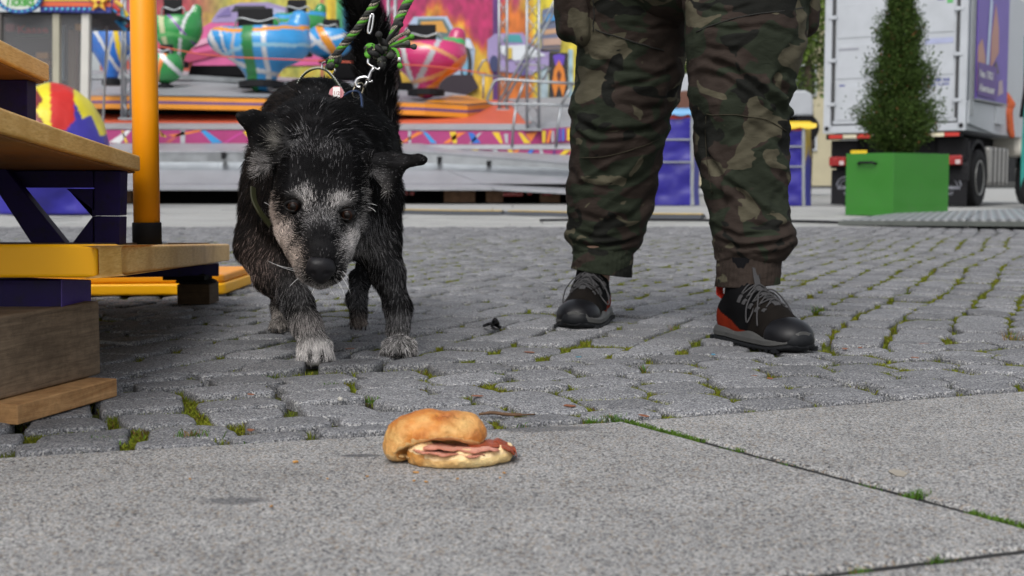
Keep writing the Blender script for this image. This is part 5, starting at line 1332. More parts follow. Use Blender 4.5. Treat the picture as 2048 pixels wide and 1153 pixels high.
bit('white_chip', 680, 804, .0055, .004, (.55, .53, .48), 'small whitish chip in the moss below the dog paws', 'chip', 7)
for i, (x, y) in enumerate([(884, 809), (487, 787), (502, 792), (1058, 707), (955, 795), (1140, 815), (700, 700), (1505, 755), (1690, 700), (1720, 698), (1830, 718), (1288, 835), (1850, 690), (1540, 760), (500, 862)]):
    bit('dry_leaf', x, y, random.uniform(.004, .008), .0008, (.26, .085, .03), 'small reddish dry leaf fragment '+['just behind the bread roll', 'in the joint left of the yellow moss cushion', 'beside another fragment left of the moss cushion', 'in front of the left hiking shoe', 'on the cobble behind the right end of the roll', 'beside the grass where the slabs meet', 'under the dog between its front paws', 'in the joint straight below the orange sided shoe', 'right of the toe of the orange sided shoe', 'just right of another by the shoe toe', 'on the cobbles at the far right', 'between grass tuft and slab corner', 'behind another at the far right', 'in the joint below and right of the shoe toe', 'near the grass tuft at left of the roll'][i], 'leaf', 60+i, 'dry leaf fragments between the cobbles', el=1.9)
mb = MB().tube(bez([G(968, 652, .004), G(980, 648, .02), G(990, 650, .006), G(1000, 655, .004)], 6), .004, 6).tube(bez([G(984, 650, .004), G(990, 640, .03), G(996, 648, .006)], 6), .005, 6)
o = mb.build('dark_scrap', M_black, smooth=True); tag(o, 'crumpled black scrap on the cobbles between the dog and the person', 'scrap')
# ================================================================= background: fairground ride
def WP(pts, Y): return [W(x, y, Y) for x, y in pts]
def flat(mb, pts, Y, t=.03, col=None): return mb.prism(WP(pts, Y), (0, t, 0), col)
YEL = (.72, .50, .02); ORG = (.75, .20, .03); MAG = (.36, .035, .16); MAG2 = (.50, .02, .13); BLU = (.02, .14, .52); BLU2 = (.03, .27, .60); GRN = (.02, .20, .05); WHT = (.66, .67, .68); RED = (.50, .03, .02); LIL = (.30, .24, .45); CYA = (.15, .45, .60); SIL = (.40, .42, .45); PUR = (.12, .03, .20); BLK_ = (.015, .015, .018); ORC = (.70, .27, .015)
m = NT('checker_plate'); v = m.coord(obj='world', rot=(0, 0, .78)); br = m.n('TexBrick', {'Vector': v, 'Scale': 16.0, 'Mortar Size': .035, 'Color1': (.42, .43, .46, 1), 'Color2': (.36, .37, .40, 1), 'Mortar': (.27, .28, .30, 1)}); n1 = m.noise(m.coord(obj='world'), 1.3, 4)
M_chk = m.set(color=m.mix(1.0, br.outputs[0], m.ramp(n1, [(.3, .82), (.7, 1.0)]), 'MULTIPLY'), rough=.5, metal=.25, normal=m.bump(br.outputs[1], .4, .004))
ride = empty('fairground_ride', (-3.2, 28, 0), 'colourful spinning fairground ride platform with purple printed steps and chequer plate ramps', 'fairground ride')
YF = 26.0
def seg(name, p0, p1, mat, rows, smooth=False):
    """strip between two polylines given as (px,py,Y)"""
    n = len(p0); V = [W(*p) for p in p0]+[W(*p) for p in p1]; mb = MB()
    up = Vector((0, 0, -.05))
    for i in range(n-1): mb.prism([V[i], V[i+1], V[n+i+1], V[n+i]], (0, .02, -.06))
    return mb.build(name, mat, ride)
# shaded void under the ride, drawn as a dark sheet, with packing timber
MB().prism(WP([(150, 372), (1200, 372), (1200, 406), (150, 408)], 27.6), (0, .2, 0)).build('void_shade_panel', M_void, ride)
MB().prism([W(100, 372, 26.3), W(1250, 372, 26.3), W(1250, 372, 30) , W(100, 372, 30)], (0, 0, .04)).build('undercarriage', M_void, ride)
Mwd = woodmat('packing_timber', (.12, .065, .035), (.22, .13, .08))
for (a, b, c, d_) in [(888, 380, 950, 406), (968, 376, 1012, 383), (972, 384, 1006, 407), (232, 375, 262, 408), (505, 380, 530, 405), (1080, 388, 1120, 405)]:
    z0 = max(.03, .34+26.6*(375-d_)/F_PX); P_ = [W(a, b, 26.6), W(c, b, 26.6)]
    MB().box((P_[0].x, 26.6, z0 if d_ > 390 else W(a, d_, 26.6).z), (P_[1].x, 26.9, P_[0].z)).build('packing_block', Mwd, ride)
M_redl = plain('red_lens', (.28, .010, .010), rough=.25, coat=.4)
for (a, b, c, d_) in [(800, 383, 815, 391), (820, 384, 828, 391), (1006, 385, 1046, 393), (1055, 386, 1064, 391), (1084, 388, 1104, 392)]:
    MB().prism(WP([(a, b), (c, b), (c, d_), (a, d_)], 26.5), (0, .08, 0)).build('red_lamp', M_redl, ride, bevel=.01)
# ramps
for a, b in ((-60, 235), (238, 560), (562, 893)):
    sk = 0 if b < 890 else 92
    MB().prism([W(a, 376, YF), W(b+sk, 376, YF), W(b, 342, YF+1.5), W(a, 340, YF+1.5)], (0, .0, -.05)).build('ramp_panel', M_chk, ride)
MB().prism([W(988, 376, YF), W(1300, 392, YF), W(1300, 363, YF+1.5), W(897, 342, YF+1.5)], (0, 0, -.05)).build('ramp_panel', M_chk, ride)
MB().prism([W(-60, 341.5, YF+1.52), W(893, 341.5, YF+1.52), W(1300, 362, YF+1.52), W(1300, 344, YF+1.9), W(840, 326, YF+1.9), W(-60, 324, YF+1.9)], (0, .0, -.04)).build('ramp_lip', M_alu, ride)
MB().prism([W(-60, 324, YF+1.92), W(840, 326, YF+1.92), W(840, 304, YF+1.92), W(-60, 304, YF+1.92)], (0, .1, 0)).build('edge_beam', M_alu, ride)
MB().prism([W(841, 326, YF+1.92), W(1300, 366, YF+1.92), W(1300, 338, YF+1.92), W(841, 302, YF+1.92)], (0, .1, 0)).build('edge_beam', M_alu, ride)
for (px, py) in [(446, 309), (878, 318), (977, 326)]:
    MB().prism(WP([(px-4, py-4), (px+6, py-4), (px+3, py+9), (px-3, py+9)], YF+1.85), (0, .06, 0)).build('clamp', M_black, ride)
MB().prism([W(-60, 304, YF+1.9), W(841, 302, YF+1.9), W(1300, 338, YF+1.9), W(1300, 318, YF+2.6), W(900, 298, YF+2.6), W(841, 287.5, YF+2.6), W(-60, 287, YF+2.6)], (0, 0, -.03)).build('step_tread', M_chk, ride)
# printed riser: base board and one part per printed figure
yr = YF+2.65
MB().prism([W(-60, 287.5, yr), W(1062, 289.5, yr), W(1062, 261, yr), W(-60, 258, yr)], (0, .05, 0), MAG).build('printed_riser', M_print, ride)
MB().prism([W(1062, 289, yr), W(1300, 280, yr+.8), W(1300, 243, yr+.8), W(1062, 260, yr)], (0, .05, 0), MAG).build('printed_riser', M_print, ride)
MB().prism([W(850, 304, yr-.06), W(1300, 331, yr-.10), W(1300, 299, yr-.10), W(850, 298.5, yr-.06)], (0, .05, 0), MAG).build('printed_riser', M_print, ride)
MB().prism([W(850, 298, yr-.1), W(1300, 298.5, yr-.1), W(1300, 282, yr+.5), W(1062, 290, yr-.02), W(850, 290, yr-.02)], (0, 0, -.01)).build('step_tread', M_chk, ride)
tris = [([(218, 285), (254, 261), (262, 261), (240, 287)], WHT), ([(243, 261), (250, 285), (256, 287), (246, 262)], YEL), ([(318, 255), (330, 272), (322, 273)], YEL), ([(316, 258), (334, 274), (326, 274)], YEL),
        ([(335, 271), (400, 250+9), (412, 259), (352, 274)], ORG), ([(361, 259), (370, 259), (370, 287), (361, 287)], SIL), ([(400, 261), (410, 260), (446, 286), (424, 287)], BLU2), ([(446, 286), (486, 262), (492, 262), (452, 287)], (.5, .05, .28)), ([(484, 263), (505, 258), (512, 280), (505, 284)], YEL), ([(330, 285), (365, 262), (370, 263), (340, 286)], (.5, .10, .10)),
        ([(776, 263), (790, 263), (806, 287), (797, 288)], YEL), ([(800, 286), (835, 264), (848, 265), (812, 284)], ORG), ([(845, 264), (853, 265), (874, 288), (862, 288)], BLU2), ([(886, 288), (915, 266), (932, 265), (898, 288)], ORG), ([(899, 264), (912, 264), (914, 289), (906, 289)], YEL), ([(816, 262), (822, 262), (822, 288), (817, 288)], SIL),
        ([(936, 265), (946, 266), (962, 289), (944, 288)], BLU), ([(938, 288), (958, 266), (964, 266), (944, 289)], SIL), ([(984, 265), (998, 265), (1006, 290), (1000, 290)], YEL), ([(1008, 268), (1016, 268), (1016, 289), (1011, 289)], SIL), ([(1036, 265), (1044, 267), (1062, 288), (1048, 289)], YEL), ([(1050, 268), (1076, 263), (1070, 272), (1062, 284)], ORG),
        ([(840, 262), (850, 259), (852, 261), (842, 263)], CYA), ([(560, 262), (575, 262), (600, 287), (585, 287)], BLU2), ([(640, 287), (665, 262), (676, 262), (655, 287)], YEL)]
pr_ = []
for P_, c_ in tris: MB().prism([W(x, min(max(y, 260.5), 287), yr-.006) for x, y in P_], (0, .004, 0), c_).build('printed_shape', M_print, ride)
tris2 = [([(1084, 262), (1092, 262), (1090, 286), (1085, 286)], YEL), ([(1098, 262), (1104, 260), (1098, 286), (1092, 286)], ORG), ([(1112, 260), (1122, 258), (1122, 283), (1114, 284)], (.10, .05, .35)), ([(1124, 258), (1129, 257), (1129, 282), (1124, 283)], BLU), ([(1134, 257), (1140, 256), (1140, 281), (1134, 282)], YEL), ([(1104, 262), (1108, 262), (1108, 285), (1103, 285)], SIL), ([(1146, 256), (1150, 256), (1150, 280), (1146, 281)], ORG)]
for P_, c_ in tris2: MB().prism([W(x, y, yr-.02) for x, y in P_], (0, .004, 0), c_).build('printed_shape', M_print, ride)
tris3 = [([(896, 299.5), (912, 299.5), (908, 304), (900, 303.5)], BLU2), ([(944, 300), (956, 300), (955, 307), (948, 306.5)], YEL), ([(984, 300), (994, 300), (1000, 309), (990, 308.5)], SIL), ([(1014, 300), (1024, 300), (1030, 312), (1024, 312)], YEL), ([(1018, 311), (1032, 300), (1040, 300), (1026, 312)], ORG), ([(1050, 313), (1060, 300), (1069, 300), (1056, 314)], BLU), ([(1078, 300), (1084, 300), (1092, 316), (1083, 315)], SIL), ([(1106, 300), (1111, 300), (1111, 317), (1106, 317)], PUR), ([(1110, 317), (1130, 300), (1142, 300), (1120, 318)], YEL), ([(1136, 318), (1142, 304), (1150, 302), (1150, 319)], ORG), ([(826, 300), (830, 300), (832, 301), (828, 302)], YEL)]
for P_, c_ in tris3: MB().prism([W(x, y, yr-.13) for x, y in P_], (0, .004, 0), c_).build('printed_shape', M_print, ride)
# floor of the stage, chequer edge, gap and tilted turning platform with its orange rim
MB().prism([W(-60, 258, yr), W(1062, 261, yr), W(1300, 243, yr+.8), W(1300, 232, yr+1.2), W(1050, 248, yr+.4), W(-60, 246, yr+.4)], (0, 0, -.02)).build('step_tread', M_chk, ride)
MB().prism([W(-60, 246, yr+.4), W(1050, 248, yr+.4), W(1120, 232, yr+1.6), W(1010, 200, yr+3.6), W(600, 205, yr+3.2), W(-60, 225, yr+2.0)], (0, 0, -.02), (.60, .11, .05)).build('stage_floor', M_print, ride)
MB().prism([W(1054, 247, yr+.5), W(1330, 236, yr+1.2), W(1330, 190, yr+4.5), W(1012, 198, yr+3.8)], (0, 0, -.02)).build('stage_floor', M_chk, ride)
MB().prism(WP([(-60, 212), (900, 218), (930, 238), (-60, 236)], yr+1.5), (0, 2.0, 0)).build('gap_shade', M_void, ride)  # dark block standing in for the shade in the gap below the rim
rim = [(-80, 190, 29.6), (300, 191, 29.2), (560, 196, 29.2), (850, 205, 29.6), (935, 210, 30.0), (986, 206, 31.5)]
for (a, b) in zip(rim[:-1], rim[1:]):
    A0, A1 = W(a[0], a[1], a[2]), W(b[0], b[1], b[2]); h_ = 26*a[2]/F_PX
    MB().prism([A0, A1, A1+Vector((0, 0, -h_)), A0+Vector((0, 0, -h_))], (0, .12, 0), ORC).build('platform_rim', M_print, ride)
    MB().prism([A0+Vector((0, -.006, -h_*.42)), A1+Vector((0, -.006, -h_*.42)), A1+Vector((0, -.006, -h_*.62)), A0+Vector((0, -.006, -h_*.62))], (0, .004, 0), (.12, .06, .20)).build('rim_stripe', M_print, ride)
MB().prism([W(*rim[0])]+[W(*p) for p in rim[1:]]+[W(930, 190, 33), W(780, 168, 36), W(300, 138, 37), W(-80, 150, 36)], (0, 0, -.03)).build('turning_platform', M_chk, ride)
lipz = Vector((0, 0, .004))
MB().prism([W(850, 204.5, 29.62)+lipz, W(935, 209, 30.05)+lipz, W(984, 205.5, 31.4)+lipz, W(935, 193, 32.4)+lipz, W(905, 192, 32)+lipz], (0, 0, .006), ORC).build('rim_top', M_print, ride)
for (a, b) in zip([(-80, 160, 33), (200, 158, 33.4), (380, 160, 33.2), (560, 172, 32.4), (760, 178, 32.4)][:-1], [(200, 158, 33.4), (380, 160, 33.2), (560, 172, 32.4), (760, 178, 32.4)]):
    p, q = W(*a), W(*b); MB().prism([p, q, q+Vector((0, .3, .03)), p+Vector((0, .3, .03))], (0, 0, .12)).build('platform_ridge', M_alu, ride)

# painted back wall (generic airbrushed flames and cars)
wall = empty('painted_backdrop', W(650, 170, 38), 'airbrushed backdrop panels of the ride with rainbow colours, flames and cars', 'backdrop')
nx_, nz_ = 420, 150; PX = np.linspace(200, 1175, nx_); PY = np.linspace(-70, 215, nz_)
PXg, PYg = np.meshgrid(PX, PY, indexing='ij')
def smooth(a, b, x): t_ = np.clip((x-a)/(b-a), 0, 1); return t_*t_*(3-2*t_)
def lay(C, mask, col): return C*(1-mask[..., None])+np.array(col)*mask[..., None]
C = np.zeros((nx_, nz_, 3)); n1 = fbm(PXg/60, PYg/60, 0*PXg, 4); n2 = fbm(PXg/22, PYg/70, 3+0*PXg, 4)
C[:] = (.45, .06, .08)
C = lay(C, smooth(370, 480, PXg)*(PXg < 640), (.45, .50, .10)); C = lay(C, np.clip(n1*2+.2, 0, 1)*(PXg > 380)*(PXg < 640), (.65, .48, .06))
C = lay(C, (PYg > 85)*(PXg < 520)*np.clip(.8+n1, 0, 1), (.55, .05, .12)); C = lay(C, smooth(110, 135, PYg)*(PXg < 560)*.8, (.62, .12, .04))
C = lay(C, smooth(640, 655, PXg), (.60, .55, .06)); C = lay(C, smooth(668, 676, PXg), (.06, .35, .12)); C = lay(C, smooth(684, 694, PXg+n1*8), (.02, .22, .42)); C = lay(C, smooth(700, 722, PXg+n1*10), (.30, .03, .30)); C = lay(C, smooth(735, 780, PXg), MAG2)
C = lay(C, (PXg > 655)*(PXg < 671)*1.0, YEL)
fl1 = np.clip(1-np.abs(PXg-895)/85+n2*1.5-(60-PYg)/70, 0, 1)*(PXg > 800)*(PXg < 990); C = lay(C, np.clip(fl1*1.6, 0, 1), (.70, .16, .02)); C = lay(C, np.clip(fl1*2-1.0, 0, 1), (.78, .48, .04))
C = lay(C, (PXg > 985)*(PXg < 998)*1., PUR); C = lay(C, smooth(998, 1004, PXg), MAG2); C = lay(C, smooth(1020, 1040, PXg+n2*20), (.72, .40, .03)); fl2 = np.clip(1-np.abs(PXg-1035)/30+n2*1.4-(20-PYg)/60, 0, 1)*(PXg > 1000)*(PXg < 1080)
C = lay(C, np.clip(fl2*1.3, 0, 1), (.70, .18, .02)); C = lay(C, smooth(1060, 1075, PXg), (.75, .62, .03)); C = lay(C, (PXg > 1120)*1.0, (.70, .58, .05))
C = lay(C, (PXg > 1080)*(PXg < 1097)*(PYg > 100)*1., (.35, .45, .5)); C = lay(C, (PXg > 1137)*(PXg < 1145)*(PYg > 100)*1., (.35, .52, .60)); C = lay(C, (PXg > 1160)*1., (.03, .25, .50)); C = C*np.clip(.78+.45*fbm(PXg/9, PYg/16, 5+0*PXg, 3)+.15*n1, .3, 1.1)[..., None]
Yw = 38.0
kx = np.array([[W(x, y, Yw) for y in PY] for x in PX[[0, -1]]])
V = np.zeros((nx_, nz_, 3)); V[..., 1] = Yw
zz = np.array([W(600, y, Yw)[2] for y in PY]); 
for j, y in enumerate(PY): V[:, j, 0] = np.interp(PX, [PX[0], PX[-1]], [W(PX[0], y, Yw)[0], W(PX[-1], y, Yw)[0]])
V[..., 2] = zz[None]
ii, jj = np.meshgrid(np.arange(nx_-1), np.arange(nz_-1), indexing='ij'); a_ = (ii*nz_+jj).ravel()
to_mesh('painted_panel', V.reshape(-1, 3), np.stack([a_, a_+nz_, a_+nz_+1, a_+1], 1), M_print, wall, cols=C.reshape(-1, 3))
MB().prism([W(200, -70, Yw+.03), W(1175, -70, Yw+.03), W(1175, 215, Yw+.03), W(200, 215, Yw+.03)], (0, .2, 0)).build('backing_board', M_void, wall)
def art(name, shapes, Y):
    for k, (P_, c_) in enumerate(shapes):
        MB().prism(WP(P_, Y-.012*k), (0, .008, 0), c_).build(name, M_print, wall)
def arc(cx, cy, rx, ry, a0, a1, n=14): return [(cx+rx*math.cos(math.radians(a0+(a1-a0)*i/n)), cy-ry*math.sin(math.radians(a0+(a1-a0)*i/n))) for i in range(n+1)]
art('painted_car', [([(385, 78), (400, 58), (430, 40), (470, 28), (560, 20), (640, 40), (700, 90), (700, 130), (385, 135)], (.60, .10, .28)), ([(424, 40), (440, 18), (480, 6), (535, 5), (575, 16), (592, 32), (520, 44), (424, 46)], LIL), ([(462, 24), (470, 12), (530, 12), (534, 24)], BLK_), ([(432, 34), (458, 14), (462, 32)], (.18, .14, .35)), ([(540, 14), (570, 22), (582, 32), (545, 30)], (.40, .42, .62)), ([(385, 84), (460, 62), (640, 74), (640, 82), (460, 72), (385, 96)], (.62, .30, .42)), ([(360, 110), (460, 96), (460, 104), (360, 130)], (.35, .03, .10))], Yw-.05)
art('painted_car', [([(810, 60), (828, 34), (894, 33), (915, 72), (940, 78), (950, 100), (946, 150), (925, 160), (900, 150), (812, 140)], (.36, .46, .62)), ([(833, 66), (836, 38), (888, 38), (908, 72), (880, 78)], (.10, .16, .16)), ([(840, 62), (842, 44), (884, 42), (896, 66)], (.62, .30, .05)), ([(915, 75), (940, 82), (946, 98), (920, 96)], (.60, .66, .72)), ([(880, 150), (900, 156), (898, 184), (884, 180)], (.10, .30, .42)), (arc(932, 130, 12, 36, 0, 360, 20), BLK_), (arc(930, 130, 6, 24, 0, 360, 16), (.15, .35, .5)), ([(820, 150), (945, 150), (958, 176), (930, 192), (840, 190)], (.02, .01, .02)), ([(884, 128), (900, 110), (912, 128), (900, 146)], (.45, .50, .6))], Yw-.05)
art('painted_car', [([(975, 80), (990, 68), (1046, 66), (1060, 90), (1100, 104), (1100, 130), (1060, 150), (985, 142), (975, 120)], LIL), ([(1008, 84), (1012, 70), (1040, 70), (1046, 86)], (.05, .28, .30)), ([(1000, 92), (1056, 90), (1092, 112), (1030, 122), (1004, 108)], (.62, .66, .70)), (arc(988, 128, 9, 17, 0, 360, 16), (.03, .04, .12)), (arc(1046, 136, 9, 16, 0, 360, 16), (.10, .08, .25)), ([(1015, 96), (1024, 96), (1024, 118), (1015, 118)], (.55, .40, .05))], Yw-.05)
art('painted_panel_art', [([(1098, 106), (1136, 106), (1136, 205), (1098, 205)], BLK_), ([(1106, 112), (1118, 108), (1130, 112), (1126, 130), (1118, 138), (1110, 130)], (.12, .05, .45)), ([(1118, 120), (1128, 140), (1132, 170), (1126, 196), (1118, 170), (1110, 196), (1104, 170), (1108, 140)], (.65, .20, .02)), ([(1118, 140), (1123, 150), (1118, 165), (1113, 150)], (.10, .02, .01))], Yw-.05)
art('painted_panel_art', [([(1084, 20), (1120, 10), (1120, 104), (1082, 104)], (.12, .14, .22)), ([(1088, 60), (1120, 56), (1120, 66), (1088, 70)], (.50, .30, .18)), ([(1086, 78), (1122, 76), (1122, 90), (1086, 92)], (.42, .28, .22)), ([(1086, 95), (1122, 93), (1122, 99), (1086, 101)], (.15, .12, .12)), ([(1088, 30), (1118, 24), (1118, 40), (1088, 44)], (.05, .25, .55))], Yw-.05)
# gondolas
def gondola(px, py, Y, wpx, hpx, base, stripes, label_, inner=GRN, high='r', seed=1, group='gondolas on the ride platform'):
    w = wpx*Y/F_PX; h = hpx*Y/F_PX; c = W(px, py, Y); 
    s = SDF(np.linspace(-w*.62, w*.62, 60), np.linspace(-w*.5, w*.5, 44), np.linspace(-h*.75, h*1.05, 56))
    sg = 1 if high == 'r' else -1
    if high == 'lid': s.ell((0, 0, h*.02), (w*.5, w*.38, h*.56), .05)
    else:
        s.ell((sg*w*.04, 0, h*.08), (w*.44, w*.37, h*.44), .05); s.ell((-sg*w*.27, 0, h*.16), (w*.24, w*.27, h*.30), .08); s.cap((0, 0, -h*.12), (0, 0, -h*.50), w*.27, w*.15, .15)
        s.cap((sg*w*.33, .05, h*.1), (sg*w*.37, .1, h*.50), w*.13, w*.10, .1)
    s.ell((-sg*w*.05, 0, h*.50), (w*.30, w*.27, h*.34), .03, sub=True)
    s.d = np.maximum(s.d, np.where(np.abs(s.ax[0].reshape(-1, 1, 1)-sg*w*.38) < w*.16, -1.0, s.ax[2].reshape(1, 1, -1)-h*.36)).astype(np.float32) if high != 'lid' else s.d
    V, F = s.mesh(); V = smooth_mesh(V, F, 1); x, y, z = V.T
    C = np.tile(np.array(base), (len(V), 1)); C *= (1+.25*fbm(x*1.5+seed, y*1.5, z*1.5, 2))[:, None]
    for (nx__, nz__, off, wd, col) in stripes:
        d_ = np.abs(x/w*nx__+z/h*nz__-off+.05*np.sin(x/w*6+seed)); C[d_ < wd] = col
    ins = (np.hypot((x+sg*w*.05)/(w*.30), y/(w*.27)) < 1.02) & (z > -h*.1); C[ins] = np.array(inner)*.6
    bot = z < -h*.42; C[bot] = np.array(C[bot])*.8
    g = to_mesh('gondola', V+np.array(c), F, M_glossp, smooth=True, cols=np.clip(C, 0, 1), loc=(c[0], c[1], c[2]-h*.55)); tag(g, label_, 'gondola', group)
    # seat pad, safety bar, pivot
    MB().obox(c+Vector((-sg*w*.05, .02, h*.55)), (w*.17, 0, 0), (0, .04, 0), (0, 0, h*.16)).build('seat_back', M_black, g, bevel=.02)
    MB().tube(bez([c+Vector((-w*.24, -.1, h*.32)), c+Vector((-w*.20, -.12, h*.52)), c+Vector((0, -.14, h*.46)), c+Vector((w*.16, -.12, h*.52)), c+Vector((w*.2, -.1, h*.32))], 5), .022, 8).build('safety_bar', M_alu, g, smooth=True)
    MB().lathe(c+Vector((0, 0, -h*.68)), [(w*.22, 0), (w*.22, h*.10), (w*.12, h*.14), (w*.12, h*.24)], 18).build('pivot', M_black, g)
    MB().obox(c+Vector((-w*.02, -w*.39, h*.02)), (w*.06, 0, 0), (0, .02, 0), (0, 0, h*.26)).build('step_plate', M_print, g, bevel=.01) if False else None
    return g
sB = [(1, .12, -.30, .016, WHT), (1, -.10, -.18, .02, SIL), (1, 0, .12, .016, WHT), (.0, 1, .30, .035, ORC), (.5, .8, -.28, .03, WHT), (1, .3, -.42, .04, WHT), (.3, -1, .05, .03, (.30, .55, .70)), (1, 0, -.02, .055, GRN)]
gondola(522, 98, 30.5, 205, 112, BLU2, sB, 'large blue gondola with white and orange bands behind the dog', seed=2)
gondola(352, 68, 33, 108, 96, (.03, .26, .06), [(1, .1, -.2, .04, (.50, .52, .30)), (1, -.3, .18, .035, WHT), (1, .9, .2, .03, (.2, .05, .35)), (0, 1, -.1, .04, (.10, .40, .12))], 'green gondola with pale bands to the right of the orange post', seed=5)
gondola(330, 134, 31.5, 74, 62, (.03, .24, .06), [(1, -.3, .0, .06, ORG), (1, .6, .25, .06, WHT), (1, 0, -.4, .08, WHT)], 'low green and white gondola nose beside the orange post', seed=8, high='lid')
gondola(658, 84, 32, 96, 62, BLU2, [(1, .7, -.2, .06, WHT), (.6, -1, .0, .06, WHT), (1, .3, .0, .07, ORC)], 'blue gondola with an orange wedge left of the dog tail', seed=3, high='lid')
gondola(600, 58, 34, 110, 80, (.03, .26, .06), [(1, 0, .1, .04, WHT), (0, 1, .3, .05, BLU2)], 'green and blue gondola behind the large blue one', seed=9)
gondola(852, 122, 30.5, 168, 100, (.50, .03, .14), [(1, .1, -.2, .02, WHT), (1, -.3, .02, .03, SIL), (.6, 1, .2, .04, (.65, .28, .12)), (.6, -1, .35, .04, (.62, .30, .14)), (0, 1, .38, .05, (.05, .42, .12)), (1, -.8, .45, .05, ORG)], 'pink gondola with white and orange bands right of the dog tail', inner=YEL, seed=4)
gondola(222, 95, 29, 88, 110, BLU, [(1, .8, -.1, .05, WHT), (1, -.5, .1, .04, SIL), (1, .2, .3, .06, YEL), (.2, 1, .45, .03, WHT)], 'blue gondola with yellow and white crosses behind the ticket booth', seed=6)
gondola(668, 30, 36, 60, 40, (.03, .26, .06), [(1, 0, .1, .06, WHT)], 'small distant green gondola beside the yellow column', seed=7) if False else None
# drive hubs below the gondolas
for i, (px, py, w_, h_) in enumerate([(440, 142, 130, 22), (520, 152, 50, 26), (770, 150, 60, 30), (700, 128, 70, 60), (820, 178, 60, 26)]):
    MB().prism(WP([(px-w_/2, py+h_/2), (px-w_/2+6, py-h_/2), (px+w_/2-6, py-h_/2), (px+w_/2, py+h_/2)], 33.5), (0, .8, 0)).build('drive_hub', M_void, ride, bevel=.03)
# cords, trusses
M_cord = plain('orange_cord', (.60, .10, .05), rough=.6)
o = MB().tube(bez([W(300, 90, 25), W(430, 112, 25), W(640, 122, 25), W(860, 133, 25), W(975, 148, 25)], 8), .013, 6).build('orange_rope', M_cord, smooth=True); tag(o, 'thin orange cord stretched across in front of the gondolas', 'cord')
def truss(name, xa, xb, y0, y1, Y, label_, w2=.24):
    a0, a1, b0_, b1_ = W(xa, y1, Y), W(xa, y0, Y), W(xb, y1, Y), W(xb, y0, Y); t = empty(name, a0, label_, 'truss')
    off = Vector((0, w2, 0))
    for p, q in ((a0, a1), (b0_, b1_), (a0+off, a1+off), (b0_+off, b1_+off)): MB().tube([p, q], .03, 10).build('chord', M_alu, t, smooth=True)
    n = int((a1-a0).length/.34)
    for k in range(n):
        z = (a1-a0).length/n; p = a0+(a1-a0)*(k/n); q = b0_+(b1_-b0_)*((k+1)/n); p2 = b0_+(b1_-b0_)*(k/n); q2 = a0+(a1-a0)*((k+1)/n)
        MB().tube([p, q] if k % 2 else [p2, q2], .012, 6).build('lattice_bar', M_alu, t, smooth=True); MB().tube([p+off, q+off] if k % 2 == 0 else [p2+off, q2+off], .012, 6).build('lattice_bar', M_alu, t, smooth=True)
    MB().obox((a0+b0_)/2+Vector((0, w2/2, -.02)), ((b0_-a0).length/2+.06, 0, 0), (0, w2/2+.06, 0), (0, 0, .02)).build('base_plate', M_alu, t)
truss('truss_tower', 244, 262, -60, 236, 27.5, 'slim silver lattice truss just left of the orange handrail post')
truss('truss_tower', 998, 1014, -60, 218, 31, 'silver truss tower left of the tubular barrier')
truss('truss_tower', 1054, 1078, -60, 258, 28.6, 'front silver truss tower rising above the printed riser')
truss('truss_tower', 776, 790, -60, 266, 29.5, 'silver truss tower half hidden behind the dog tail')
# tubular barriers
def rail(name, loops, Y, label_, r=.022):
    t = empty(name, W(*loops[0][0], Y), label_, 'railing', 'tubular barriers of the ride')
    for L in loops: MB().tube([W(x, y, Y) for x, y in L], r, 8).build('rail_tube', M_alu, t, smooth=True)
rail('barrier_rail', [[(1170, 169), (1100, 165), (1000, 159), (990, 162), (985, 170), (974, 200), (978, 206), (986, 208), (1100, 210), (1170, 213)], [(1033, 206), (1027, 250), (1024, 296)], [(1122, 212), (1116, 250), (1112, 296)], [(1033, 206), (1048, 165)], [(1122, 212), (1144, 170)]], 26.6, 'silver tubular barrier with rounded corner in front of the stage', .028)
rail('barrier_rail', [[(1010, 155), (960, 150), (954, 146), (966, 122), (975, 120)], [(967, 152), (966, 198)], [(1030, 128), (1090, 132), (1100, 136), (1084, 165)]], 29.5, 'smaller silver barrier behind the rounded one')
rail('stair_handrail', [[(998, 205), (1046, 118), (1100, 20), (1130, -40)], [(1008, 206), (1060, 112), (1110, 20)]], 29, 'slanting silver handrail crossing between the two truss towers', .03)

# ---- ticket booth
bo = empty('ticket_booth', (-7.4, 20.5, 0), 'dark glazed ticket booth with lit bulb sign reading Tickets', 'booth'); YB = 20.0
MB().prism(WP([(-120, 24), (222, 24), (222, 28), (-120, 28)], YB), (0, 2.2, 0)).build('ceiling_board', M_black, bo)
MB().prism(WP([(-120, 28), (182, 28), (176, 265), (-120, 265)], YB+1.6), (0, .1, 0)).build('back_wall', plain('booth_interior', (.020, .016, .016), rough=.6, var=.6, nsc=2), bo)
for (a, b, c_) in ((105, 118, (.36, .34, .26)), (163, 178, (.55, .54, .50)), (-4, 2, (.10, .09, .08))): MB().prism(WP([(a, 26), (b, 26), (b-3 if a > 150 else b, 270), (a-4 if a > 150 else a, 270)], YB), (0, .12, 0), c_).build('frame_post', M_print, bo)
m = NT('dark_glass'); M_glass = m.set(color=(.5, .5, .52), rough=.05, alpha=.10, spec=.3)
MB().prism(WP([(2, 28), (105, 28), (105, 266), (2, 266)], YB+.05), (0, .01, 0)).build('window_pane', M_glass, bo)
MB().prism(WP([(118, 28), (162, 28), (160, 266), (118, 266)], YB+.05), (0, .01, 0)).build('window_pane', M_glass, bo)
MB().prism([W(178, 28, YB+.1), W(214, 30, YB+1.5), W(205, 262, YB+1.5), W(174, 262, YB+.1)], (0.0, .01, 0)).build('window_pane', M_glass, bo)
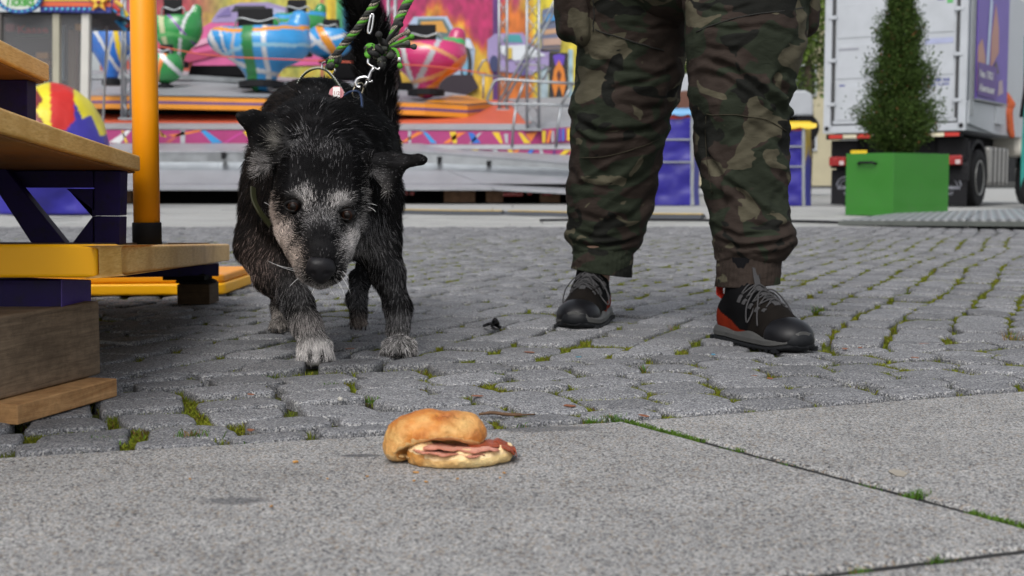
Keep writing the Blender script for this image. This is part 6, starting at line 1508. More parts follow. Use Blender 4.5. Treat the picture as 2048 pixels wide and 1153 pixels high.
MB().prism([W(213, 28, YB+1.5), W(216, 28, YB+1.5), W(206, 262, YB+1.5), W(203, 262, YB+1.5)], (0.0, .05, 0)).build('frame_post', M_alu, bo)
for (a, b, c, d_, col) in [(10, 45, 28, 62, (.25, .05, .06)), (60, 120, 100, 135, (.16, .07, .02)), (30, 70, 98, 73, (.03, .06, .04)), (120, 50, 128, 160, (.10, .16, .20)), (136, 60, 152, 200, (.09, .05, .02)), (150, 45, 160, 60, (.45, .22, .02)), (20, 150, 100, 165, (.06, .06, .06)), (72, 105, 96, 118, (.30, .14, .02))]:
    MB().prism(WP([(a, b), (c, b), (c, d_), (a, d_)], YB+1.2), (0, .15, 0), col).build('shelf_item', M_print, bo, bevel=.01)
text('booth_lettering', 'Kasse', plain('red_letters', (.30, .012, .012), rough=.5), bo, W(34, 66, YB+1.1), (1, 0, 0), (0, 0, 1), 15*YB/F_PX, width=64*YB/F_PX, bold=.03)
sg = MB(); sgn = MB().prism(WP([(80, -14), (224, -14), (220, 26), (80, 24)], YB-.06), (0, .08, 0), (.03, .05, .30)).build('sign_board', M_print, bo)
MB().prism(WP([(82, -14), (222, -14), (222, 2), (82, 2)], YB-.075), (0, .012, 0), YEL).build('sign_stripe', M_print, sgn)
MB().prism(WP([(82, 3.5), (222, 5), (222, 14), (82, 13)], YB-.075), (0, .012, 0), (.62, .10, .03)).build('sign_stripe', M_print, sgn)
M_bulb = plain('cyan_bulb', (.10, .50, .75), rough=.2, coat=.5)
for k in range(9): MB().lathe(W(92+k*11, 18.5, YB-.09), [(.001, -.024), (.018, -.016), (.024, 0), (.018, .016), (.001, .024)], 10).build('bulb', M_bulb, sgn, smooth=True)
ov = [(38+46*math.cos(a), -4+31*math.sin(a)) for a in np.linspace(0, 2*PI, 32, endpoint=False)]
osn = MB().prism(WP(ov, YB-.14), (0, .06, 0), (.03, .10, .38)).build('oval_sign', M_print, bo)
MB().prism(WP([(38+38*math.cos(a), -4+23.5*math.sin(a)) for a in np.linspace(0, 2*PI, 32, endpoint=False)], YB-.152), (0, .012, 0), (.62, .66, .60)).build('sign_face', M_print, osn)
for k in range(22):
    a = 2*PI*k/22; MB().lathe(W(38+42.5*math.cos(a), -4+27.5*math.sin(a), YB-.16), [(.001, -.02), (.016, -.013), (.021, 0), (.016, .013), (.001, .02)], 10).build('bulb', M_bulb, osn, smooth=True)
text('sign_lettering', 'Tickets', plain('green_letters', (.05, .33, .04), rough=.5), osn, W(9, 12, YB-.158), (1, 0, 0), (0, 0, 1), 21*YB/F_PX, width=57*YB/F_PX, shear=.25, bold=.035)
st_ = [(197+(23 if k % 2 == 0 else 10)*math.sin(PI*k/5), 4-(22 if k % 2 == 0 else 9.5)*math.cos(PI*k/5)) for k in range(10)]
so = MB().prism(WP(st_, YB-.13), (0, .04, 0), ORC).build('star', M_print, bo)
st2 = [(197+(17 if k % 2 == 0 else 7)*math.sin(PI*k/5), 4-(16 if k % 2 == 0 else 7)*math.cos(PI*k/5)) for k in range(10)]
MB().prism(WP(st2, YB-.142), (0, .011, 0), (.80, .55, .05)).build('star_face', M_print, so)
MB().lathe(W(197, 5, YB-.16), [(.001, -.03), (.03, -.02), (.036, 0), (.03, .02), (.001, .03)], 12).build('bulb', M_redl, so, smooth=True)
# jumble of small blue struts beside the booth sign
jb = empty('carved_ornament', W(245, 30, 21), 'blue, red and yellow carved ornament hanging at the corner of the ticket booth', 'ornament')
for i, (a, b, c, d_, col) in enumerate([(225, 10, 240, 24, RED), (230, 2, 246, 14, (.7, .45, .05)), (222, 30, 252, 62, BLU2), (240, 10, 250, 50, CYA), (246, 20, 256, 34, YEL), (234, 38, 246, 48, BLU), (250, 44, 256, 54, RED), (228, 18, 236, 26, BLU2)]):
    MB().bar(W(a, b, 20.8+i*.03), W(c, d_, 20.8+i*.03), .06, .06, col=col).build('ornament_piece', M_print, jb, bevel=.015)

# ---- striped round tarpaulin cover
sC = SDF(np.arange(-7.2, -4.9, .022), np.arange(15.3, 17.6, .026), np.arange(-.04, 1.75, .022))
cA = W(118, 300, 16.2); 
sC.ell((cA[0]-.05, 16.25, .78), (.62, .75, .84), .05); sC.cap((cA[0]+.20, 16.2, .0), (cA[0]+.20, 16.2, .80), .38, .36, .1); sC.cap((cA[0]-.4, 16.2, .0), (cA[0]-.4, 16.2, .8), .42, .44, .1); sC.noise(3, .03); sC.noise(9, .010); sC.cut(2, .005)
V, F = sC.mesh(); V = smooth_mesh(V, F, 1)
k_ = CT*V[:, 1]-ST*(V[:, 2]-CAM_H); U_ = 1024+F_PX*V[:, 0]/V[:, 1]; Q_ = 375-F_PX*(V[:, 2]-CAM_H)/V[:, 1]
C = np.tile(np.array((.045, .035, .33)), (len(V), 1))
zx = U_; zy = Q_
edgex = 160-(zy-215)*.85
rd = (zx > 108) & (zx < np.minimum(155+0*zy, edgex+18)) ; C[rd] = (.55, .02, .015)
zig = np.abs(((zx-152)/36.0) % 1-.5)*2
yl = (zx >= 152) & (zx > 155-0*zy) & (zy < 195+(zx-152)*.85+26*(1-zig)+ (zx-152)*.15); C[yl] = (.72, .62, .02)
sc_ = 86+6*np.sin(zy/7.5); ylw = (zx <= 108) & ((zx > sc_) | (zy < 178+5*np.sin(zx/5.))); C[ylw] = (.70, .60, .015)
dr = (zx <= sc_) & (zy >= 178) & (zx < 108) & (zx > -200) & ~ylw; C[dr] = (.16, .008, .010)
C[(zy > 262) & (zx < 150)] = (.03, .025, .30)
o = to_mesh('tarpaulin_cover', V, F, attr_mat('tarpaulin', rough=.4, var=.15, nsc=3, bump=.3, bsc=12, bd=.02), smooth=True, cols=C, loc=(cA[0], 16.2, 0)); tag(o, 'rounded red, yellow and blue tarpaulin cover behind the yellow steps', 'tarpaulin')

# ---- blue covered stands between and beside the legs
def stand(name, xl, xr, xs, ytop, ybot, Y, canopy, label_, bars):
    t = empty(name, W((xl+xr)/2, ybot, Y), label_, 'stand', 'blue tarpaulin stands on the square')
    z0 = .004; f = lambda x, y, dy=0: Vector((W(x, y, Y).x, Y+dy, max(W(x, y, Y).z, z0)))
    nxs = 24; nzs = 34; V = []; 
    for i in range(nxs):
        for j in range(nzs):
            x = xl+(xr-xl)*i/(nxs-1); y = ytop+16+(ybot-ytop-16)*j/(nzs-1); p = f(x, y); dd = float(fbm(np.array([p.x*3]), np.array([p.z*5]), np.array([xl*.1]), 3)[0]); V.append((p.x, p.y+.02+.05*dd, p.z))
    Fq = [(i*nzs+j, (i+1)*nzs+j, (i+1)*nzs+j+1, i*nzs+j+1) for i in range(nxs-1) for j in range(nzs-1)]
    to_mesh('tarpaulin', V, Fq, plain('blue_tarpaulin', (.022, .016, .25), rough=.35, var=.3, nsc=2, bump=.2, bsc=10, bd=.02), t, smooth=True)
    MB().prism([f(xl, ytop+12, .12), f(xr, ytop+12, .12), f(xr, ybot, .12), f(xl, ybot, .12)], (0, .9, 0)).build('stand_body', plain('dark_blue', (.015, .012, .12), rough=.5), t)
    MB().prism([f(xr, ytop+8), f(xr+6, ytop+8), f(xr+6, ybot), f(xr, ybot)], (0, .06, 0)).build('frame_post', M_alu, t)
    for y in bars: MB().prism([f(xl, y), f(xr, y), f(xr, y+3), f(xl, y+3)], (0, -.02, 0)).build('frame_bar', M_alu, t)
    # side drape
    V = []; 
    for i in range(10):
        for j in range(nzs):
            x = xr+7+(xs-xr-7)*i/9; y = ytop+10+(ybot-ytop-8)*j/(nzs-1); p = f(x, y, .03+.05*i); dd = float(fbm(np.array([p.x*4]), np.array([p.z*3]), np.array([7.]), 3)[0]); V.append((p.x+.03*dd*(j/nzs), p.y+.06*dd, p.z))
    Fq = [(i*nzs+j, (i+1)*nzs+j, (i+1)*nzs+j+1, i*nzs+j+1) for i in range(9) for j in range(nzs-1)]
    V = np.array(V); cc = np.tile(np.array((.025, .03, .42)), (len(V), 1)); yy = np.tile(np.arange(nzs)/nzs, 10); xx_ = np.repeat(np.arange(10)/9., nzs)
    cc[yy < .30+.08*np.sin(xx_*9)] = canopy[0]; cc[(yy < .45-.35*xx_) & (xx_ < .5)] = canopy[0] if canopy[0] == YEL else RED; cc[yy < .10] = canopy[0]
    to_mesh('side_drape', V, Fq, attr_mat('drape', rough=.4, var=.2, nsc=4), t, smooth=True, cols=cc)
    # scalloped canopy
    n = 20; top = [f(xl-2+(xs-xl)*k/n, ytop-3 if 1 < k < n-1 else ytop+1, -.02) for k in range(n+1)]; bt = [f(xl-2+(xs-xl)*k/n, ytop+9+4*abs(math.sin(k*PI/5)), -.06) for k in range(n+1)]
    MB().prism(top+bt[::-1], (0, .05, 0), canopy[0]).build('canopy', M_print, t)
    MB().prism([f(xl, ytop+4, .02), f(xr+4, ytop+4, .02), f(xr+4, ytop+18, .02), f(xl, ytop+18, .02)], (0, .04, 0), RED).build('valance', M_print, t)
stand('covered_stand', 1290, 1381, 1406, 220, 411, 24.2, [(.15, .38, .65)], 'blue tarpaulin stand with light blue scalloped top between the legs', [278, 323])
stand('covered_stand', 1500, 1604, 1634, 246, 412, 23.6, [YEL], 'blue tarpaulin stand with yellow scalloped top right of the legs', [292, 332])
# things behind
o = MB().prism(WP([(1356, 183), (1392, 180), (1392, 225), (1356, 225)], 33), (0, .8, 0)).build('brown_crate', plain('brown_panel', (.13, .055, .035), rough=.7), bevel=.02); tag(o, 'plain brown box standing behind the light blue topped stand', 'box')
def van(name, x0_, x1_, y0, y1, Y, label_):
    o = empty(name, W((x0_+x1_)/2, y1, Y), label_, 'van'); r_ = (x1_-x0_)*.12
    P_ = [(x0_, y1), (x0_, y0+6), (x0_+10, y0+1), (x1_-r_, y0), (x1_-2, y0+8), (x1_, y0+20), (x1_, y1)]
    MB().prism(WP(P_, Y), (0, 1.9, 0)).build('body', M_white, o, bevel=.05); MB().prism(WP([(x0_, y1+2), (x1_-4, y1+2), (x1_-4, y1+26), (x0_, y1+26)], Y+.2), (0, 1.4, 0)).build('underbody', M_void, o, bevel=.02)
    MB().prism(WP([(x0_+4, y0+10), (x0_+16, y0+10), (x0_+16, y0+30), (x0_+4, y0+30)], Y-.01), (0, .01, 0)).build('window', M_black, o)
    for xx in (x0_+14, x1_-14): MB().lathe(Vector((W(xx, y1, Y).x, Y+.05, W(xx, y1+24, Y).z)), [(.30, 0), (.32, .04), (.32, .2), (.30, .22)], 20, axis=(0, 1, 0)).build('wheel', M_blackm, o)
van('white_van', 1336, 1398, 148, 214, 36, 'white van glimpsed between the legs above the stand')
van('white_van', 1500, 1627, 181, 232, 30, 'white vehicle with rounded rear corner beside the container truck')
# cable ramp with yellow stripe, kerb line
cr = empty('cable_ramp', G(980, 425), 'low grey cable ramp with a yellow stripe lying across the far paving', 'cable ramp')
def cabseg(a, b): 
    p, q = G(a[0], a[1]), G(b[0], b[1]); d_ = (q-p); n_ = Vector((-d_.y, d_.x, 0)).normalized()
    MB().prism([p+Vector((0, 0, .002)), p+n_*.10+Vector((0, 0, .045)), p+n_*.26+Vector((0, 0, .045)), p+n_*.36+Vector((0, 0, .002))], d_).build('cable_channel', plain('grey_rubber', (.055, .06, .07), rough=.7), cr)
    MB().prism([p+n_*.12+Vector((0, 0, .047)), p+n_*.25+Vector((0, 0, .047)), p+n_*.25+Vector((0, 0, .055)), p+n_*.12+Vector((0, 0, .055))], d_*.985).build('yellow_lid', plain('lid_yellow', (.62, .42, .08), rough=.6, var=.3), cr)
pts_ = [(700, 426), (800, 428), (900, 430), (1000, 430.5), (1090, 433), (1180, 436), (1280, 437.5), (1400, 438.5)]
for a, b in zip(pts_[:-1], pts_[1:]): cabseg(a, b)
o = MB().tube(bez([G(1080, 441, .012), G(1200, 440, .012), G(1400, 441, .012), G(1600, 443, .012), G(1700, 446, .012)], 8), .014, 6).build('power_cable', M_black, smooth=True); tag(o, 'black cable lying across the pale paving behind the legs', 'cable')

# ---- aluminium ramp at the right, planter and conifer
z_r = .115
r0 = G(1682, 451); ramp_o = empty('aluminium_ramp', (r0.x, r0.y, 0), 'low aluminium chequer plate ramp running out of the picture at right', 'ramp')
yr0 = r0.y; xl = r0.x; NP_ = 6
c0r = W(1678, 440, 10.2); 
pA = Vector((W(1678, 441, 11.6).x, 11.6, .046)); pB = Vector((5.4, 8.9, .138)); pC = Vector((7.8, 16.6, .115)); pD = Vector((W(1790, 427, 13.4).x, 13.4, .075))
m = NT('tread_plate'); v = m.coord(obj='world', rot=(0, 0, .35)); wv = m.n('TexWave', {'Vector': v, 'Scale': 4.2, 'Distortion': .4}, wave_type='BANDS', bands_direction='X')
M_tread = m.set(color=m.ramp(wv.outputs[1], [(.3, (.26, .27, .28)), (.6, (.38, .39, .40))]), rough=.42, metal=.5, normal=m.bump(wv.outputs[1], .8, .02))
for k in range(NP_):
    a, b = k/NP_, (k+1)/NP_-.004
    MB().prism([pA+(pB-pA)*a, pA+(pB-pA)*b, pD+(pC-pD)*b, pD+(pC-pD)*a], (0, 0, -.02)).build('tread_plate', M_tread, ramp_o)
MB().bar(pA+Vector((0, .0, -.022)), pB+Vector((0, 0, -.062)), .03, .04).build('edge_beam', plain('grey_beam', (.10, .11, .10), rough=.6), ramp_o)
for t_ in (.15, .4, .7, .95):
    p = pA+(pB-pA)*t_; MB().box((p.x-.06, p.y+.25, -.01), (p.x+.06, p.y+.45, p.z-.022)).build('support_foot', M_void, ramp_o)
pln = empty('planter', W(1790, 432, 15.5), 'bright green cube planter with a black handle behind the aluminium ramp', 'planter')
YP = 15.45; e0 = W(1785, 433, YP); zb = .001; e0 = Vector((e0.x, YP, zb)); topz = W(1785, 306, YP).z
eL = Vector((W(1690, 430, YP+.42).x, YP+.42, zb)); eR = Vector((W(1896, 424, YP+.58).x, YP+.58, zb)); eB = eL+eR-e0
M_gr = plain('green_lacquer', (.026, .17, .014), rough=.35, var=.08, nsc=3, coat=.2, dirt=(.03, .155, .018))
for nm, a, b in (('side_panel', e0, eL), ('side_panel', e0, eR), ('side_panel', eL, eB), ('side_panel', eR, eB)):
    d_ = (b-a).normalized(); inn_ = ((e0+eB)/2-(a+b)/2).normalized()*.03
    MB().prism([a+d_*.002, b-d_*.002, b-d_*.002+Vector((0, 0, topz-zb)), a+d_*.002+Vector((0, 0, topz-zb))], inn_).build(nm, M_gr, pln, bevel=.003)
cen_ = (e0+eB)/2
MB().prism([e0+(cen_-e0)*.08+Vector((0, 0, topz-zb-.06)), eR+(cen_-eR)*.08+Vector((0, 0, topz-zb-.06)), eB+(cen_-eB)*.08+Vector((0, 0, topz-zb-.06)), eL+(cen_-eL)*.08+Vector((0, 0, topz-zb-.06))], (0, 0, .02)).build('potting_soil', M_soil, pln)
hm = lambda t_, z_, o_=0: e0+(eL-e0)*t_+Vector((-.5*.0, -.0, z_-zb))+(e0-cen_).normalized()*0+Vector((-(eL-e0).normalized().y, (eL-e0).normalized().x, 0))*(-1 if Vector((-(eL-e0).normalized().y, (eL-e0).normalized().x, 0)).y > 0 else 1)*o_
zh = W(1735, 327, YP).z
MB().tube([hm(.36, zh, .0), hm(.37, zh, .035), hm(.40, zh+.012, .045), hm(.68, zh+.012, .045), hm(.71, zh, .035), hm(.72, zh, .0)], .016, 8).build('handle', M_black, pln, smooth=True)
tr = empty('conifer', Vector((cen_.x, cen_.y, topz-.04)), 'slender green conifer growing in the bright green planter', 'conifer')
MB().tube([Vector((cen_.x, cen_.y, topz-.04)), Vector((cen_.x+.02, cen_.y, topz+1.0)), Vector((cen_.x, cen_.y, topz+2.3))], [.035, .022, .008], 8).build('trunk', woodmat('bark', (.05, .03, .018), (.10, .06, .04)), tr, smooth=True)
V = []; Fq = []; C = []; zt0 = topz-.02; Ht = 2.28
def crown_r(h):      # radius along the height fraction
    return .52*(1-h)**.74*(1.0 if h > .06 else .80+h*3.3)
nb = 1800
for b_ in range(nb):
    h = random.random()**1.25; R_ = crown_r(h)*random.uniform(.55, 1.10)*(1+.18*math.sin(h*23+b_*0)); a = random.uniform(0, 2*PI)
    base = Vector((cen_.x, cen_.y, zt0+h*Ht-.08)); tip_ = base+Vector((math.cos(a)*R_, math.sin(a)*R_, R_*random.uniform(.5, 1.1)+.05))
    shade = random.uniform(.6, 1.25)
    for q in range(34):
        s_ = random.uniform(.35, 1.0); p = base+(tip_-base)*s_+Vector((random.gauss(0, .032), random.gauss(0, .032), random.gauss(0, .032))); d_ = ((tip_-base).normalized()+Vector((random.gauss(0, .5), random.gauss(0, .5), random.gauss(.3, .5)))).normalized()
        l = random.uniform(.016, .034); sd = d_.cross(Vector((random.gauss(0, 1), random.gauss(0, 1), random.gauss(0, 1)))).normalized()*l*.36; n = len(V)
        V += [p-sd*.4, p+sd*.4, p+d_*l*.6+sd, p+d_*l, p+d_*l*.6-sd]; Fq.append((n, n+1, n+2, n+3, n+4))
        g = 1.1*shade*random.uniform(.75, 1.25)*(.65+.5*s_); brn_ = random.random() < .02  # sunlight put into the leaf colour: lighter towards the branch tips
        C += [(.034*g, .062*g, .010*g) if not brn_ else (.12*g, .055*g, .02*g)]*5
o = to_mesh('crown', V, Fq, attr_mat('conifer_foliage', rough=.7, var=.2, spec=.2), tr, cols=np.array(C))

# ---- leafy trees behind
def tree(px, Y, ybase, ytop, rad, label_, seed):
    rnd = random.Random(seed); b = Vector((W(px, 380, Y).x, Y, .0)); top_ = W(px, ytop, Y).z; c = Vector((b.x, Y, (W(px, ybase, Y).z+top_)/2)); hz_ = (top_-W(px, ybase, Y).z)/2
    t = empty('leafy_tree', b, label_, 'tree', 'leafy trees behind the square')
    MB().tube([b, b+Vector((.1, 0, c.z*.5)), c], [.22, .17, .07], 10).build('trunk', woodmat('tree_bark', (.06, .045, .03), (.12, .09, .07)), t, smooth=True)
    V = []; Fq = []; C = []
    for cl in range(150):
        u = Vector((rnd.gauss(0, 1), rnd.gauss(0, 1), rnd.gauss(0, 1))).normalized()*rnd.random()**.4; cc_ = c+Vector((u.x*rad, u.y*rad, u.z*hz_)); sh_ = rnd.uniform(.45, 1.4)
        for q in range(70):
            p = cc_+Vector((rnd.gauss(0, .26), rnd.gauss(0, .26), rnd.gauss(0, .22))); d_ = Vector((rnd.gauss(0, 1), rnd.gauss(0, 1), rnd.gauss(-.2, .6))).normalized(); l = rnd.uniform(.07, .14); sd = d_.cross(Vector((rnd.gauss(0, 1), rnd.gauss(0, 1), rnd.gauss(0, 1)))).normalized()*l*.4; n = len(V)
            V += [p, p+d_*l*.5+sd, p+d_*l, p+d_*l*.5-sd]; Fq.append((n, n+1, n+2, n+3)); g = sh_*rnd.uniform(.7, 1.3); C += [(.085*g, .14*g, .018*g)]*4
    to_mesh('crown', V, Fq, attr_mat('tree_foliage', rough=.6, var=.2, spec=.3), t, cols=np.array(C))
tree(1610, 46, 220, -60, 1.6, 'leafy green tree between the right leg and the container truck', 5)
tree(1340, 48, 205, -80, 1.8, 'leafy green tree showing in the gap between the legs', 6)
tree(1480, 50, 205, -80, 2.2, 'leafy green tree hidden mostly behind the right leg', 8)
o = empty('town_house', W(1560, 300, 62), 'cream coloured house front far behind the trees', 'house')
MB().prism(WP([(1150, -150), (1680, -150), (1680, 372), (1150, 372)], 62), (0, 6, 0)).build('wall', plain('cream_render', (.42, .38, .26), rough=.9, nsc=1), o)
for k in range(5):
    for j in range(4):
        x = 1190+k*100; y = -90+j*110; wf = MB().prism(WP([(x, y), (x+44, y), (x+44, y+62), (x, y+62)], 61.9), (0, .06, 0)).build('window', M_white, o)
        MB().prism(WP([(x+4, y+4), (x+40, y+4), (x+40, y+58), (x+4, y+58)], 61.88), (0, .01, 0)).build('pane', M_black, wf)

# ---- container truck
RC = Vector((7.69, 22.2, 0)); ea = Vector((-.834, .551, 0)); es = Vector((.551, .834, 0))
def T(a, b, z): return RC+ea*a+es*b+Vector((0, 0, z))
def zt(y): return .34+22.2*(375-y)/F_PX
truck = empty('container_truck', RC, 'white container truck seen from its rear corner with a purple poster on its side', 'truck')
def tb_(name, a0, a1, b0_, b1_, z0, z1, mat, parent=None, bev=.008, col=None):
    return MB().prism([T(a0, b0_, z0), T(a1, b0_, z0), T(a1, b0_, z1), T(a0, b0_, z1)], es*(b1_-b0_), col).build(name, mat, parent or truck, bevel=bev, seg=2)
WC = 2.50; zc0, zc1 = zt(262), 3.98
cont = tb_('container_body', .02, WC-.02, .10, 6.0, zc0+.01, zc1-.01, M_white)
tb_('corner_post', 0, .13, 0, .099, zc0, zc1, M_white); tb_('corner_post', WC-.13, WC, 0, .099, zc0, zc1, M_white)
tb_('door_sill', .132, WC-.132, 0, .099, zc0, zc0+.13, M_white)
M_gask = plain('gasket', (.05, .05, .052), rough=.7)
for (a0, a1) in ((.16, 1.235), (1.265, 2.34)):
    dr_ = tb_('door', a0, a1, .035, .095, zc0+.16, zc1-.1, M_white)
    tb_('door_gasket', a0-.02, a1+.02, .06, .098, zc0+.14, zc1-.08, M_gask, dr_, 0)
    for (y0, y1) in ((238, 160), (152, 76), (68, -8)):
        tb_('door_panel', a0+.07, a1-.07, .022, .036, zt(y0)+.02, zt(y1)-.03, M_white, dr_, .012)
for a_e, sg_ in ((.13, 1), (WC-.13, -1)):
    for y in (202, 111, 22):
        tb_('hinge', a_e-.06*sg_ if sg_ > 0 else a_e-.09, a_e+.09*1 if sg_ > 0 else a_e+.06, -.02, .02, zt(y)-.03, zt(y)+.03, M_white)
    for (y0, y1) in ((236, 208), (197, 116), (106, 28), (16, -60)):
        ax_ = a_e+.03*sg_; tb_('gasket_slot', min(ax_, ax_+.035*sg_), max(ax_, ax_+.035*sg_), .02, .035, zt(y0), zt(y1), M_gask, None, 0)
tb_('lock_handle', 1.42, 1.75, -.03, .01, zt(140), zt(136), M_alu); MB().tube([T(1.35, -.03, zt(150)), T(1.35, -.03, zt(128))], .02, 8).build('lock_bar', M_alu, truck, smooth=True)
for z_ in (zt(252),): 
    for a in (.07, WC-.07): MB().lathe(T(a, -.004, z_), [(.04, 0), (.04, .01)], 16, axis=tuple(-es)).build('casting_hole', M_black, truck)
# blurred prints on the doors
Pb = plain('blue_print', (.06, .07, .28), rough=.5); Pg = plain('grey_print', (.25, .26, .30), rough=.5)
axl = -ea
def dtext(s, a, y, h_px, w_px, mat, nm='door_print'): text(nm, s, mat, truck, T(a, .018, zt(y)), tuple(axl), (0, 0, 1), h_px*22.2/F_PX, width=w_px*22.2/F_PX*1.0, bold=.03)
tb_('print_field', .24, .72, .016, .0195, zt(88), zt(77), plain('pale_blue_print', (.35, .38, .55), rough=.5), None, 0)
dtext('Mietbox', .70, 86, 6, 50, Pb); dtext('31 388 205', .66, 163, 6, 44, Pb); dtext('22 4.200', .60, 171, 5, 36, Pb)
dtext('MUSTERBAU', 2.24, 91, 4.5, 44, Pg) if False else dtext('MMMMMMMM', 2.24, 91, 4.5, 44, Pg) if False else None
tb_('grey_print', 1.88, 2.24, .016, .0195, zt(91), zt(87), Pg, None, 0); tb_('grey_print', 2.12, 2.22, .016, .0195, zt(165), zt(162), Pb, None, 0); tb_('green_mark', .26, .36, .016, .0195, zt(9), zt(-2), plain('green_print', (.10, .40, .12), rough=.5), None, 0); tb_('blue_mark', .40, .52, .016, .0195, zt(2), zt(-3), Pb, None, 0)
# side wall: frame tube, poster, lower skirt
tb_('side_rail', -.05, -.02, .10, .16, zt(232), 4.0, M_alu); tb_('side_rail', -.05, -.02, .26, .32, zt(232), 4.0, M_alu)
def side(name, b0_, b1_, z0a, z0b, z1a, z1b, mat, out=.06, t_=.03, col=None):
    return MB().prism([T(-out, b0_, z0a), T(-out, b1_, z0b), T(-out, b1_, z1b), T(-out, b0_, z1a)], ea*t_, col).build(name, mat, truck, bevel=.004)
zz0 = W(1936, 197, 22.5).z
side('poster_board', .42, 2.65, zz0, zz0+.02, 4.0, 4.0, M_print, .065, .03, (.13, .08, .36))
side('poster_frame', .40, 2.67, zz0-.03, zz0-.01, zz0-.002, zz0+.018, M_alu, .075, .04)
def pposter(name, P_, col, k): MB().prism([T(-.068-.004*k, b_, z_) for b_, z_ in P_], ea*.003, col).build(name, M_print, truck)
pposter('poster_print', [(.42, zz0+.12), (.95, zz0+.12), (.95, 2.6), (.70, 2.9), (.42, 2.75)], (.42, .22, .17), 1)
pposter('poster_print', [(1.0, zz0+.5), (1.15, zz0+.5), (1.35, 3.6), (1.2, 3.7)], (.45, .55, .70), 2)
pposter('poster_print', [(1.3, zz0+.55), (1.9, zz0+.9), (1.85, 3.2), (1.6, 3.6), (1.35, 3.0)], (.40, .20, .16), 1)
pposter('poster_print', [(1.2, zz0+.4), (1.7, zz0+.5), (1.95, 2.4), (1.7, 2.6)], (.08, .05, .06), 3)
pposter('poster_print', [(1.9, zz0+.12), (2.3, zz0+.2), (2.2, 2.3), (1.95, 2.25)], (.42, .32, .36), 2)
pposter('poster_band', [(.42, zz0+.06), (1.75, zz0+.06), (1.75, zz0+.62), (.42, zz0+.62)], (.10, .045, .24), 4)
M_wt = plain('white_letters', (.65, .65, .68), rough=.5)
text('poster_lettering', 'Neu 17021', M_wt, truck, T(-.09, .50, zz0+.38), tuple(es), (0, 0, 1), .13, width=.95, bold=.03)
text('poster_lettering', 'Abenteuer', M_wt, truck, T(-.09, .50, zz0+.14), tuple(es), (0, 0, 1), .13, width=1.1, bold=.03)
side('side_skirt', .1, 1.9, zt(250)+.02, zt(262), zz0-.05, zz0-.05, M_white, .03, .03); side('side_skirt', 1.92, 2.6, zt(240), zt(240), zz0-.05, zz0-.05, M_white, .05, .03)
# chassis, bumper chevrons, lamps, flaps, wheels
tb_('chassis', .55, 1.95, .25, 6.5, .75, zc0-.02, M_void)
tb_('bumper', .05, WC-.05, .02, .12, zt(275), zt(264), M_void)
cvs = 9
for k in range(cvs):
    a0 = .10+k*(WC-.2)/cvs
    MB().prism([T(a0, .012, zt(273)), T(a0+.245, .012, zt(273)), T(a0+.245, .012, zt(265.5)), T(a0, .012, zt(265.5))], es*.006, RED if k % 2 == 0 else (.60, .55, .40)).build('reflective_stripe', M_print, truck)
tb_('underrun_bar', .1, WC-.1, .15, .25, .68, .80, M_void); tb_('rear_crossmember', .05, WC-.05, .3, .4, .80, zt(276), M_black)
tb_('number_plate', 1.72, 2.02, .10, .12, zt(322), zt(298), plain('yellow_plate', (.70, .48, .01), rough=.4)); text('plate_lettering', 'T 28', M_black, truck, T(1.98, .093, zt(316)), tuple(axl), (0, 0, 1), .09, width=.20, bold=.02)
for (a0, a1) in ((2.10, 2.40), (.06, .40)):
    lm_ = tb_('tail_lamp', a0, a1, .05, .12, zt(330), zt(311), M_redl, None, .015); tb_('lamp_lens', a0+.02, a0+.10, .04, .052, zt(328), zt(320), plain('clear_lens', (.55, .45, .45), rough=.2), lm_, 0)
for (a0, a1) in ((1.88, 2.44), (.02, .56)):
    fl_ = tb_('mudflap', a0, a1, .30, .33, .03, .66, M_black, None, .02)
    cc_ = T((a0+a1)/2, .29, .36); arcp = [cc_+ea*(-.17*math.cos(q))+Vector((0, 0, .17*math.sin(q))) for q in np.linspace(0, PI, 16)]
    MB().tube(arcp, .012, 6).build('emblem_arc', Pg, fl_, smooth=True); MB().tube([c2*1 for c2 in [cc_+ea*(-.11*math.cos(q))+Vector((0, 0, .11*math.sin(q))) for q in np.linspace(0, PI, 14)]], .006, 6).build('emblem_arc', Pg, fl_, smooth=True)
    text('flap_lettering', 'ROMAN', Pg, fl_, cc_+ea*.15-es*.005+Vector((0, 0, -.055)), tuple(axl), (0, 0, 1), .06, width=.30, bold=.03)
    text('flap_lettering', 'LT', Pg, fl_, cc_+ea*.03-es*.005+Vector((0, 0, -.15)), tuple(axl), (0, 0, 1), .05, width=.07, bold=.03)
def wheel(a, b):
    c = T(a, b, .505); ax_ = tuple(-ea)
    w_ = MB().lathe(c, [(.30, 0), (.36, .02), (.48, .03), (.50, .05), (.50, .26), (.48, .28), (.36, .29), (.30, .27)], 36, axis=ax_).build('wheel', M_blackm, truck, smooth=False, bevel=.0)
    MB().lathe(c, [(.05, .24), (.13, .25), (.15, .17), (.26, .19), (.30, .27), (.31, .285), (.295, .29), (.27, .22)], 28, axis=ax_).build('rim', plain('rim_silver', (.42, .42, .40), rough=.4, metal=.6), w_, smooth=True)
    for k in range(10):
        q = 2*PI*k/10; MB().lathe(c+Vector(ax_)*.19+(es*math.cos(q)+Vector((0, 0, 1))*math.sin(q))*.19, [(.016, 0), (.016, .03)], 6, axis=ax_).build('wheel_nut', M_alu, w_)
wheel(.25, .95); wheel(WC-.05, .95); wheel(.25, 2.35) if False else None
wheel(.25, 5.3); wheel(WC-.05, 5.3)
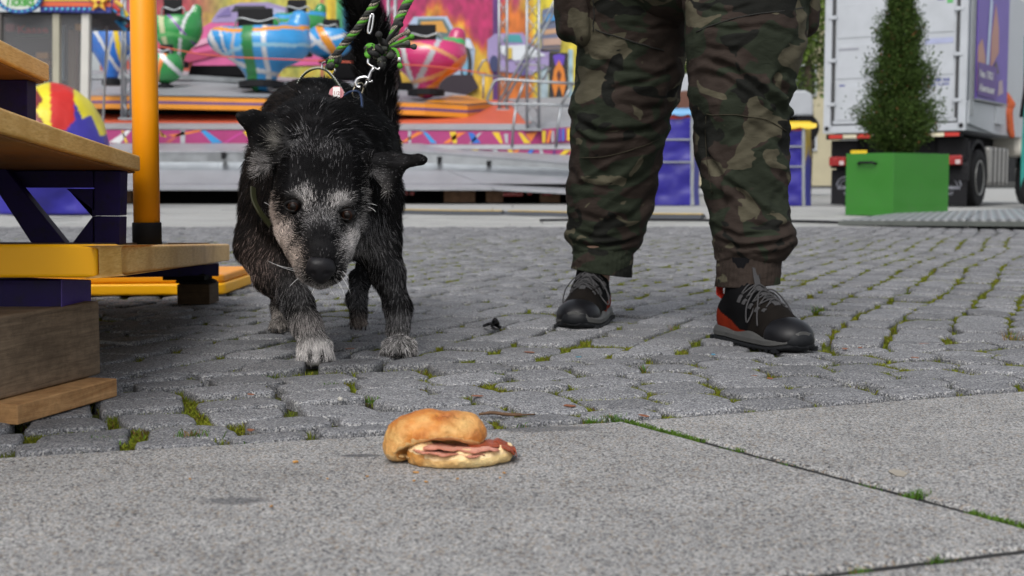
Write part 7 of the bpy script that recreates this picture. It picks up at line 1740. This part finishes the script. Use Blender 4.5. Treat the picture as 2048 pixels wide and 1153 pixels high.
fe = [T(0, .95+.62*math.cos(q), .52+.60*math.sin(q)) for q in np.linspace(-.1, PI+.1, 18)]; fo_ = [T(0, .95+.68*math.cos(q), .52+.66*math.sin(q)) for q in np.linspace(-.1, PI+.1, 18)]
MB().prism(fo_+fe[::-1], ea*.5).build('mudguard', M_black, truck)
MB().prism([T(.02, .33, .45), T(.02, .33, 1.10), T(.02, .42, 1.16), T(.02, .42, .45)], ea*.52).build('mudguard_panel', M_black, truck)
tk = tb_('side_tank', -.0, .55, 1.75, 3.25, .38, 1.08, plain('tank_silver', (.38, .37, .35), rough=.45, metal=.4), None, .06)
for b in (1.98, 2.30, 2.62, 2.94): tb_('tank_strap', -.012, .0, b, b+.05, .38, 1.08, M_gask, tk, .003)
tb_('battery_box', .02, .5, 3.35, 3.9, .45, .9, M_black)
cabp = tb_('cab', .02, WC-.02, 4.3, 6.4, .95, 4.1, plain('cab_white', (.60, .57, .50), rough=.4, coat=.3), None, .12)
for z_ in (1.7, 2.2, 2.7): tb_('cab_moulding', .005, .02, 4.6, 5.0, z_, z_+.12, M_gask if False else M_white, cabp, .01)
tb_('cab_window', .004, .02, 5.2, 6.0, 2.3, 3.1, M_black, cabp, .02); tb_('cab_step', -.02, .3, 5.3, 6.2, .4, .95, M_black, cabp, .02)
# orange worker's clothes hanging by the cab, teal board at the picture edge
s = SDF(np.arange(8.6, 10.1, .02), np.arange(24.0, 25.6, .025), np.arange(1.0, 2.3, .02))
s.cap(W(2008, 186, 24.8), W(2020, 210, 24.8), .07, .09, .03); s.cap(W(2020, 210, 24.8), W(2012, 232, 24.8), .085, .08, .03); s.cap(W(2014, 228, 24.8), W(2024, 272, 24.8), .10, .055, .04); s.noise(8, .012)
V, F = s.mesh(); V = smooth_mesh(V, F, 1); o = to_mesh('orange_cloth', V, F, plain('orange_fabric', (.50, .10, .03), rough=.8, var=.3), smooth=True, loc=tuple(V.mean(0)-A((0, 0, V[:, 2].mean()-V[:, 2].min())))); tag(o, 'orange work clothing bundled beside the white truck cab', 'clothing')
tp_ = empty('teal_trailer', W(2075, 380, 21), 'teal green trailer end cut off by the right picture edge', 'trailer')
MB().prism(WP([(2048, 70), (2200, 70), (2200, 382), (2040, 382), (2042, 300), (2046, 240)], 21), (.30, .6, 0)).build('trailer_body', plain('teal_paint', (.01, .22, .19), rough=.4), tp_, bevel=.02)
MB().tube([W(2042, 235, 20.95), W(2050, 180, 20.95), W(2054, 130, 20.95)], .03, 8).build('rubber_seal', M_black, tp_, smooth=True)
for xx in (2080, 2150): MB().lathe(Vector((W(xx, 380, 21).x, 21.0, .33)), [(.1, -.02), (.30, -.01), (.33, .02), (.33, .2)], 24, axis=(0, 1, 0)).build('wheel', M_blackm, tp_)
